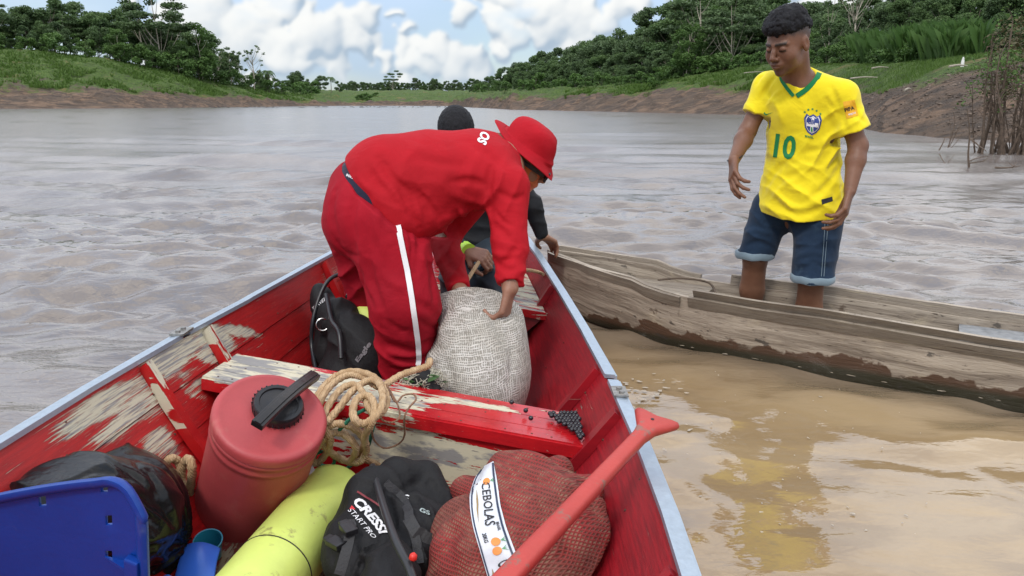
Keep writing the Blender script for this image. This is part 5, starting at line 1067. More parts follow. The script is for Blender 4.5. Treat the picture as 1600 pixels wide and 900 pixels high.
# ------------------------------------------------------------------ the man in red, bent over the sack
REDSH = cloth('red_jersey', (.43, .008, .017), (.36, .007, .014), rough=.8, sheen=0); REDTR = cloth('red_trousers', (.36, .006, .018), (.28, .005, .015), rough=.8, sheen=0, stain=(.20, .02, .02), sth=(.70, .80)); REDHAT = cloth('red_hat', (.43, .008, .018), (.35, .007, .015), rough=.8, sheen=0)
NAVY = cloth('navy_band', (.012, .014, .035)); BUFF = cloth('orange_camo', (.62, .16, .05), (.30, .07, .04), stain=(.03, .04, .05), sth=(.50, .54))
def man_red():
    pel = AP(572, 335, 2.52); rh, lh = AP(600, 345, 2.42), AP(560, 345, 2.66); rk, lk = AP(632, 470, 2.36), AP(585, 470, 2.78); ra, la = AP(640, 662, 2.46), AP(640, 585, 2.95); ra[2] = .055; la[2] = .05
    waist = AP(602, 292, 2.53); mid = AP(672, 274, 2.56); ch_ = AP(748, 266, 2.62); nk = AP(786, 248, 2.68); hd = AP(816, 246, 2.74)
    rs, ls = AP(793, 292, 2.50), AP(775, 262, 2.84); re, le = AP(797, 385, 2.42), AP(692, 372, 2.86); rw, lw = AP(797, 450, 2.34), AP(721, 462, 2.52)
    t = thing('person', 'man in red clothes and a red sun hat bending over the pale sack', 'person', (float(rk[0]), 2.6, .03))
    HB = basis((.80, .0, -.56), (.52, -.16, .82)); sp = nrm(ch_-waist); bn = nrm(V3(0, -.42, .9)-sp*(V3(0, -.42, .9)@sp)); TB = np.stack([sp, np.cross(bn, sp), bn], 1)
    s = SDF((-.72, 2.12, .0), (.28, 3.2, 1.16), VOX+.0005)
    s.ell(pel, (.12, .15, .13), TB, .04); s.ell(waist, (.16, .13, .105), TB, .05); s.ell(mid, (.17, .15, .11), TB, .05); s.ell(ch_, (.16, .165, .115), TB, .05); s.cap(ch_, nk, .09, .058, .05); s.cap(nk, hd+HB@V3(0, -.04, -.06), .056, .056, .03); head(s, hd, HB, 1.0)
    for a, b, c in ((rs, re, rw), (ls, le, lw)): s.cap(ch_, a, .07, .056, .05); s.cap(a, b, .050, .040, .03); s.cap(b, c, .042, .028, .02)
    hand(s, rw, nrm(AP(789, 484, 2.33)-rw), nrm((-.85, .30, -.1)), 1, curl=((30, 44, 30), (34, 48, 32), (38, 50, 34), (44, 54, 36)), th_curl=28); hand(s, lw, nrm(AP(738, 478, 2.44)-lw), nrm((.2, .5, -.9)), -1, curl=((22, 34, 24),)*4, th_curl=15)
    for h_, k_, a_ in ((rh, rk, ra), (lh, lk, la)): s.cap(h_, k_, .085, .058, .03); s.cap(k_, a_, .058, .038, .02); s.cap(a_+V3(-.02, .02, 0), a_+V3(.13, -.05, -.01), .036, .028, .03)
    put('body', s.mesh('body', SKIN2, {'stub': zero}), t)
    # trousers
    d = SDF((-.78, 2.1, .05), (.22, 3.1, 1.02), .005); pt = AP(566, 318, 2.52)
    d.ell(pt+V3(.012, 0, 0), (.128, .180, .155), TB, .05).ell(AP(600, 318, 2.50), (.13, .165, .13), TB, .06).ell(AP(625, 350, 2.46), (.10, .13, .10), TB, .05)
    d.ell(AP(556, 350, 2.46), (.104, .11, .118), None, .06).ell(AP(551, 345, 2.66), (.098, .10, .112), None, .05)
    for h_, k_, a_, r0, r1, r2 in ((rh, rk, ra, .128, .110, .085), (lh, lk, la, .12, .098, .078)): d.cap(h_, k_, r0, r1, .05); d.cap(k_, a_+V3(0, 0, .05), r1, r2, .04)
    cutp = AP(566, 280, 2.5); d.plane(cutp, nrm(V3(.62, -.12, .80)), .004)
    d.warp(lambda P: folds(P, .013, [((.25, 0, 1), .075, AP(645, 560, 2.36), .17, 1.1), ((.8, 0, 1), .08, AP(650, 420, 2.4), .15, .8), ((1, 0, .2), .07, AP(600, 380, 2.4), .13, .7), ((-.6, 0, 1), .07, AP(560, 440, 2.6), .14, .9), ((.3, 0, 1), .06, AP(610, 540, 2.6), .12, .9)])+.003*fbm(P*16, 3))
    d.folds_([([(640, 325), (656, 372), (648, 425)], .015, -.013), ([(648, 470), (668, 482), (688, 496)], .013, -.013), ([(604, 538), (625, 545), (650, 552)], .014, -.014), ([(612, 562), (640, 566), (668, 560)], .013, -.014), ([(608, 550), (640, 556), (672, 545)], .011, .010), ([(660, 538), (675, 532), (690, 522)], .012, -.011), ([(600, 500), (622, 515), (640, 520)], .014, -.010), ([(625, 585), (645, 580), (662, 584)], .012, -.012), ([(525, 300), (518, 335), (530, 375)], .014, -.008), ([(560, 300), (548, 345), (556, 400)], .016, -.012), ([(575, 400), (585, 450), (600, 490)], .015, -.012), ([(668, 400), (676, 440), (680, 480)], .014, -.009), ([(600, 430), (620, 445), (640, 448)], .014, .006), ([(595, 315), (590, 350), (600, 390)], .014, .006), ([(560, 420), (570, 455), (585, 480)], .013, -.010), ([(636, 350), (644, 385), (640, 420)], .008, -.007), ([(655, 500), (668, 510), (682, 512)], .008, -.008), ([(612, 575), (630, 578), (648, 574)], .008, -.008), ([(520, 370), (540, 395), (560, 400)], .010, -.008)], 1.3)
    tr = put('trousers', d.mesh('trousers', REDTR), t); bt = bvh_of(tr)
    P = [hit(bt, p.x, p.y, .003) for p in catmull([Vector(v) for v in ((609, 318, 0), (619, 345, 0), (628, 385, 0), (637, 430, 0), (645, 480, 0), (652, 530, 0), (654, 560, 0), (650, 592, 0), (649, 615, 0))], 7)]
    P = [p for p in P if p is not None]; mb = MB(); mb.strap(P, .017, .003, [(CAMP-p).normalized() for p in P]); mb.build('stripe', WHITEP, tr, smooth=True)
    # waistband
    w = SDF((-.75, 2.2, .5), (.1, 2.9, 1.1), .005); w.ell(AP(566, 318, 2.52)+V3(.012, 0, 0), (.129, .171, .150), TB, .05).ell(AP(596, 318, 2.50), (.12, .160, .125), TB, .06); w.plane(AP(566, 280, 2.5)+V3(.030, 0, .028), nrm(V3(.62, -.12, .80)), .003); w.plane(AP(566, 280, 2.5)-V3(.012, 0, .014), -nrm(V3(.62, -.12, .80)), .003); 
    wb = put('waistband', w.mesh('waistband', NAVY), t); bw = bvh_of(wb, tr)
    text_decal('solorrico', [(541, 275, 0), (566, 288, 0), (568, 283, 0), (543, 270, 0)], bw, WHITEP, t, .02, 0)
    # shirt
    q = SDF((-.70, 2.15, .40), (.25, 3.15, 1.16), .0048)
    q.ell(AP(604, 284, 2.53), (.16, .178, .150), TB, .05).ell(AP(612, 322, 2.48), (.12, .16, .115), TB, .05).ell(AP(670, 268, 2.56), (.17, .180, .128), TB, .06).ell(AP(655, 316, 2.52), (.12, .145, .088), TB, .06).ell(AP(745, 262, 2.62), (.15, .19, .118), TB, .06).ell(AP(668, 328, 2.55), (.075, .11, .055), TB, .05).cap(ch_, nk*.75+ch_*.25, .12, .080, .05)
    for a, b, c, r0, r1, r2 in ((rs, re, rw, .066, .056, .043), (ls, le, lw, .072, .060, .040)):
        q.cap(ch_*.5+a*.5, a, .10, r0, .05); q.cap(a, b, r0, r1, .04); e = b*.10+c*.90; q.cap(b, e, r1, r2, .03)
        dd = nrm(c-b); sl, (x, y, z) = q._reg(e-.09, e+.09); cut = (x-e[0])*dd[0]+(y-e[1])*dd[1]+(z-e[2])*dd[2]; rad = np.sqrt((x-e[0])**2+(y-e[1])**2+(z-e[2])**2)-.075; q._op(sl, np.maximum(-cut, rad).astype(np.float32), .003, 'sub')
    e = AP(567, 278, 2.5); sl, (x, y, z) = q._reg(q.lo, q.lo+q.n*q.h); nn = nrm(V3(-.66, .05, -.62)); cut = (x-e[0])*nn[0]+(y-e[1])*nn[1]+(z-e[2])*nn[2]
    q._op(sl, np.maximum(cut, -(y*0+.2-x*0-z*0) + 0*x).astype(np.float32) if False else np.where((x+0*y+0*z < -.16) & (z+0*x+0*y > .62), cut, -1).astype(np.float32), .004, 'int')
    q.cap(nk+HB@V3(0, -.01, -.03), nk+HB@V3(0, .0, .10), .064, .064, .006, 'sub')
    q.warp(lambda P: folds(P, .014, [((.6, 0, 1), .075, AP(620, 330, 2.45), .13, 1), ((1, 0, .35), .07, AP(735, 330, 2.5), .11, 1), ((1, .2, -.5), .06, AP(765, 300, 2.45), .10, .9), ((.2, 0, 1), .05, AP(795, 400, 2.4), .09, .8), ((1, 0, -.8), .09, AP(640, 260, 2.5), .14, .6), ((.2, 0, 1), .045, AP(795, 445, 2.35), .07, .8), ((.8, 0, -1), .05, AP(700, 410, 2.7), .10, .9)])+.003*fbm(P*13, 3))
    q.folds_([([(768, 262), (763, 295), (766, 330)], .012, -.018), ([(706, 284), (735, 282), (762, 290)], .012, -.010), ([(627, 300), (640, 328), (654, 356)], .014, -.014), ([(612, 296), (626, 315), (640, 330)], .012, .010), ([(640, 290), (662, 320), (668, 350)], .013, -.011), ([(668, 376), (690, 362), (712, 352)], .013, -.013), ([(690, 345), (715, 335), (745, 325)], .012, .009), ([(593, 248), (612, 275), (632, 300)], .014, -.010), ([(575, 262), (590, 285), (606, 300)], .012, -.008), ([(650, 245), (690, 255), (730, 258)], .018, -.006), ([(780, 300), (800, 310), (818, 306)], .010, -.009), ([(808, 384), (796, 402), (780, 414)], .012, -.013), ([(771, 405), (788, 418), (808, 422)], .011, -.011), ([(770, 395), (790, 400), (812, 396)], .010, .009), ([(772, 435), (790, 442), (808, 438)], .010, -.010), ([(770, 350), (786, 362), (798, 378)], .013, -.008), ([(690, 388), (700, 410), (715, 425)], .012, -.010), ([(700, 440), (712, 436), (722, 432)], .010, -.010), ([(700, 300), (730, 312), (755, 320)], .013, .008), ([(735, 225), (760, 240), (785, 262)], .016, -.006), ([(560, 275), (570, 290), (590, 305)], .01, .006), ([(655, 300), (680, 330), (690, 350)], .008, -.008), ([(600, 270), (640, 300), (650, 330)], .009, -.007), ([(775, 330), (785, 345), (800, 352)], .008, -.007)], 1.3)
    sh = put('shirt', q.mesh('shirt', REDSH), t); bv = bvh_of(sh)
    text_decal('OS', [(752, 205, 0), (744, 222, 0), (759, 228, 0), (767, 211, 0)], bv, WHITEP, t, .04, .2)
    # buff, glasses cord, hat
    b = SDF(hd-.19, hd+.19, .004); b.ell(hd+HB@V3(0, -.010, .012), (.083, .104, .092), HB, .01).ell(hd+HB@V3(0, .034, -.055), (.064, .070, .058), HB, .03).cap(hd+HB@V3(0, -.04, -.05), nk+HB@V3(0, -.02, .02), .068, .067, .03)
    b.plane(nk+HB@V3(0, 0, -.02), HB@V3(0, -.2, -1), .004); b.plane(hd+HB@V3(0, 0, .034), HB@V3(0, 0, 1), .004); b.ell(hd+HB@V3(0, .105, .0), (.056, .03, .022), HB, .006, 'sub'); b.warp(lambda P: folds(P, .007, [((1, 0, .6), .03, hd, .15, 1)])+.003*fbm(P*30, 2))
    bf = put('face_buff', b.mesh('face_buff', BUFF), t); bb = bvh_of(bf)
    mb = MB(); L = lambda x, y, z: Vector(hd+HB@V3(x, y, z)); mb.tube(catmull([L(.074, .075, .004), L(.090, .02, .012), L(.090, -.05, .0), L(.060, -.105, -.02), L(0, -.120, -.03)], 6), .0035, 6); mb.strap(catmull([L(.055, .098, .004), L(.084, .05, .008), L(.091, .0, .010)], 5), .016, .005, Vector(HB@V3(1, .3, 0))); mb.box(L(.032, .112, .002), (.026, .004, .018), Matrix(HB.tolist())); mb.box(L(-.032, .112, .002), (.026, .004, .018), Matrix(HB.tolist())); mb.build('sunglasses', BLKP, t, smooth=False)
    hc = hd+HB@V3(0, -.005, .040); Vv = []; n = 64; prof_ = [(.0, .118), (.045, .112), (.070, .098), (.084, .070), (.088, .025), (.089, .095)]
    HK = .87; rings = [(.205, -.020, 1), (.185, -.010, .8), (.15, .004, .4), (.118, .012, .1), (.104, .016, 0), (.100, .038, 0), (.094, .062, 0), (.080, .082, 0), (.052, .094, 0), (.018, .098, 0)]
    mb = MB()
    for k, (r, z, wv) in enumerate(rings):
        for i in range(n):
            a = 2*math.pi*i/n; rr = r*(1-.16*abs(math.cos(a))*0+ .0)*(.80 if r > .14 else 1)+.004*math.sin(3*a+k)+.003*math.sin(7*a+2*k); fb = math.sin(a)       # a=90: front
            zz = z+wv*(.050*max(0, -fb)**2 - .018*max(0, fb)**2+.012*math.cos(2*a)); Vv.append(hc+HB@V3(math.cos(a)*rr*.92*HK, math.sin(a)*rr*(1.12 if k > 2 else 1.04)*HK, zz*HK*(1.16 if k > 4 else .95)))
    F = [(k*n+i, k*n+(i+1) % n, (k+1)*n+(i+1) % n, (k+1)*n+i) for k in range(len(rings)-1) for i in range(n)]+[tuple(range((len(rings)-1)*n, len(rings)*n))]
    mb.add(Vv, F); me = mb.mesh('sun_hat', REDHAT, True); o = put('sun_hat', me, t); so = o.modifiers.new('thickness', 'SOLIDIFY'); so.thickness = .0035; so.offset = -1; sb = o.modifiers.new('smooth', 'SUBSURF'); sb.levels = sb.render_levels = 1
man_red()
# ------------------------------------------------------------------ the diver sitting on the bow deck
SUIT = mat('wetsuit', (.006, .007, .010), .6, var=.3, vscale=6, bump=.002, bscale=26, spec=.3); SUIT2 = mat('wetsuit_legs', (.022, .034, .048), .55, var=.4, vscale=6, bump=.002, bscale=26)
LIME = mat('lime_plastic', (.42, .70, .06), .45)
def diver():
    hd = AP(713, 210, 3.42); HB = basis((.10, -.50, -.86), (.05, -.86, .50)); nk = AP(722, 235, 3.58); ch_ = AP(735, 290, 3.64); pel = AP(735, 392, 3.62); rs, ls = AP(690, 268, 3.58), AP(792, 262, 3.62)
    re, rw = AP(668, 352, 3.32), AP(728, 391, 3.02); le, lw = AP(832, 322, 3.62), AP(847, 368, 3.62)
    rk, lk = AP(716, 432, 3.02), AP(776, 446, 3.03); ra, la = AP(706, 545, 2.98), AP(762, 540, 3.0); ra[2] = la[2] = .07
    t = thing('person', 'diver in a black wetsuit sitting on the bow deck behind the man in red', 'person', (float(pel[0]), 3.5, .33))
    TB = np.stack([nrm(ls-rs), V3(0, -1, .1), nrm(V3(0, .1, 1))], 1); s = SDF((-.60, 2.78, .02), (.48, 3.98, 1.20), VOX+.001)
    s.ell(ch_, (.15, .10, .17), TB, .04).ell(pel, (.15, .12, .12), TB, .05).cap(ch_, pel, .12, .12, .06); s.cap(nk, ch_, .055, .09, .05); s.cap(nk, hd, .055, .055, .03); head(s, hd, HB, 1.0)
    for a, b, c in ((rs, re, rw), (ls, le, lw)): s.cap(ch_+V3(0, 0, .06), a, .07, .055, .05); s.cap(a, b, .048, .040, .03); s.cap(b, c, .041, .027, .02)
    hand(s, rw, nrm(AP(762, 404, 2.98)-rw), nrm((.1, .5, -.75)), -1, curl=((50, 60, 40),)*4, th_curl=30, k=1.02); tip = AP(884, 396, 3.78); hand(s, lw, nrm(AP(876, 388, 3.78)-lw), nrm((-.2, -.2, -1)), 1, curl=((8, 16, 10), (10, 18, 12), (18, 26, 18), (26, 32, 20)), k=1.1, th_curl=10)
    for h_, k_, a_ in ((pel+V3(-.08, 0, 0), rk, ra), (pel+V3(.09, 0, 0), lk, la)): s.cap(h_, k_, .085, .062, .03); s.cap(k_, a_, .06, .042, .02); s.cap(a_, a_+V3(0, -.14, -.02), .035, .028, .02)
    put('body', s.mesh('body', SKIN2, {'stub': zero}), t)
    q = SDF((-.62, 2.78, .04), (.50, 3.98, 1.12), .0055); q.ell(ch_, (.165, .115, .185), TB, .04).ell(pel, (.165, .135, .13), TB, .05).cap(ch_, pel, .135, .135, .06); q.cap(nk, ch_, .062, .10, .05)
    for a, b, c in ((rs, re, rw), (ls, le, lw)): q.cap(ch_+V3(0, 0, .06), a, .08, .062, .05); q.cap(a, b, .056, .047, .03); q.cap(b, b*.08+c*.92, .048, .034, .02)
    q.warp(lambda P: folds(P, .008, [((0, 0, 1), .05, ls, .3, 1), ((.5, 0, 1), .05, rw, .25, .8), ((.3, 0, 1), .06, pel, .2, .8)])); put('wetsuit_top', q.mesh('wetsuit_top', SUIT), t)
    d = SDF((-.45, 2.75, .04), (.30, 3.85, .62), .0055); d.ell(pel+V3(0, 0, -.03), (.17, .14, .11), TB, .04)
    for h_, k_, a_ in ((pel+V3(-.08, 0, 0), rk, ra), (pel+V3(.09, 0, 0), lk, la)): d.cap(h_, k_, .096, .072, .04); d.cap(k_, a_, .070, .052, .03)
    d.warp(lambda P: folds(P, .008, [((0, 1, .6), .05, lk, .2, 1), ((.6, 0, 1), .05, rk, .2, 1)])); put('wetsuit_legs', d.mesh('wetsuit_legs', SUIT2), t)
    h = SDF(hd-.17, hd+.17, .004); h.ell(hd+HB@V3(0, -.012, .042), (.082, .102, .088), HB, .01); h.plane(hd+HB@V3(0, 0, .005), HB@V3(0, .75, -1), .01); h.warp(lambda P: -.004*np.abs(fbm(P*90, 2))); put('hair', h.mesh('hair', HAIR), t)
    mb = MB(); m = Vector(rw)+Vector((.0, 0, 0)); d_ = Vector(nrm(re-rw)); mb.tube([m-d_*.022, m+d_*.014], .036, 14, True); mb.build('wrist_strap', LIME, t, smooth=True)
diver()
# ================================================================== CARGO
def lathe_obj(name, c, ax, prof, m, parent, n=40, smooth=True): return MB().lathe(c, ax, prof, n).build(name, m, parent, smooth=smooth)
# ------------------------------------------------------------------ red water cooler
def dirt_mat(name, c, dirt, rough=.4, sc=30, th=(.64, .70)):
    g = G(name, rough); n = g.noise(g.obj, 5, 5, .6); d = g.ss(g.noise(g.map(g.obj, (1, 1, .6)), sc, 7, .7), *th); g.col(g.mix(g.ma('MULTIPLY', d, .75), g.mix(g.ss(n, .3, .7), c, tuple(x*.82 for x in c)), dirt)); g.set('Normal', g.bump(g.noise(g.obj, 90, 4), .0008, 1)); return g.m
COOL = dirt_mat('red_plastic', (.43, .060, .066), (.47, .20, .15), .5, 7, (.56, .80)); BLK = mat('black_plastic', (.014, .014, .016), .3, var=.3, vscale=20, bump=.0006, bscale=90); RUB = mat('black_rubber', (.02, .02, .021), .6, bump=.0008, bscale=80)
def cooler():
    b = Z(381, 800, .06); tp = Z(424, 648, .405); ax = (tp-b).normalized(); H_ = (tp-b).length
    t = thing('water_cooler', 'tilted red plastic water cooler jug with a black screw cap and black carrying bar', 'cooler', b)
    R = .130
    lathe_obj('body', b, ax, [(.0, R*.93), (.012, R*.985), (.05, R), (H_-.085, R*.985), (H_-.072, R*.985), (H_-.069, R*1.005), (H_-.060, R*1.005), (H_-.057, R*.985), (H_-.046, R*.985), (H_-.043, R*1.012), (H_-.034, R*1.012), (H_-.030, R*.98)], COOL, t, 64)
    lathe_obj('lid', b, ax, [(H_-.030, R*.99), (H_-.027, R*1.02), (H_-.010, R*1.02), (H_-.002, R*.99), (H_+.002, R*.90), (H_-.001, R*.86), (H_+.001, R*.5), (H_+.002, R*.05)], COOL, t, 64)
    lathe_obj('base', b, ax, [(-.030, R*.90), (-.026, R*.99), (-.004, R*1.0), (.001, R*.94)], RUB, t, 48)
    cc = hit(bvh_of(*t.children), 433, 640, 0); cax = ax
    cap = lathe_obj('cap', cc, cax, [(0, .055), (.004, .059), (.020, .059), (.026, .055), (.026, .046), (.022, .044), (.022, .018), (.025, .012), (.025, .002)], BLK, t, 48)
    mb = MB(); u = ax.orthogonal().normalized(); v = ax.cross(u)
    for k in range(28): a = 2*math.pi*k/28; mb.box(cc+ax*.012+(u*math.cos(a)+v*math.sin(a))*.0585, (.0015, .0015, .008), Matrix.Rotation(a, 3, 'Z'))
    o = mb.build('cap_ridges', BLK, cap)
    P0_, P1_ = Z(401, 665, .435), Z(492, 586, .455); d = (P1_-P0_); mb = MB(); up = ax
    P = [P0_+d*k/10+ax*(.012*math.sin(math.pi*k/10)) for k in range(11)]; mb.strap(P, .029, .016, up); mb.strap([p+ax*.009 for p in P], .015, .006, up); mb.build('carrying_bar', BLK, t, bevel=.002)
cooler()
# ------------------------------------------------------------------ scuba tanks
TANK = dirt_mat('lime_paint', (.70, .82, .19), (.24, .21, .08), .45, 16, (.58, .68))
def tank():
    a, b = Z(524, 770, .125), Z(402, 925, .125); ax = (b-a).normalized(); R = .088; L_ = (b-a).length+.22
    t = thing('scuba_tank', 'scuffed lime-yellow scuba tank lying between the red cooler and the black dive vest', 'tank', b)
    o = lathe_obj('cylinder', a-ax*.02, ax, [(-.02, .004), (-.018, .03), (-.010, .055), (.004, .073), (.024, .084), (.05, R), (L_-.2, R), (L_-.10, R), (L_-.05, .082), (L_-.02, .06), (L_+.01, .03), (L_+.03, .022)], TANK, t, 64)
    q = hit(bvh_of(o), 480, 876, 0); k = (q-(a-ax*.02)).dot(ax); lathe_obj('seam_ring', a-ax*.02, ax, [(k-.001, R-.001), (k-.001, R+.0012), (k+.0015, R+.0012), (k+.0015, R-.001)], RUB, t, 64)
    lathe_obj('valve', a-ax*.02, ax, [(L_+.03, .014), (L_+.075, .014), (L_+.08, .022), (L_+.11, .022)], BOLT, t, 20)
tank()
def brush():
    t = thing('brush', 'small white scrubbing brush with dark bristles tucked beside the yellow tank', 'brush', Z(490, 745, .2)); a, b = Z(481, 727, .20), Z(497, 757, .20)
    mb = MB(); mb.strap([a, a.lerp(b, .5), b], .020, .008, (0, -.2, 1)); mb.build('head', mat('white_plastic', (.75, .76, .78), .4), t, bevel=.002); d = (b-a).normalized(); mb = MB()
    for i in range(11):
        for j in (-1, 0, 1): p = a.lerp(b, (i+.5)/11)+d.cross(Vector((0, 0, 1)))*(.006*j); mb.box(p+Vector((-.004, -.004, -.010)), (.0014, .0014, .009))
    mb.build('bristles', BLKP, t)
brush()
# ------------------------------------------------------------------ black dive vest in front
VEST = mat('vest_fabric', (.0085, .0085, .010), .7, var=.35, vscale=12, bump=.0016, bscale=140, spec=.35); VEST2 = mat('vest_mesh', (.024, .024, .027), .6, var=.3, vscale=30, bump=.002, bscale=300); WEB = mat('webbing', (.03, .03, .032), .65, bump=.001, bscale=300); STEEL = mat('steel', (.6, .6, .6), .25, 1.0)
HOSE = mat('hose_rubber', (.022, .024, .028), .38)
def vest():
    c = Z(615, 815, .19); t = thing('dive_vest', 'black dive vest with white lettering between the yellow tank and the onion sack', 'dive vest', (c.x, c.y, .05))
    def M(px, py, z): return np.array(Z(px, py, z))
    s = SDF(c-Vector((.26, .30, .19)), c+Vector((.26, .32, .17)), .0042)
    s.ell(M(570, 845, .16), (.075, .16, .085), None, .05).ell(M(655, 840, .15), (.085, .15, .085), None, .05).ell(M(590, 790, .20), (.075, .075, .07), None, .05).ell(M(650, 780, .19), (.085, .07, .06), None, .04)
    s.cap(M(575, 765, .25), M(620, 738, .26), .040, .030, .04).cap(M(620, 738, .26), M(668, 742, .24), .028, .024, .03).cap(M(668, 742, .24), M(700, 795, .20), .022, .020, .03).cap(M(700, 795, .20), M(702, 850, .15), .022, .03, .03)
    s.ell(M(645, 775, .215), (.048, .035, .03), None, .01).ell(M(672, 800, .215), (.05, .035, .02), None, .01)
    s.ell(M(530, 850, .17), (.035, .09, .05), None, .02).ell(M(610, 900, .20), (.06, .09, .05), None, .03)
    s.crease([(660, 752), (680, 765), (692, 790)], .016, -.018); s.crease([(628, 770), (650, 760), (668, 775)], .012, -.014); s.crease([(600, 760), (612, 800), (622, 850)], .010, -.012); s.crease([(560, 820), (568, 860), (566, 895)], .012, -.012); s.crease([(640, 815), (655, 850), (650, 890)], .012, -.012); s.crease([(665, 820), (690, 830), (705, 828)], .010, -.010); s.crease([(540, 800), (560, 780), (580, 768)], .010, .006)
    s.warp(lambda P: folds(P, .012, [((.8, .6, 0), .05, M(650, 820, .22), .14, 1), ((1, -.4, 0), .045, M(560, 860, .22), .10, .8), ((.3, 1, 0), .04, M(620, 770, .24), .10, .7)])+.005*fbm(P*22, 3))
    b = put('bladder', s.mesh('bladder', VEST), t); bv = bvh_of(b)
    text_decal('CRESSI', [(552, 787, 0), (597, 838, 0), (611, 833, 0), (562, 774, 0)], bv, WHITEP, t, .045, .25, off=.003); text_decal('START PRO', [(544, 799, 0), (582, 842, 0), (589, 840, 0), (550, 793, 0)], bv, WHITEP, t, .0, .25, off=.003)
    decal('mark', [(0, 0), (1, .3), (.3, 1)], [[0, 1, 2]], [(547, 796, 0), (556, 800, 0), (556, 791, 0), (548, 790, 0)], bv, mat('red_print', (.6, .02, .03), .6), t, .003, .3)
    decal('mark', [(.5+.5*math.cos(a), .5+.5*math.sin(a)) for a in np.linspace(.6, 5.2, 12)]+[(.5+.25*math.cos(a), .5+.25*math.sin(a)) for a in np.linspace(5.2, .6, 12)], [[i, i+1, 22-i, 23-i] for i in range(11)], [(632, 780, 0), (641, 781, 0), (641, 774, 0), (632, 774, 0)], bv, WHITEP, t, .003, .3)
    text_decal('GS', [(656, 800, 0), (675, 806, 0), (672, 798, 0), (657, 794, 0)], bv, mat('grey_print', (.35, .42, .42), .5), t, .03, .2, off=.003)
    def strap(pts, w, m=WEB, name='strap', lift=.004, par=t):
        P = [hit(bv, p.x, p.y, lift) for p in catmull([Vector((x, y, 0)) for x, y in pts], 6)]; P = [p for p in P if p is not None]; Q = [P[0]]
        for p in P[1:]:
            if .004 < (p-Q[-1]).length < .06: Q.append(p)
        mb = MB(); mb.strap(Q, w, .004, [(CAMP-p).normalized() for p in Q]); return mb.build(name, m, par)
    strap([(548, 815), (545, 850), (532, 898)], .022); strap([(560, 770), (600, 800), (618, 850), (620, 899)], .004, mat('red_piping', (.20, .02, .03), .6), 'piping'); strap([(640, 810), (662, 840), (700, 850)], .026); strap([(600, 755), (630, 785), (650, 840), (655, 895)], .02, VEST2, 'mesh_panel'); strap([(690, 830), (700, 870), (690, 898)], .018)
    for px, py, a in ((545, 828, .6), (700, 835, .2), (528, 850, .9)):
        p = hit(bv, px, py, .006)
        if p is None: continue
        mb = MB(); R = Matrix.Rotation(a, 3, 'Z'); mb.box(p, (.014, .020, .006), R); mb.box(p+R @ Vector((0, .024, .001)), (.010, .008, .004), R); mb.build('buckle', BLK, t, bevel=.002)
    P = [Z(582, 729, .275), Z(590, 760, .282), Z(602, 800, .285), Z(618, 845, .285), Z(640, 890, .270), Z(650, 925, .25)]
    mb = MB(); mb.tube(catmull(P, 8), .0085, 10); mb.build('hose', HOSE, t, smooth=True); p = Z(645, 873, .285); mb = MB(); mb.lathe(p, (.2, .2, 1), [(-.004, .004), (0, .008), (.008, .007), (.012, .002)], 10); mb.build('toggle', mat('red_toggle', (.65, .03, .02), .4), t, smooth=True)
vest()
# ------------------------------------------------------------------ onion sack with its printed band
g = G('net_sack', .75); wv = g.n('ShaderNodeVectorMath', operation='SCALE'); uv = g.map(g.obj, (1, 1, 1), (.35, -.25, .5)); x = g.xyz(uv)
la = g.ma('PINGPONG', g.ma('MULTIPLY', g.ma('ADD', x[0], g.ma('MULTIPLY', g.noise(g.obj, 9, 2), .02)), 320), 1.0); lb = g.ma('PINGPONG', g.ma('MULTIPLY', g.ma('ADD', x[2], g.ma('MULTIPLY', g.noise(g.obj, 8, 2), .02)), 270), 1.0)
th = g.ma('MAXIMUM', la, lb); big = g.noise(g.obj, 6, 5, .6); inn = g.mix(g.ss(g.noise(g.obj, 22, 3), .45, .6), (.11, .03, .02), (.24, .13, .08)); c = g.mix(g.ss(th, .35, .75), inn, g.mix(g.ss(big, .35, .65), (.27, .022, .020), (.20, .055, .040)))
g.col(c); g.set('Normal', g.bump(g.ma('ADD', th, g.ma('MULTIPLY', g.noise(g.obj, 30, 2), 3)), .0022, 1)); NET = g.m
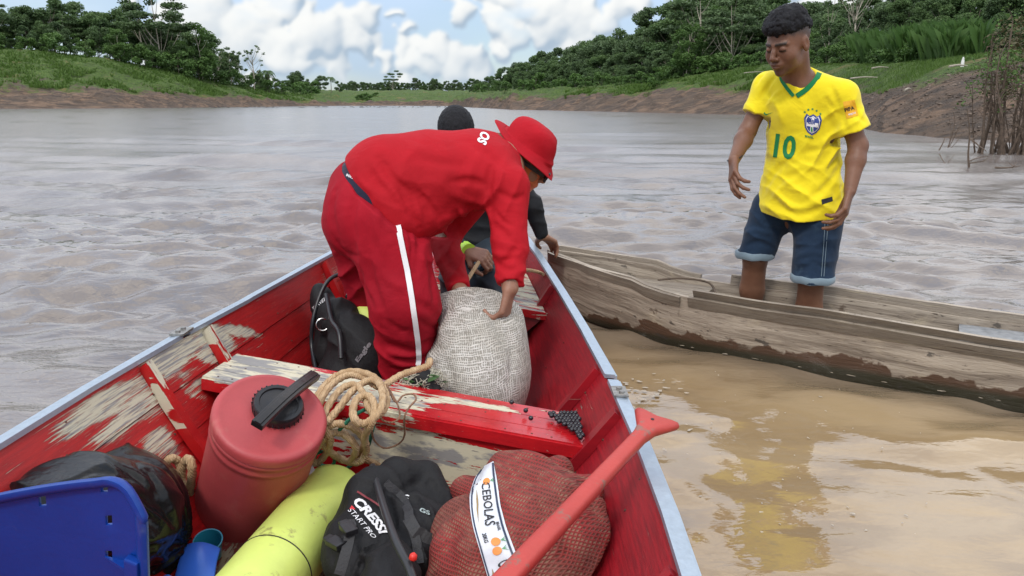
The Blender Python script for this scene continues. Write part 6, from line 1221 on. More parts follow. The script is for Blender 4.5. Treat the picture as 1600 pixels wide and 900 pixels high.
def onions():
    c = Z(822, 830, .19); t = thing('onion_sack', 'full red net sack of onions with a white printed band, lying under the red paddle', 'sack', (c.x, c.y, .04))
    def M(px, py, z): return np.array(Z(px, py, z))
    s = SDF(c-Vector((.27, .30, .18)), c+Vector((.27, .27, .22)), .0045)
    s.ell(M(815, 845, .17), (.155, .19, .145), None, .05).ell(M(812, 770, .22), (.105, .09, .095), None, .06).ell(M(870, 850, .15), (.13, .17, .12), None, .05).ell(M(760, 900, .15), (.12, .14, .12), None, .05).ell(M(905, 905, .12), (.09, .12, .09), None, .04)
    rr = np.random.default_rng(3)
    d = np.array(ray(820, 830)); d /= np.linalg.norm(d)
    for p in [p for p in (s.hit(rr.uniform(690, 950), rr.uniform(712, 925)) for k in range(110)) if p is not None]: s.ell(p+d*.0335+rr.normal(0, .003, 3), V3(1, 1, 1)*rr.uniform(.034, .041), None, .022)
    inside_hull(s, 1, 1.35); s.warp(lambda P: -.005*vnoise(P*26)-.008*fbm(P*9, 2)); b = put('net', s.mesh('net', NET, smooth_iter=1), t); bv = bvh_of(b)
    # band: a ribbon following the sack along a pixel path
    lp = catmull([Vector(v) for v in ((756, 730, 0), (741, 752, 0), (735, 785, 0), (739, 820, 0), (750, 862, 0), (762, 905, 0), (770, 930, 0))], 10); rp = catmull([Vector(v) for v in ((772, 722, 0), (775, 745, 0), (781, 780, 0), (788, 815, 0), (799, 848, 0), (812, 880, 0), (825, 915, 0))], 10)
    V = []; n = len(lp); w = 9; m = MB()
    for i in range(n):
        for j in range(w): q = lp[i].lerp(rp[i], j/(w-1)); h = hit(bv, q.x, q.y, .003); V.append(h if h is not None else (V[-1] if V else c))
    LBL = mat('band_paper', (.70, .74, .80), .45, var=.10, vscale=14, bump=.006, bscale=12)
    me = mesh_np('printed_band', np.array([tuple(v) for v in V]), np.array([(i*w+j, i*w+j+1, (i+1)*w+j+1, (i+1)*w+j) for i in range(n-1) for j in range(w-1)]), LBL); band = put('printed_band', me, t); bb = bvh_of(band)
    def path(i0, i1, f, wpx, name, mt):
        a = [lp[i].lerp(rp[i], f) for i in range(i0, i1)]; P = [hit(bb, p.x, p.y, .0015) for p in a]; P = [p for p in P if p is not None]; mb = MB(); mb.strap(P, wpx, .0006, [(CAMP-p).normalized() for p in P]); mb.build(name, mt, band)
    NV = mat('navy_print', (.015, .03, .07), .5); path(3, n-6, .05, .0030, 'border', NV); path(1, n-6, .90, .0042, 'border', NV)
    def q(u0, u1, f0, f1):   # u along the band (0 top), f across; text runs down the band
        def P_(u, f): k = u*(n-1); i = min(n-2, int(k)); a = lp[i].lerp(lp[i+1], k-i); b_ = rp[i].lerp(rp[i+1], k-i); return a.lerp(b_, f)
        return [P_(u0, f0), P_(u1, f0), P_(u1, f1), P_(u0, f1)]
    text_decal('CEBOLAS', q(.20, .52, .36, .70), bb, BLKP, band, .012, 0); text_decal('CEBOLAS', q(.765, .985, .40, .80), bb, BLKP, band, .012, 0); text_decal('20KG', q(.565, .625, .20, .34), bb, BLKP, band, .03, 0); text_decal('BRASIL', q(.50, .565, .72, .82), bb, BLKP, band, .03, 0)
    circ = [(.5+.5*math.cos(a), .5+.5*math.sin(a)) for a in np.linspace(0, 6.28, 14, endpoint=False)]; leafp = [(0, .5), (.3, .62), (1, .95), (.45, .5), (1, .5), (.45, .42), (1, .05), (.3, .38)]
    ON = mat('onion_print', (.75, .27, .05), .5); LG = mat('leaf_print', (.10, .32, .14), .5); BR = mat('brown_print', (.30, .20, .08), .5)
    for u, f in ((.605, .28), (.665, .24), (.165, .30)): decal('onion_picture', circ, [list(range(14))], q(u, u+.055, f+.12, f+.42), bb, ON, band, .002, .4); decal('onion_picture', [(y, x) for x, y in leafp], [[0, 1, 2, 3], [0, 3, 4, 5], [0, 5, 6, 7]], q(u, u+.05, f+.42, f+.62), bb, LG, band, .002, .4)
    for u0, u1 in ((.24, .50), (.78, .95)): decal('swash', [(0, .4), (.3, .1), (.6, 0), (1, .3), (.6, .35), (.3, .5)], [[0, 1, 2, 3, 4, 5]], q(u0, u1, .14, .30), bb, BR, band, .002, .2)
onions()
# ------------------------------------------------------------------ paddle
PADP = dirt_mat('paddle_paint', (.50, .055, .045), (.20, .13, .10), .5, 16, (.56, .62))
def paddle():
    a, b = Z(1013, 668, .415), Z(772, 925, .375); d = (b-a).normalized(); up = Vector((.1, -.15, 1)); sd_ = d.cross(up).normalized(); up = sd_.cross(d).normalized()
    t = thing('paddle', 'red wooden paddle with a flared grip resting on the onion sack and the right gunwale', 'paddle', b); mb = MB()
    L_ = (b-a).length; P = []; sect = [(-.045, .052, .010), (-.035, .055, .012), (-.015, .038, .013), (.01, .024, .014), (.05, .0165, .015), (.12, .0165, .015), (.30, .0175, .015), (.5, .0185, .0155), (.62, .019, .0155), (.72, .030, .013), (.85, .075, .009), (1.0, .085, .007), (1.15, .06, .006), (1.2, .02, .005)]
    V = []; n = 12
    for x, w, h in sect:
        for k in range(n): an = 2*math.pi*k/n; cx = math.copysign(abs(math.cos(an))**.6, math.cos(an)); sx = math.copysign(abs(math.sin(an))**.6, math.sin(an)); V.append(a+d*(x+(.012*abs(cx)*(-1) if x < -.02 else 0))+sd_*(cx*w)+up*(sx*h))
    F = [(i*n+k, i*n+(k+1) % n, (i+1)*n+(k+1) % n, (i+1)*n+k) for i in range(len(sect)-1) for k in range(n)]+[tuple(range(n)), tuple(range(len(V)-n, len(V)))]
    mb.add(V, F); mb.build('shaft', PADP, t, smooth=True); p = a-d*.018; mb = MB(); mb.lathe(p+up*.010, up, [(0, .004), (.004, .004)], 8); mb.build('hole', BLKP, t)
paddle()
# ------------------------------------------------------------------ black bin bag, blue chair, small blue things
BIN = mat('bin_bag', (.005, .0055, .0065), .25, var=.2, vscale=10, bump=.003, bscale=30, spec=.28)
def binbag():
    c = Z(150, 820, .19); t = SDF(c-Vector((.38, .32, .20)), c+Vector((.30, .34, .24)), .0045)
    def M(px, py, z): return np.array(Z(px, py, z))
    t.ell(M(140, 815, .20), (.195, .19, .16), None, .04).ell(M(108, 802, .33), (.135, .13, .115), None, .06).ell(M(190, 810, .27), (.12, .13, .12), None, .06).ell(M(190, 805, .20), (.13, .14, .15), None, .05).ell(M(75, 790, .20), (.16, .14, .13), None, .05).ell(M(215, 860, .12), (.10, .12, .12), None, .05)
    K = M(262, 850, .14)
    def wr(P):
        q = P-K; a = np.arctan2(q[:, 2]+.1*q[:, 1], q[:, 0]*.4-q[:, 1]); r = np.sqrt((q**2).sum(1)); f = np.exp(-(r/.17)**2)
        return -.013*f*(1-np.abs(np.sin(a*7+2.2*fbm(P*7, 2))))**1.0 - .010*(1-np.abs(fbm(P*np.array([5, 9, 6])+3, 2)*2.6))**3 + .006
    inside_hull(t, -1, 1.35); t.warp(wr); rq = random.Random(5)
    for k in range(16):
        a = rq.uniform(2.2, 4.6); L0, L1 = rq.uniform(10, 40), rq.uniform(70, 150); cx, cy = 285, 838; b_ = a+rq.uniform(-.25, .25)
        t.crease([(cx+math.cos(a)*L0, cy+math.sin(a)*L0), (cx+math.cos((a+b_)/2)*(L0+L1)/2, cy+math.sin((a+b_)/2)*(L0+L1)/2), (cx+math.cos(b_)*L1, cy+math.sin(b_)*L1)], rq.uniform(.006, .011), rq.choice((-.010, -.008, .007)))
    for pts in ([(60, 740), (110, 725), (170, 730)], [(90, 760), (150, 735), (215, 750)], [(150, 705), (190, 730), (240, 770)], [(40, 770), (70, 745), (120, 712)], [(200, 715), (235, 745), (262, 790)]): t.crease(pts, .008, -.009)
    o = put('bin_bag', t.mesh('bin_bag', BIN, smooth_iter=1), None, (c.x, c.y, .04)); tag(o, 'stuffed shiny black bin bag behind the blue plastic chair', 'bag')
binbag()
BLUE = dirt_mat('blue_plastic', (.002, .045, .30), (.09, .13, .30), .36, 11, (.60, .74)); BLUE2 = mat('pale_blue_plastic', (.045, .16, .70), .3, var=.1, vscale=6); TEAL = mat('teal_plastic', (.02, .20, .30), .3)
def chair():
    # backrest seen from behind, its top edge rising to the right; built in chair coordinates then placed
    tr_, tl_ = np.array(A(222, 748, .92)), np.array(A(-120, 806, .98)); ex = nrm(tr_-tl_); dn = nrm(np.array(A(227, 900, .945))-np.array(A(222, 748, .92))); nz = nrm(np.cross(ex, dn)); nz = nz if nz[1] < 0 else -nz
    W_ = float(np.linalg.norm(tr_-tl_)); t = thing('plastic_chair', 'blue plastic chair with square slots in its back, in the bottom left corner', 'chair', tuple(tr_*.5+tl_*.5+dn*.62))
    def uv(px, py):
        d = np.array(ray(px, py)); o = np.array(CAMP); k = ((tl_-o)@nz)/(d@nz); p = o+d*k-tl_; a, b = np.linalg.lstsq(np.stack([ex, dn], 1), p, rcond=None)[0]; return a, b-.016
    holes = [uv(157, 782), uv(54, 809), uv(165, 833), uv(165, 888)]
    xs = set(np.linspace(0, W_, 20)); ys = set(np.linspace(0, .36, 16)); hs = []
    for hx, hy in holes: x0, x1, y0, y1 = hx-.0065, hx+.0065, hy-.0085, hy+.0085; xs |= {x0, x1}; ys |= {y0, y1}; hs.append((x0, x1, y0, y1))
    xs = sorted(xs); ys = sorted(ys); 
    def P(x, y):
        r = .055; ox = 0; e = max(0, x-(W_-.012)); bow = .020*(1-((x-W_/2)/(W_/2))**2); top = .012*math.exp(-y/.01)
        yy = y+(.060*(max(0, x-(W_-.055))/.055)**2.2)*math.exp(-y/.10); return tl_+ex*x+dn*yy+nz*(-bow)+nz*(-.0)
    V = []; F = []; m = len(ys)
    for x in xs:
        for y in ys: V.append(P(x, y))
    for i in range(len(xs)-1):
        for j in range(m-1):
            cx, cy = (xs[i]+xs[i+1])/2, (ys[j]+ys[j+1])/2
            if any(a < cx < b and c < cy < d for a, b, c, d in hs): continue
            F.append((i*m+j, i*m+j+1, (i+1)*m+j+1, (i+1)*m+j))
    me = bpy.data.meshes.new('backrest'); me.from_pydata([tuple(v) for v in V], [], F); me.materials.append(BLUE); o = put('backrest', me, t)
    for p in me.polygons: p.use_smooth = True
    so = o.modifiers.new('thickness', 'SOLIDIFY'); so.thickness = .005; so.offset = 0; bv = o.modifiers.new('edges', 'BEVEL'); bv.width = .001; bv.segments = 2; bv.limit_method = 'ANGLE'
    path = [P(x, 0) for x in np.linspace(0, W_, 16)]+[P(W_, y) for y in np.linspace(.012, .36, 12)]; n_ = [nz+(-dn)*.2]*16+[nz+ex*.2]*12
    mb = MB(); mb.tube(catmull([Vector(p)+Vector(nz)*.004 for p in path], 3), .0075, 8, flat=1.5); mb.build('rim', BLUE, t, smooth=True)
    mb = MB(); mb.hexa([Vector(P(W_-.075, .138)+nz*.002), Vector(P(W_-.028, .150)+nz*.002), Vector(P(W_-.028, .150)+nz*.016), Vector(P(W_-.075, .138)+nz*.004), Vector(P(W_-.075, .134)+nz*.002), Vector(P(W_-.028, .143)+nz*.002), Vector(P(W_-.028, .143)+nz*.016), Vector(P(W_-.075, .134)+nz*.004)]); mb.build('rib', BLUE, t)
    q = [Vector(P(W_-.028, .125)+nz*.003), Vector(P(W_-.002, .122)+nz*.003), Vector(P(W_-.002, .345)+nz*.003), Vector(P(W_-.03, .345)+nz*.003)]; mb = MB(); mb.hexa(q+[v+Vector(nz)*.014 for v in q]); mb.build('side_pillar', BLUE, t, bevel=.003)
    base = P(0, .36); s0 = Vector(P(0, .34)); s1 = Vector(P(W_, .34)); f = Vector((0, .0, 0)); bk = Vector(nz)*-.0; sd2 = Vector((nz[0], nz[1], 0)).normalized()*-1
    mb = MB(); mb.hexa([s0, s1, s1+sd2*.10, s0+sd2*.10]+[v+Vector((0, 0, .012)) for v in (s0, s1, s1+sd2*.10, s0+sd2*.10)]); mb.build('seat', BLUE, t, bevel=.003)
    for a in (s0, s1):
        for k in (.0, .09): mb = MB(); mb.tube([a+sd2*k, a+sd2*k*1.1+Vector((0, 0, -.27))], [.016, .012], 8); mb.build('leg', BLUE, t, smooth=True)
chair()
def scoop():
    a = Z(300, 905, .16); t = thing('plastic_scoop', 'pale blue plastic scoop lying at the foot of the bin bag', 'scoop', a); mb = MB(); V = []
    for j in range(8):
        for i in range(9):
            u, v = j/7, i/8; p = np.array(Z(268+66*v-12*u*0, 918, .10))*(1-u)+np.array(Z(290+56*v, 850+6*v, .125))*u; V.append(Vector(p)+Vector((0, 0, .012*math.sin(math.pi*v)*1+.012*math.sin(math.pi*u))))
    me = mesh_np('blade', np.array([tuple(v) for v in V]), np.array([(j*9+i, j*9+i+1, (j+1)*9+i+1, (j+1)*9+i) for j in range(7) for i in range(8)]), BLUE2); o = put('blade', me, t); so = o.modifiers.new('thickness', 'SOLIDIFY'); so.thickness = .012; bv = o.modifiers.new('edges', 'BEVEL'); bv.width = .004; bv.segments = 3
    mb.tube([Z(262, 905, .12), Z(225, 960, .12)], .012, 10); mb.build('handle', BLUE2, t, smooth=True)
scoop()
def cup():
    c = Z(330, 868, .07); ax = Vector((.10, -.38, 1)).normalized(); t = thing('cup', 'teal plastic cup standing between the pale blue scoop and the cooler', 'cup', c)
    MB().lathe(c, ax, [(0, .0), (0, .024), (.055, .0315), (.058, .0335), (.058, .0305), (.008, .0225), (.006, .0)], 36, caps=False).build('bowl', TEAL, t, smooth=True)
cup()
# ------------------------------------------------------------------ the pale woven sack
g = G('woven_fibre', .85); q = g.map(g.obj, (1, 1, 1), (0, .10, .30)); x = g.xyz(q); wob = g.ma('MULTIPLY', g.ma('SUBTRACT', g.noise(g.obj, 7, 3), .5), .05)
va = g.ma('ADD', g.ma('MULTIPLY', g.ma('ADD', x[0], wob), 270), g.ma('MULTIPLY', x[1], 120)); vb = g.ma('MULTIPLY', g.ma('ADD', x[2], wob), 300)
ta = g.ma('PINGPONG', va, 1.0); tb = g.ma('PINGPONG', vb, 1.0); na = g.noise(g.map(q, (140, 140, 16)), 1, 3, .6); nb = g.noise(g.map(q, (16, 16, 150)), 1, 3, .6)
A_ = g.ma('MULTIPLY', g.ss(ta, .25, .8), g.ss(na, .36, .56)); B_ = g.ma('MULTIPLY', g.ss(tb, .25, .8), g.ss(nb, .36, .56)); tw = g.ma('MAXIMUM', A_, B_); blo = g.noise(g.obj, 5, 5, .6)
g.col(g.mix(tw, (.25, .235, .20), g.mix(g.ss(blo, .35, .65), (.50, .47, .41), (.66, .64, .60)))); g.set('Normal', g.bump(tw, .0014, 1)); FIB = g.m
def bigsack():
    c = Z(750, 560, .26); t = thing('woven_sack', 'large bulging pale woven sack standing behind the middle seat, held by the man in red', 'sack', (c.x, c.y, .03))
    def M(px, py, Y): return np.array(A(px, py, Y))
    s = SDF((-.42, 1.95, .0), (.18, 2.75, .60), .0045)
    s.ell(M(750, 548, 2.38), (.145, .17, .16), None, .04).ell(M(745, 600, 2.30), (.150, .16, .15), None, .06).ell(M(745, 512, 2.42), (.115, .14, .10), None, .06).cap(M(700, 480, 2.50), M(785, 488, 2.44), .055, .05, .06).cap(M(728, 470, 2.52), M(762, 474, 2.48), .045, .04, .05).ell(M(800, 560, 2.40), (.055, .13, .17), None, .05).ell(M(690, 590, 2.40), (.08, .12, .12), None, .05)
    s.cap(V3(*M(745, 640, 2.32)), V3(*M(750, 600, 2.34)), .14, .15, .05)
    s.warp(lambda P: folds(P, .009, [((1, 0, .2), .055, M(745, 490, 2.4), .10, 1), ((.5, 0, 1), .09, M(790, 600, 2.2), .12, .7), ((-.6, 0, 1), .06, M(690, 560, 2.3), .10, .8)])-.006*fbm(P*5, 2))
    s.folds_([([(705, 490), (725, 520), (722, 560)], .016, -.012), ([(760, 478), (775, 510), (790, 540)], .014, -.009), ([(690, 560), (705, 590), (700, 620)], .016, -.010), ([(740, 490), (745, 540), (735, 590)], .018, -.006), ([(795, 520), (800, 560), (795, 610)], .014, -.008), ([(715, 475), (745, 482), (775, 482)], .012, -.010)])
    put('body', s.mesh('body', FIB, smooth_iter=1), t)
    mb = MB(); r = random.Random(3)
    for k in range(26):      # frayed threads along the top
        p = Vector(M(r.uniform(700, 790), r.uniform(468, 486), 2.46)); mb.tube(catmull([p, p+Vector((r.uniform(-.02, .02), -.01, r.uniform(.0, .012))), p+Vector((r.uniform(-.04, .04), -.02, r.uniform(-.01, .014)))], 3), .0007, 3)
    mb.build('loose_threads', mat('pale_thread', (.55, .52, .44), .9), t)
bigsack()
def netbundle():
    c = Z(664, 600, .30); c = A(664, 598, 2.12); t = thing('net_bundle', 'tangled fishing net with green leaves between the pale sack and middle seat', 'net', c-Vector((0, 0, .05))); r = random.Random(8); mb = MB()
    for k in range(90):
        th = r.uniform(0, 6.28); ph = r.uniform(-.4, 1.5); R = .055; P = []
        for j in range(5):
            a = th+j*.35*r.uniform(-1, 1.2); b = ph+j*.3*r.uniform(-1, 1); P.append(c+Vector((math.cos(a)*math.cos(b)*R*1.3, math.sin(a)*math.cos(b)*R, math.sin(b)*R*.8))*r.uniform(.85, 1.1))
        mb.tube(catmull(P, 3), .0011, 3)
    o = mb.build('netting', mat('net_thread', (.42, .40, .32), .8), t)
    for k in range(9):
        a = r.uniform(0, 6.28); p = c+Vector((r.uniform(-.04, .04), r.uniform(-.04, 0), r.uniform(.0, .035))); d = Vector((math.cos(a), math.sin(a), r.uniform(-.2, .4)))*.045; w = d.cross(Vector((0, 0, 1))).normalized()*.013; up = Vector((0, 0, .004))
        put('leaf', mesh_np('leaf', [p-d, p-d*.3+w, p+d*.5+w*.8, p+d, p+d*.5-w*.8, p-d*.3-w, p+up], [[0, 1, 6], [1, 2, 6], [2, 3, 6], [3, 4, 6], [4, 5, 6], [5, 0, 6]], mat('leaf_green', (.05, .12, .035), .5, var=.4, vscale=40), False), t)
    mb = MB(); mb.tube(catmull([c+Vector((.03, -.03, -.02)), c+Vector((.0, -.01, .02)), c+Vector((-.03, 0, 0))], 4), .03, 10); mb.build('dark_cloth', VEST, t, smooth=True)
netbundle()
# ------------------------------------------------------------------ second dive vest with its tank and regulator
def vest2():
    t = thing('dive_vest', 'black dive vest with steel ring against the left side behind the middle seat', 'dive vest', Z(560, 640, .03))
    def M(px, py, Y): return np.array(A(px, py, Y))
    s = SDF((-.84, 2.15, .0), (-.32, 3.0, .52), .005)
    s.ell(M(556, 545, 2.55), (.10, .10, .13), None, .04).ell(M(580, 560, 2.50), (.08, .09, .11), None, .05).ell(M(530, 500, 2.65), (.08, .08, .08), None, .05).cap(M(505, 470, 2.72), M(512, 510, 2.68), .045, .05, .04).cap(M(500, 455, 2.74), M(504, 480, 2.74), .030, .04, .03).ell(M(545, 590, 2.5), (.12, .10, .09), None, .05).ell(M(508, 555, 2.62), (.05, .06, .09), None, .04)
    s.warp(lambda P: folds(P, .012, [((.6, 0, 1), .06, M(550, 540, 2.45), .14, 1), ((1, 0, -.3), .05, M(515, 500, 2.6), .1, .9)])+.004*fbm(P*20, 3)); b = put('bladder', s.mesh('bladder', VEST), t); bv = bvh_of(b)
    text_decal('Eagle', [(562, 568, 0), (582, 540, 0), (575, 533, 0), (555, 562, 0)], bv, mat('dim_print', (.16, .15, .16), .6), t, .04, 0, off=.004); text_decal('TRAVEL', [(490, 486, 0), (510, 470, 0), (508, 465, 0), (489, 481, 0)], bv, WHITEP, t, .0, 0, off=.004)
    mb = MB(); mb.tube(catmull([M(495, 585, 2.5), M(487, 540, 2.6), M(489, 500, 2.62), M(503, 455, 2.68), M(520, 433, 2.72), M(545, 428, 2.75), M(552, 440, 2.76)], 7), .0075, 8); mb.build('hose', HOSE, t, smooth=True)
    mb = MB(); mb.tube(catmull([M(510, 460, 2.62), M(518, 500, 2.52), M(530, 520, 2.45), M(533, 560, 2.40)], 6), .009, 8); mb.build('inflator_hose', HOSE, t, smooth=True)
    c = Vector(M(504, 507, 2.56)); ax = Vector((.3, -1, .2)).normalized(); u = ax.orthogonal().normalized(); v = ax.cross(u); mb = MB(); mb.tube([c+(u*math.cos(a)+v*math.sin(a))*.022 for a in np.linspace(0, 2*math.pi, 25)], .0026, 6, False); mb.build('ring', STEEL, t, smooth=True)
    a, b_ = A(566, 478, 2.74), A(606, 560, 2.60); ax = (b_-a).normalized(); tk = lathe_obj('tank', a, ax, [(0, .02), (.01, .045), (.03, .066), (.06, .075), (.36, .075)], TANK, t, 40); q = a-ax*.0; lathe_obj('valve', a, -ax, [(0, .013), (.03, .013), (.034, .020), (.055, .020)], STEEL, t, 20)
    p = A(560, 470, 2.70); d = Vector((.75, -.2, -.5)).normalized(); lathe_obj('regulator', p-d*.05, d, [(0, .013), (.002, .020), (.016, .020), (.018, .015), (.045, .015), (.047, .022), (.075, .022), (.078, .012), (.095, .012)], STEEL, t, 24); mb = MB(); mb.tube(catmull([p+d*.04, p+d*.09+Vector((0, 0, .02)), p+d*.06+Vector((.0, .05, -.05))], 6), .007, 8); mb.build('regulator_hose', HOSE, t, smooth=True)
vest2()
# ================================================================== ROPES, BEADS, TWIGS, FOAM
def rope_mat(name, c, c2, sc=260):
    g = G(name, .85); g.col(g.mix(g.ss(g.noise(g.obj, 34, 4), .35, .65), c, c2)); g.set('Normal', g.bump(g.ma('ADD', g.ma('MULTIPLY', g.noise(g.obj, sc, 3), 1), g.wave(g.map(g.obj, (1, .6, .8), (.5, .5, .3)), 60, 1.0)), .0016, 1)); return g.m
ROPE = rope_mat('manila_rope', (.42, .27, .14), (.54, .38, .22)); GROPE = rope_mat('green_rope', (.012, .13, .08), (.02, .20, .12)); TWINE = rope_mat('brown_twine', (.20, .10, .06), (.30, .17, .10))
def rope(name, label, cat, pts, r, m, n=7, k=8):
    P = catmull([Z(*p) for p in pts], k); mb = MB(); o = mb.tube(P, [r*(1+.10*math.sin(i*1.9)) for i in range(len(P))], n)
    me = mb.mesh(name, m, True); o = put(name, me, None, P[0]); return tag(o, label, cat)
rope('rope', 'thick tan rope coiled on the middle seat, one end running up to the sack', 'rope',
     [(672, 563, .40), (668, 572, .395), (650, 578, .39), (625, 587, .385), (604, 600, .375), (590, 604, .374), (568, 590, .380), (545, 586, .380), (522, 598, .376), (503, 622, .372), (497, 648, .366), (508, 660, .36), (528, 640, .372), (552, 610, .382), (578, 594, .392), (594, 602, .398), (598, 628, .396), (588, 650, .38),
      (566, 662, .365), (552, 650, .385), (556, 626, .395), (574, 618, .398), (585, 634, .392), (580, 662, .365), (570, 682, .30), (572, 706, .23), (560, 722, .20), (534, 718, .20), (508, 698, .27), (504, 676, .32), (524, 662, .35), (552, 668, .33), (570, 690, .27), (562, 712, .19), (585, 724, .14), (618, 744, .08)], .0098, ROPE)
rope('rope', 'second bight of tan rope, the wide arcs nearest the cooler on the middle seat', 'rope',
     [(496, 662, .36), (490, 640, .368), (500, 612, .375), (524, 588, .38), (552, 580, .388), (582, 588, .394), (600, 608, .39), (604, 630, .380), (592, 648, .372), (578, 640, .380), (560, 604, .388), (536, 606, .384), (514, 632, .376), (506, 660, .352), (516, 684, .31), (510, 708, .24), (494, 724, .20), (488, 712, .24), (512, 680, .315), (536, 678, .31), (556, 700, .26), (548, 722, .19)], .0096, ROPE)
rope('green_rope', 'thin green rope tangled under the tan rope at the cooler', 'rope',
     [(588, 640, .366), (582, 672, .30), (574, 700, .22), (556, 722, .16), (530, 735, .14), (500, 728, .18), (488, 715, .22), (505, 705, .24), (522, 712, .22), (518, 728, .18), (492, 722, .19), (500, 700, .25), (530, 672, .325), (552, 650, .372), (570, 640, .372)], .0048, GROPE)
rope('green_rope', 'end of green rope on the floor beside the black bin bag', 'rope', [(300, 745, .13), (296, 790, .08), (303, 820, .05), (305, 845, .05), (290, 845, .05), (285, 830, .05)], .0045, GROPE)
rope('twine', 'brown twine in open loops hanging over the front of the middle seat', 'twine',
     [(604, 600, .378), (612, 615, .374), (622, 634, .37), (624, 652, .352), (612, 660, .345), (596, 655, .355), (590, 640, .37), (598, 618, .372), (604, 606, .376), (618, 628, .372), (630, 618, .374), (645, 616, .372), (650, 624, .37), (640, 636, .366), (632, 652, .352), (632, 680, .27), (622, 694, .24), (600, 700, .23), (584, 686, .27), (583, 664, .32), (596, 640, .37)], .0026, TWINE, 6)
rope('rope', 'loop of tan rope poking out between the bin bag and the cooler', 'rope', [(262, 752, .20), (258, 728, .24), (268, 716, .26), (280, 724, .24), (284, 750, .20), (290, 775, .16), (283, 750, .20), (288, 722, .25), (296, 718, .26), (300, 735, .24), (296, 770, .16)], .011, ROPE)
def rope_y(name, label, pts, r, m):
    P = catmull([A(*p) for p in pts], 8); mb = MB(); mb.tube(P, r, 8); return tag(put(name, mb.mesh(name, m, True), None, P[0]), label, 'rope')
rope_y('rope', 'straight length of tan rope from the diver\'s fist down to the sack', [(722, 452, 2.72), (735, 430, 2.84), (748, 410, 2.96), (757, 398, 3.0)], .0085, ROPE)
rope_y('rope', 'tan rope from behind the red sleeve over the right gunwale', [(757, 398, 3.0), (780, 406, 3.10), (812, 420, 3.2), (832, 423, 3.22), (846, 427, 3.24), (853, 434, 3.24), (855, 440, 3.24)], .0085, ROPE)
# dark berries on the seat
BERRY = mat('dark_berry', (.012, .012, .018), .22, var=.5, vscale=200, spec=.6)
bm = bmesh.new(); bmesh.ops.create_icosphere(bm, subdivisions=2, radius=.0072); BM = bpy.data.meshes.new('berry'); bm.to_mesh(BM); bm.free(); BM.materials.append(BERRY)
for p in BM.polygons: p.use_smooth = True
def seat_pt(px, py):
    d = ray(px, py); n = Vector(UPN); p0 = FL; t_ = (p0-CAMP).dot(n)/d.dot(n); return CAMP+d*t_
def berry(px, py, label, group=None):
    o = bpy.data.objects.new('berry', BM); C.objects.link(o); o.location = seat_pt(px, py)+Vector(UPN)*.0072; return tag(o, label, 'berry', group)
berry(799, 632, 'single dark berry on the red seat, the farthest one, beside the pale sack'); berry(821, 645, 'single dark berry lying alone in the middle of the red seat'); berry(829, 657, 'single dark berry alone nearest the front edge of the red seat')
rows = [[(855+i*5.2, 649+i*.9) for i in range(5)]]
poly = [(852, 648), (872, 650), (886, 646), (902, 647), (908, 668), (912, 690), (906, 688), (893, 676), (880, 668), (868, 660)]
cand = []; yy = 645; k = 0
while yy < 692:
    xx = 850+(k % 2)*2.8
    while xx < 915:
        if inside(np.array([[xx, yy]]), poly)[0]: cand.append((xx+random.uniform(-.6, .6), yy+random.uniform(-.5, .5)))
        xx += 5.7
    yy += 4.3; k += 1
for x_, y_ in cand: berry(x_, y_, 'dark berry in the heap at the right end of the middle seat', 'dark berries heaped on the middle seat')
# ------------------------------------------------------------------ dry bush, twigs and driftwood at the right
def brush_bush():
    r = random.Random(12); c = Z(1570, 240, 0); t = thing('dry_bush', 'dense dry leafless bush rising out of the water at the right edge', 'bush', (c.x, c.y, -.2)); mb = MB(); tw = MB(); cs = []
    px_m = 1155/(c.y*.97+.27)
    for k in range(46):
        x0 = c.x+r.uniform(-.50, 1.3); y0 = c.y+r.uniform(-.5, .9); h = r.uniform(1.3, 3.2); lx = r.uniform(-.35, .25); P = [(x0, y0, -.25)]; q = Vector((x0, y0, -.25))
        for j in range(5): q = q+Vector((lx*h/5+r.uniform(-.09, .09), r.uniform(-.08, .08), h/5)); P.append(q.copy())
        rad = r.uniform(.014, .045); mb.tube(catmull(P, 3), [rad*(1-.75*i/15) for i in range(16)], 6)
        for j in range(9):
            b = Vector(P[r.randint(2, 5)]); e = b+Vector((r.uniform(-.45, .35), r.uniform(-.3, .3), r.uniform(-.15, .5))); m_ = b.lerp(e, .5)+Vector((r.uniform(-.06, .06), 0, r.uniform(-.05, .08))); tw.tube(catmull([b, m_, e], 3), [.008*(1-.11*i) for i in range(7)], 4)
            if b.z > 1.1 and r.random() < .6: cs.append(e)
    mb.build('stems', DRYBARK, t, smooth=True)['kind'] = 'stuff'; tw.build('twigs', DRYBARK, t, smooth=True)['kind'] = 'stuff'
    V, F, tt = leaves_np(cs, [(.16, .16, .14)]*len(cs), 26, .035, 1, 3); put('leaves', mesh_np('leaves', V, F, LEAF2, False, {'tone': tt}), t)
    V, F, tt = leaves_np([c+Vector((r.uniform(-.2, .9), r.uniform(-.2, .6), r.uniform(1.3, 3.0))) for _ in range(24)], [(.4, .4, .3)]*24, 150, .04, 1, 5); put('dry_leaves', mesh_np('dry_leaves', V, F, leaf_mat('dry_leaves', (.07, .05, .03), (.15, .12, .06), (.10, .13, .05), .1), False, {'tone': tt}), t)
brush_bush()
def twig(pts, r0, label, name='twig', cat='twig', br=()):
    P = catmull([A(*p) for p in pts], 5); mb = MB(); mb.tube(P, [r0*(1-.6*i/(len(P)-1)) for i in range(len(P))], 6)
    for b in br: Q = catmull([A(*p) for p in b], 4); mb.tube(Q, [r0*.55*(1-.6*i/(len(Q)-1)) for i in range(len(Q))], 5)
    tag(put(name, mb.mesh(name, DRYBARK, True), None, P[0]), label, cat)
Yt = 15.5
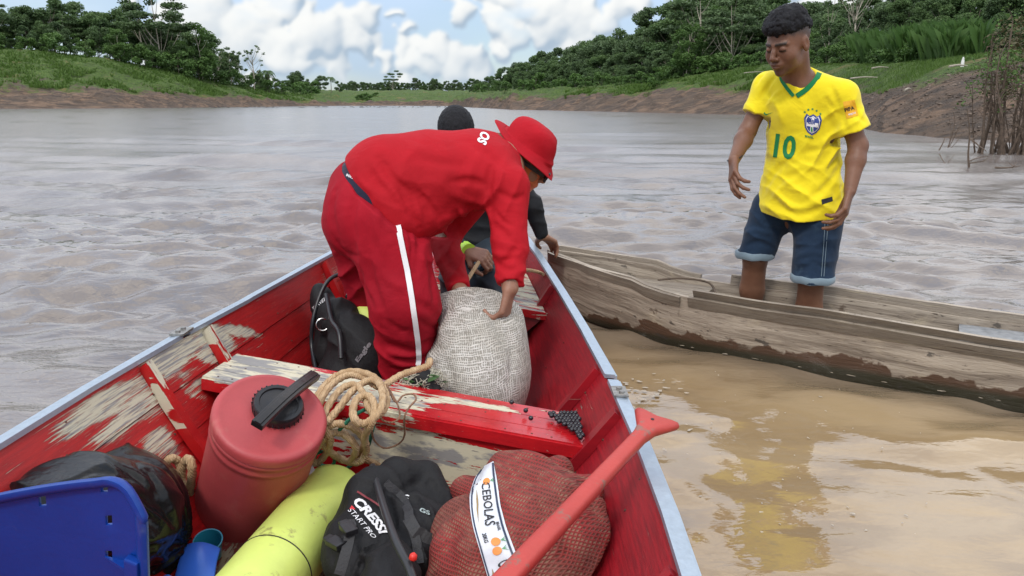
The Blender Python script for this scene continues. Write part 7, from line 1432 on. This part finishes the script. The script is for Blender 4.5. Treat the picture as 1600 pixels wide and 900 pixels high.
twig([(1514, 262, 13.2), (1513, 240, 13.2), (1515, 205, 13.2), (1511, 170, 13.2)], .020, 'upright dark stake in the water left of the dry bush, with side branches low down', 'branch', 'branch', [[(1514, 252, 13.2), (1530, 246, 13.2), (1545, 244, 13.3)], [(1514, 255, 13.2), (1535, 252, 13.2), (1543, 247, 13.2)], [(1514, 220, 13.2), (1530, 210, 13.3), (1536, 200, 13.3)]])
twig([(1516, 216, 13.6), (1530, 228, 13.4), (1541, 236, 13.2)], .016, 'short dark branch slanting down to the water between the stake and the dry bush', 'branch', 'branch', [[(1516, 216, 13.6), (1524, 228, 13.3), (1528, 232, 13.3)]])
twig([(1468, 241, 14.2), (1478, 258, 13.6), (1489, 268, 12.9)], .010, 'thin stick slanting into the water farthest left of the twigs', br=[[(1480, 256, 13.7), (1486, 248, 13.8), (1492, 240, 14)]])
twig([(1467, 235, 16.2), (1473, 224, 16.2), (1477, 214, 16.2)], .014, 'short bent twig standing in the water by the muddy bank')
twig([(1481, 231, 16.5), (1488, 210, 16.5), (1492, 190, 16.5), (1490, 175, 16.5)], .014, 'cluster of thin twigs fanning up from the water near the bank', 'branch', 'branch', [[(1483, 230, 16.5), (1495, 205, 16.5), (1503, 185, 16.5)], [(1482, 230, 16.5), (1486, 205, 16.5), (1483, 186, 16.5)], [(1486, 231, 16.4), (1496, 220, 16.4), (1504, 208, 16.4)], [(1484, 228, 16.5), (1500, 198, 16.5), (1510, 180, 16.5)]])
twig([(1555, 262, 13), (1575, 262, 12.8), (1594, 259, 13)], .018, 'piece of dark driftwood floating in front of the dry bush', 'driftwood', 'driftwood', [[(1582, 262, 12.8), (1588, 254, 13)], [(1584, 260, 12.8), (1577, 255, 12.9)]])
for px, py, Y, L_, a in ((1500, 84, 33, .9, .3), (1350, 122, 46, 1.6, -.1), (1375, 108, 46, 1.3, .5), (1180, 123, 84, 2.6, .1), (1290, 112, 50, 2.0, .3), (1420, 130, 33, .7, .9)):
    p = A(px, py, Y); zg = float(ground(np.array([px]), np.array([Y]))[0])+.12; p.z = zg
    d = Vector((math.cos(a), math.sin(a)*.5, .04))*L_/2; mb = MB(); mb.tube(catmull([p-d, p+Vector((0, 0, .05)), p+d], 4), [.05, .048, .045, .042, .04, .036, .03, .025, .02], 6)
    tag(put('fallen_log', mb.mesh('fallen_log', PALEBARK, True), None, p), 'pale fallen stick lying on the muddy right bank', 'log', 'fallen sticks on the right bank')
p = A(1507, 78, 34); zg = float(ground(np.array([1507]), np.array([34]))[0]); mb = MB(); mb.lathe((p.x, p.y, zg-.1), (0, 0, 1), [(0, .07), (.26, .065), (.31, .045), (.35, .05), (.42, .02)], 12); tag(put('white_post', mb.mesh('white_post', mat('white_paint', (.7, .7, .68), .6), True), None, (p.x, p.y, zg)), 'short white post on top of the right bank below the reeds', 'post')
# foam and bubbles near the boats: flecks nobody could count
def foam():
    r = np.random.default_rng(6); V = []; F = []
    FO = mat('foam', (.42, .36, .28), .35)
    def fleck(x, y, s, el=1.6, a=0):
        n = 9; i0 = len(V); ph = r.uniform(0, 6.28, 3)
        V.append((x, y, .0045))
        for k in range(n):
            t = 2*math.pi*k/n; q = s*(1+.35*math.sin(2*t+ph[0])+.2*math.sin(3*t+ph[1])); u, v = q*el*math.cos(t), q*math.sin(t); V.append((x+u*math.cos(a)-v*math.sin(a), y+u*math.sin(a)+v*math.cos(a), .003))
        for k in range(n): F.append((i0, i0+1+k, i0+1+(k+1) % n))
    poly = HOLES[1]; half = len(poly)//2
    for k in range(0, half-1):
        x, y = poly[k]
        if r.random() < .28: fleck(x+r.uniform(-.02, .02)-.006*NX[0], y-.012-r.random()*.02, r.uniform(.002, .006), 3.0, math.atan2(DX[1], DX[0]))
    for k in range(70): px, py = r.uniform(925, 1450), r.uniform(560, 880); p = Z(px, py, 0); fleck(p.x, p.y, r.uniform(.0010, .0032)*(1+1.5*(r.random() < .12)), r.uniform(1, 2.2), r.uniform(0, 3))
    for k in range(40): px, py = r.normal(985, 35), r.normal(615, 14); p = Z(px, py, 0); fleck(p.x, p.y, r.uniform(.003, .009), r.uniform(1.2, 2.4), r.uniform(-.4, .4))
    o = put('foam', mesh_np('foam', V, F, FO, True)); tag(o, 'flecks of pale foam and bubbles on the brown water beside the boats', 'foam', kind='stuff')
foam()
build_water()
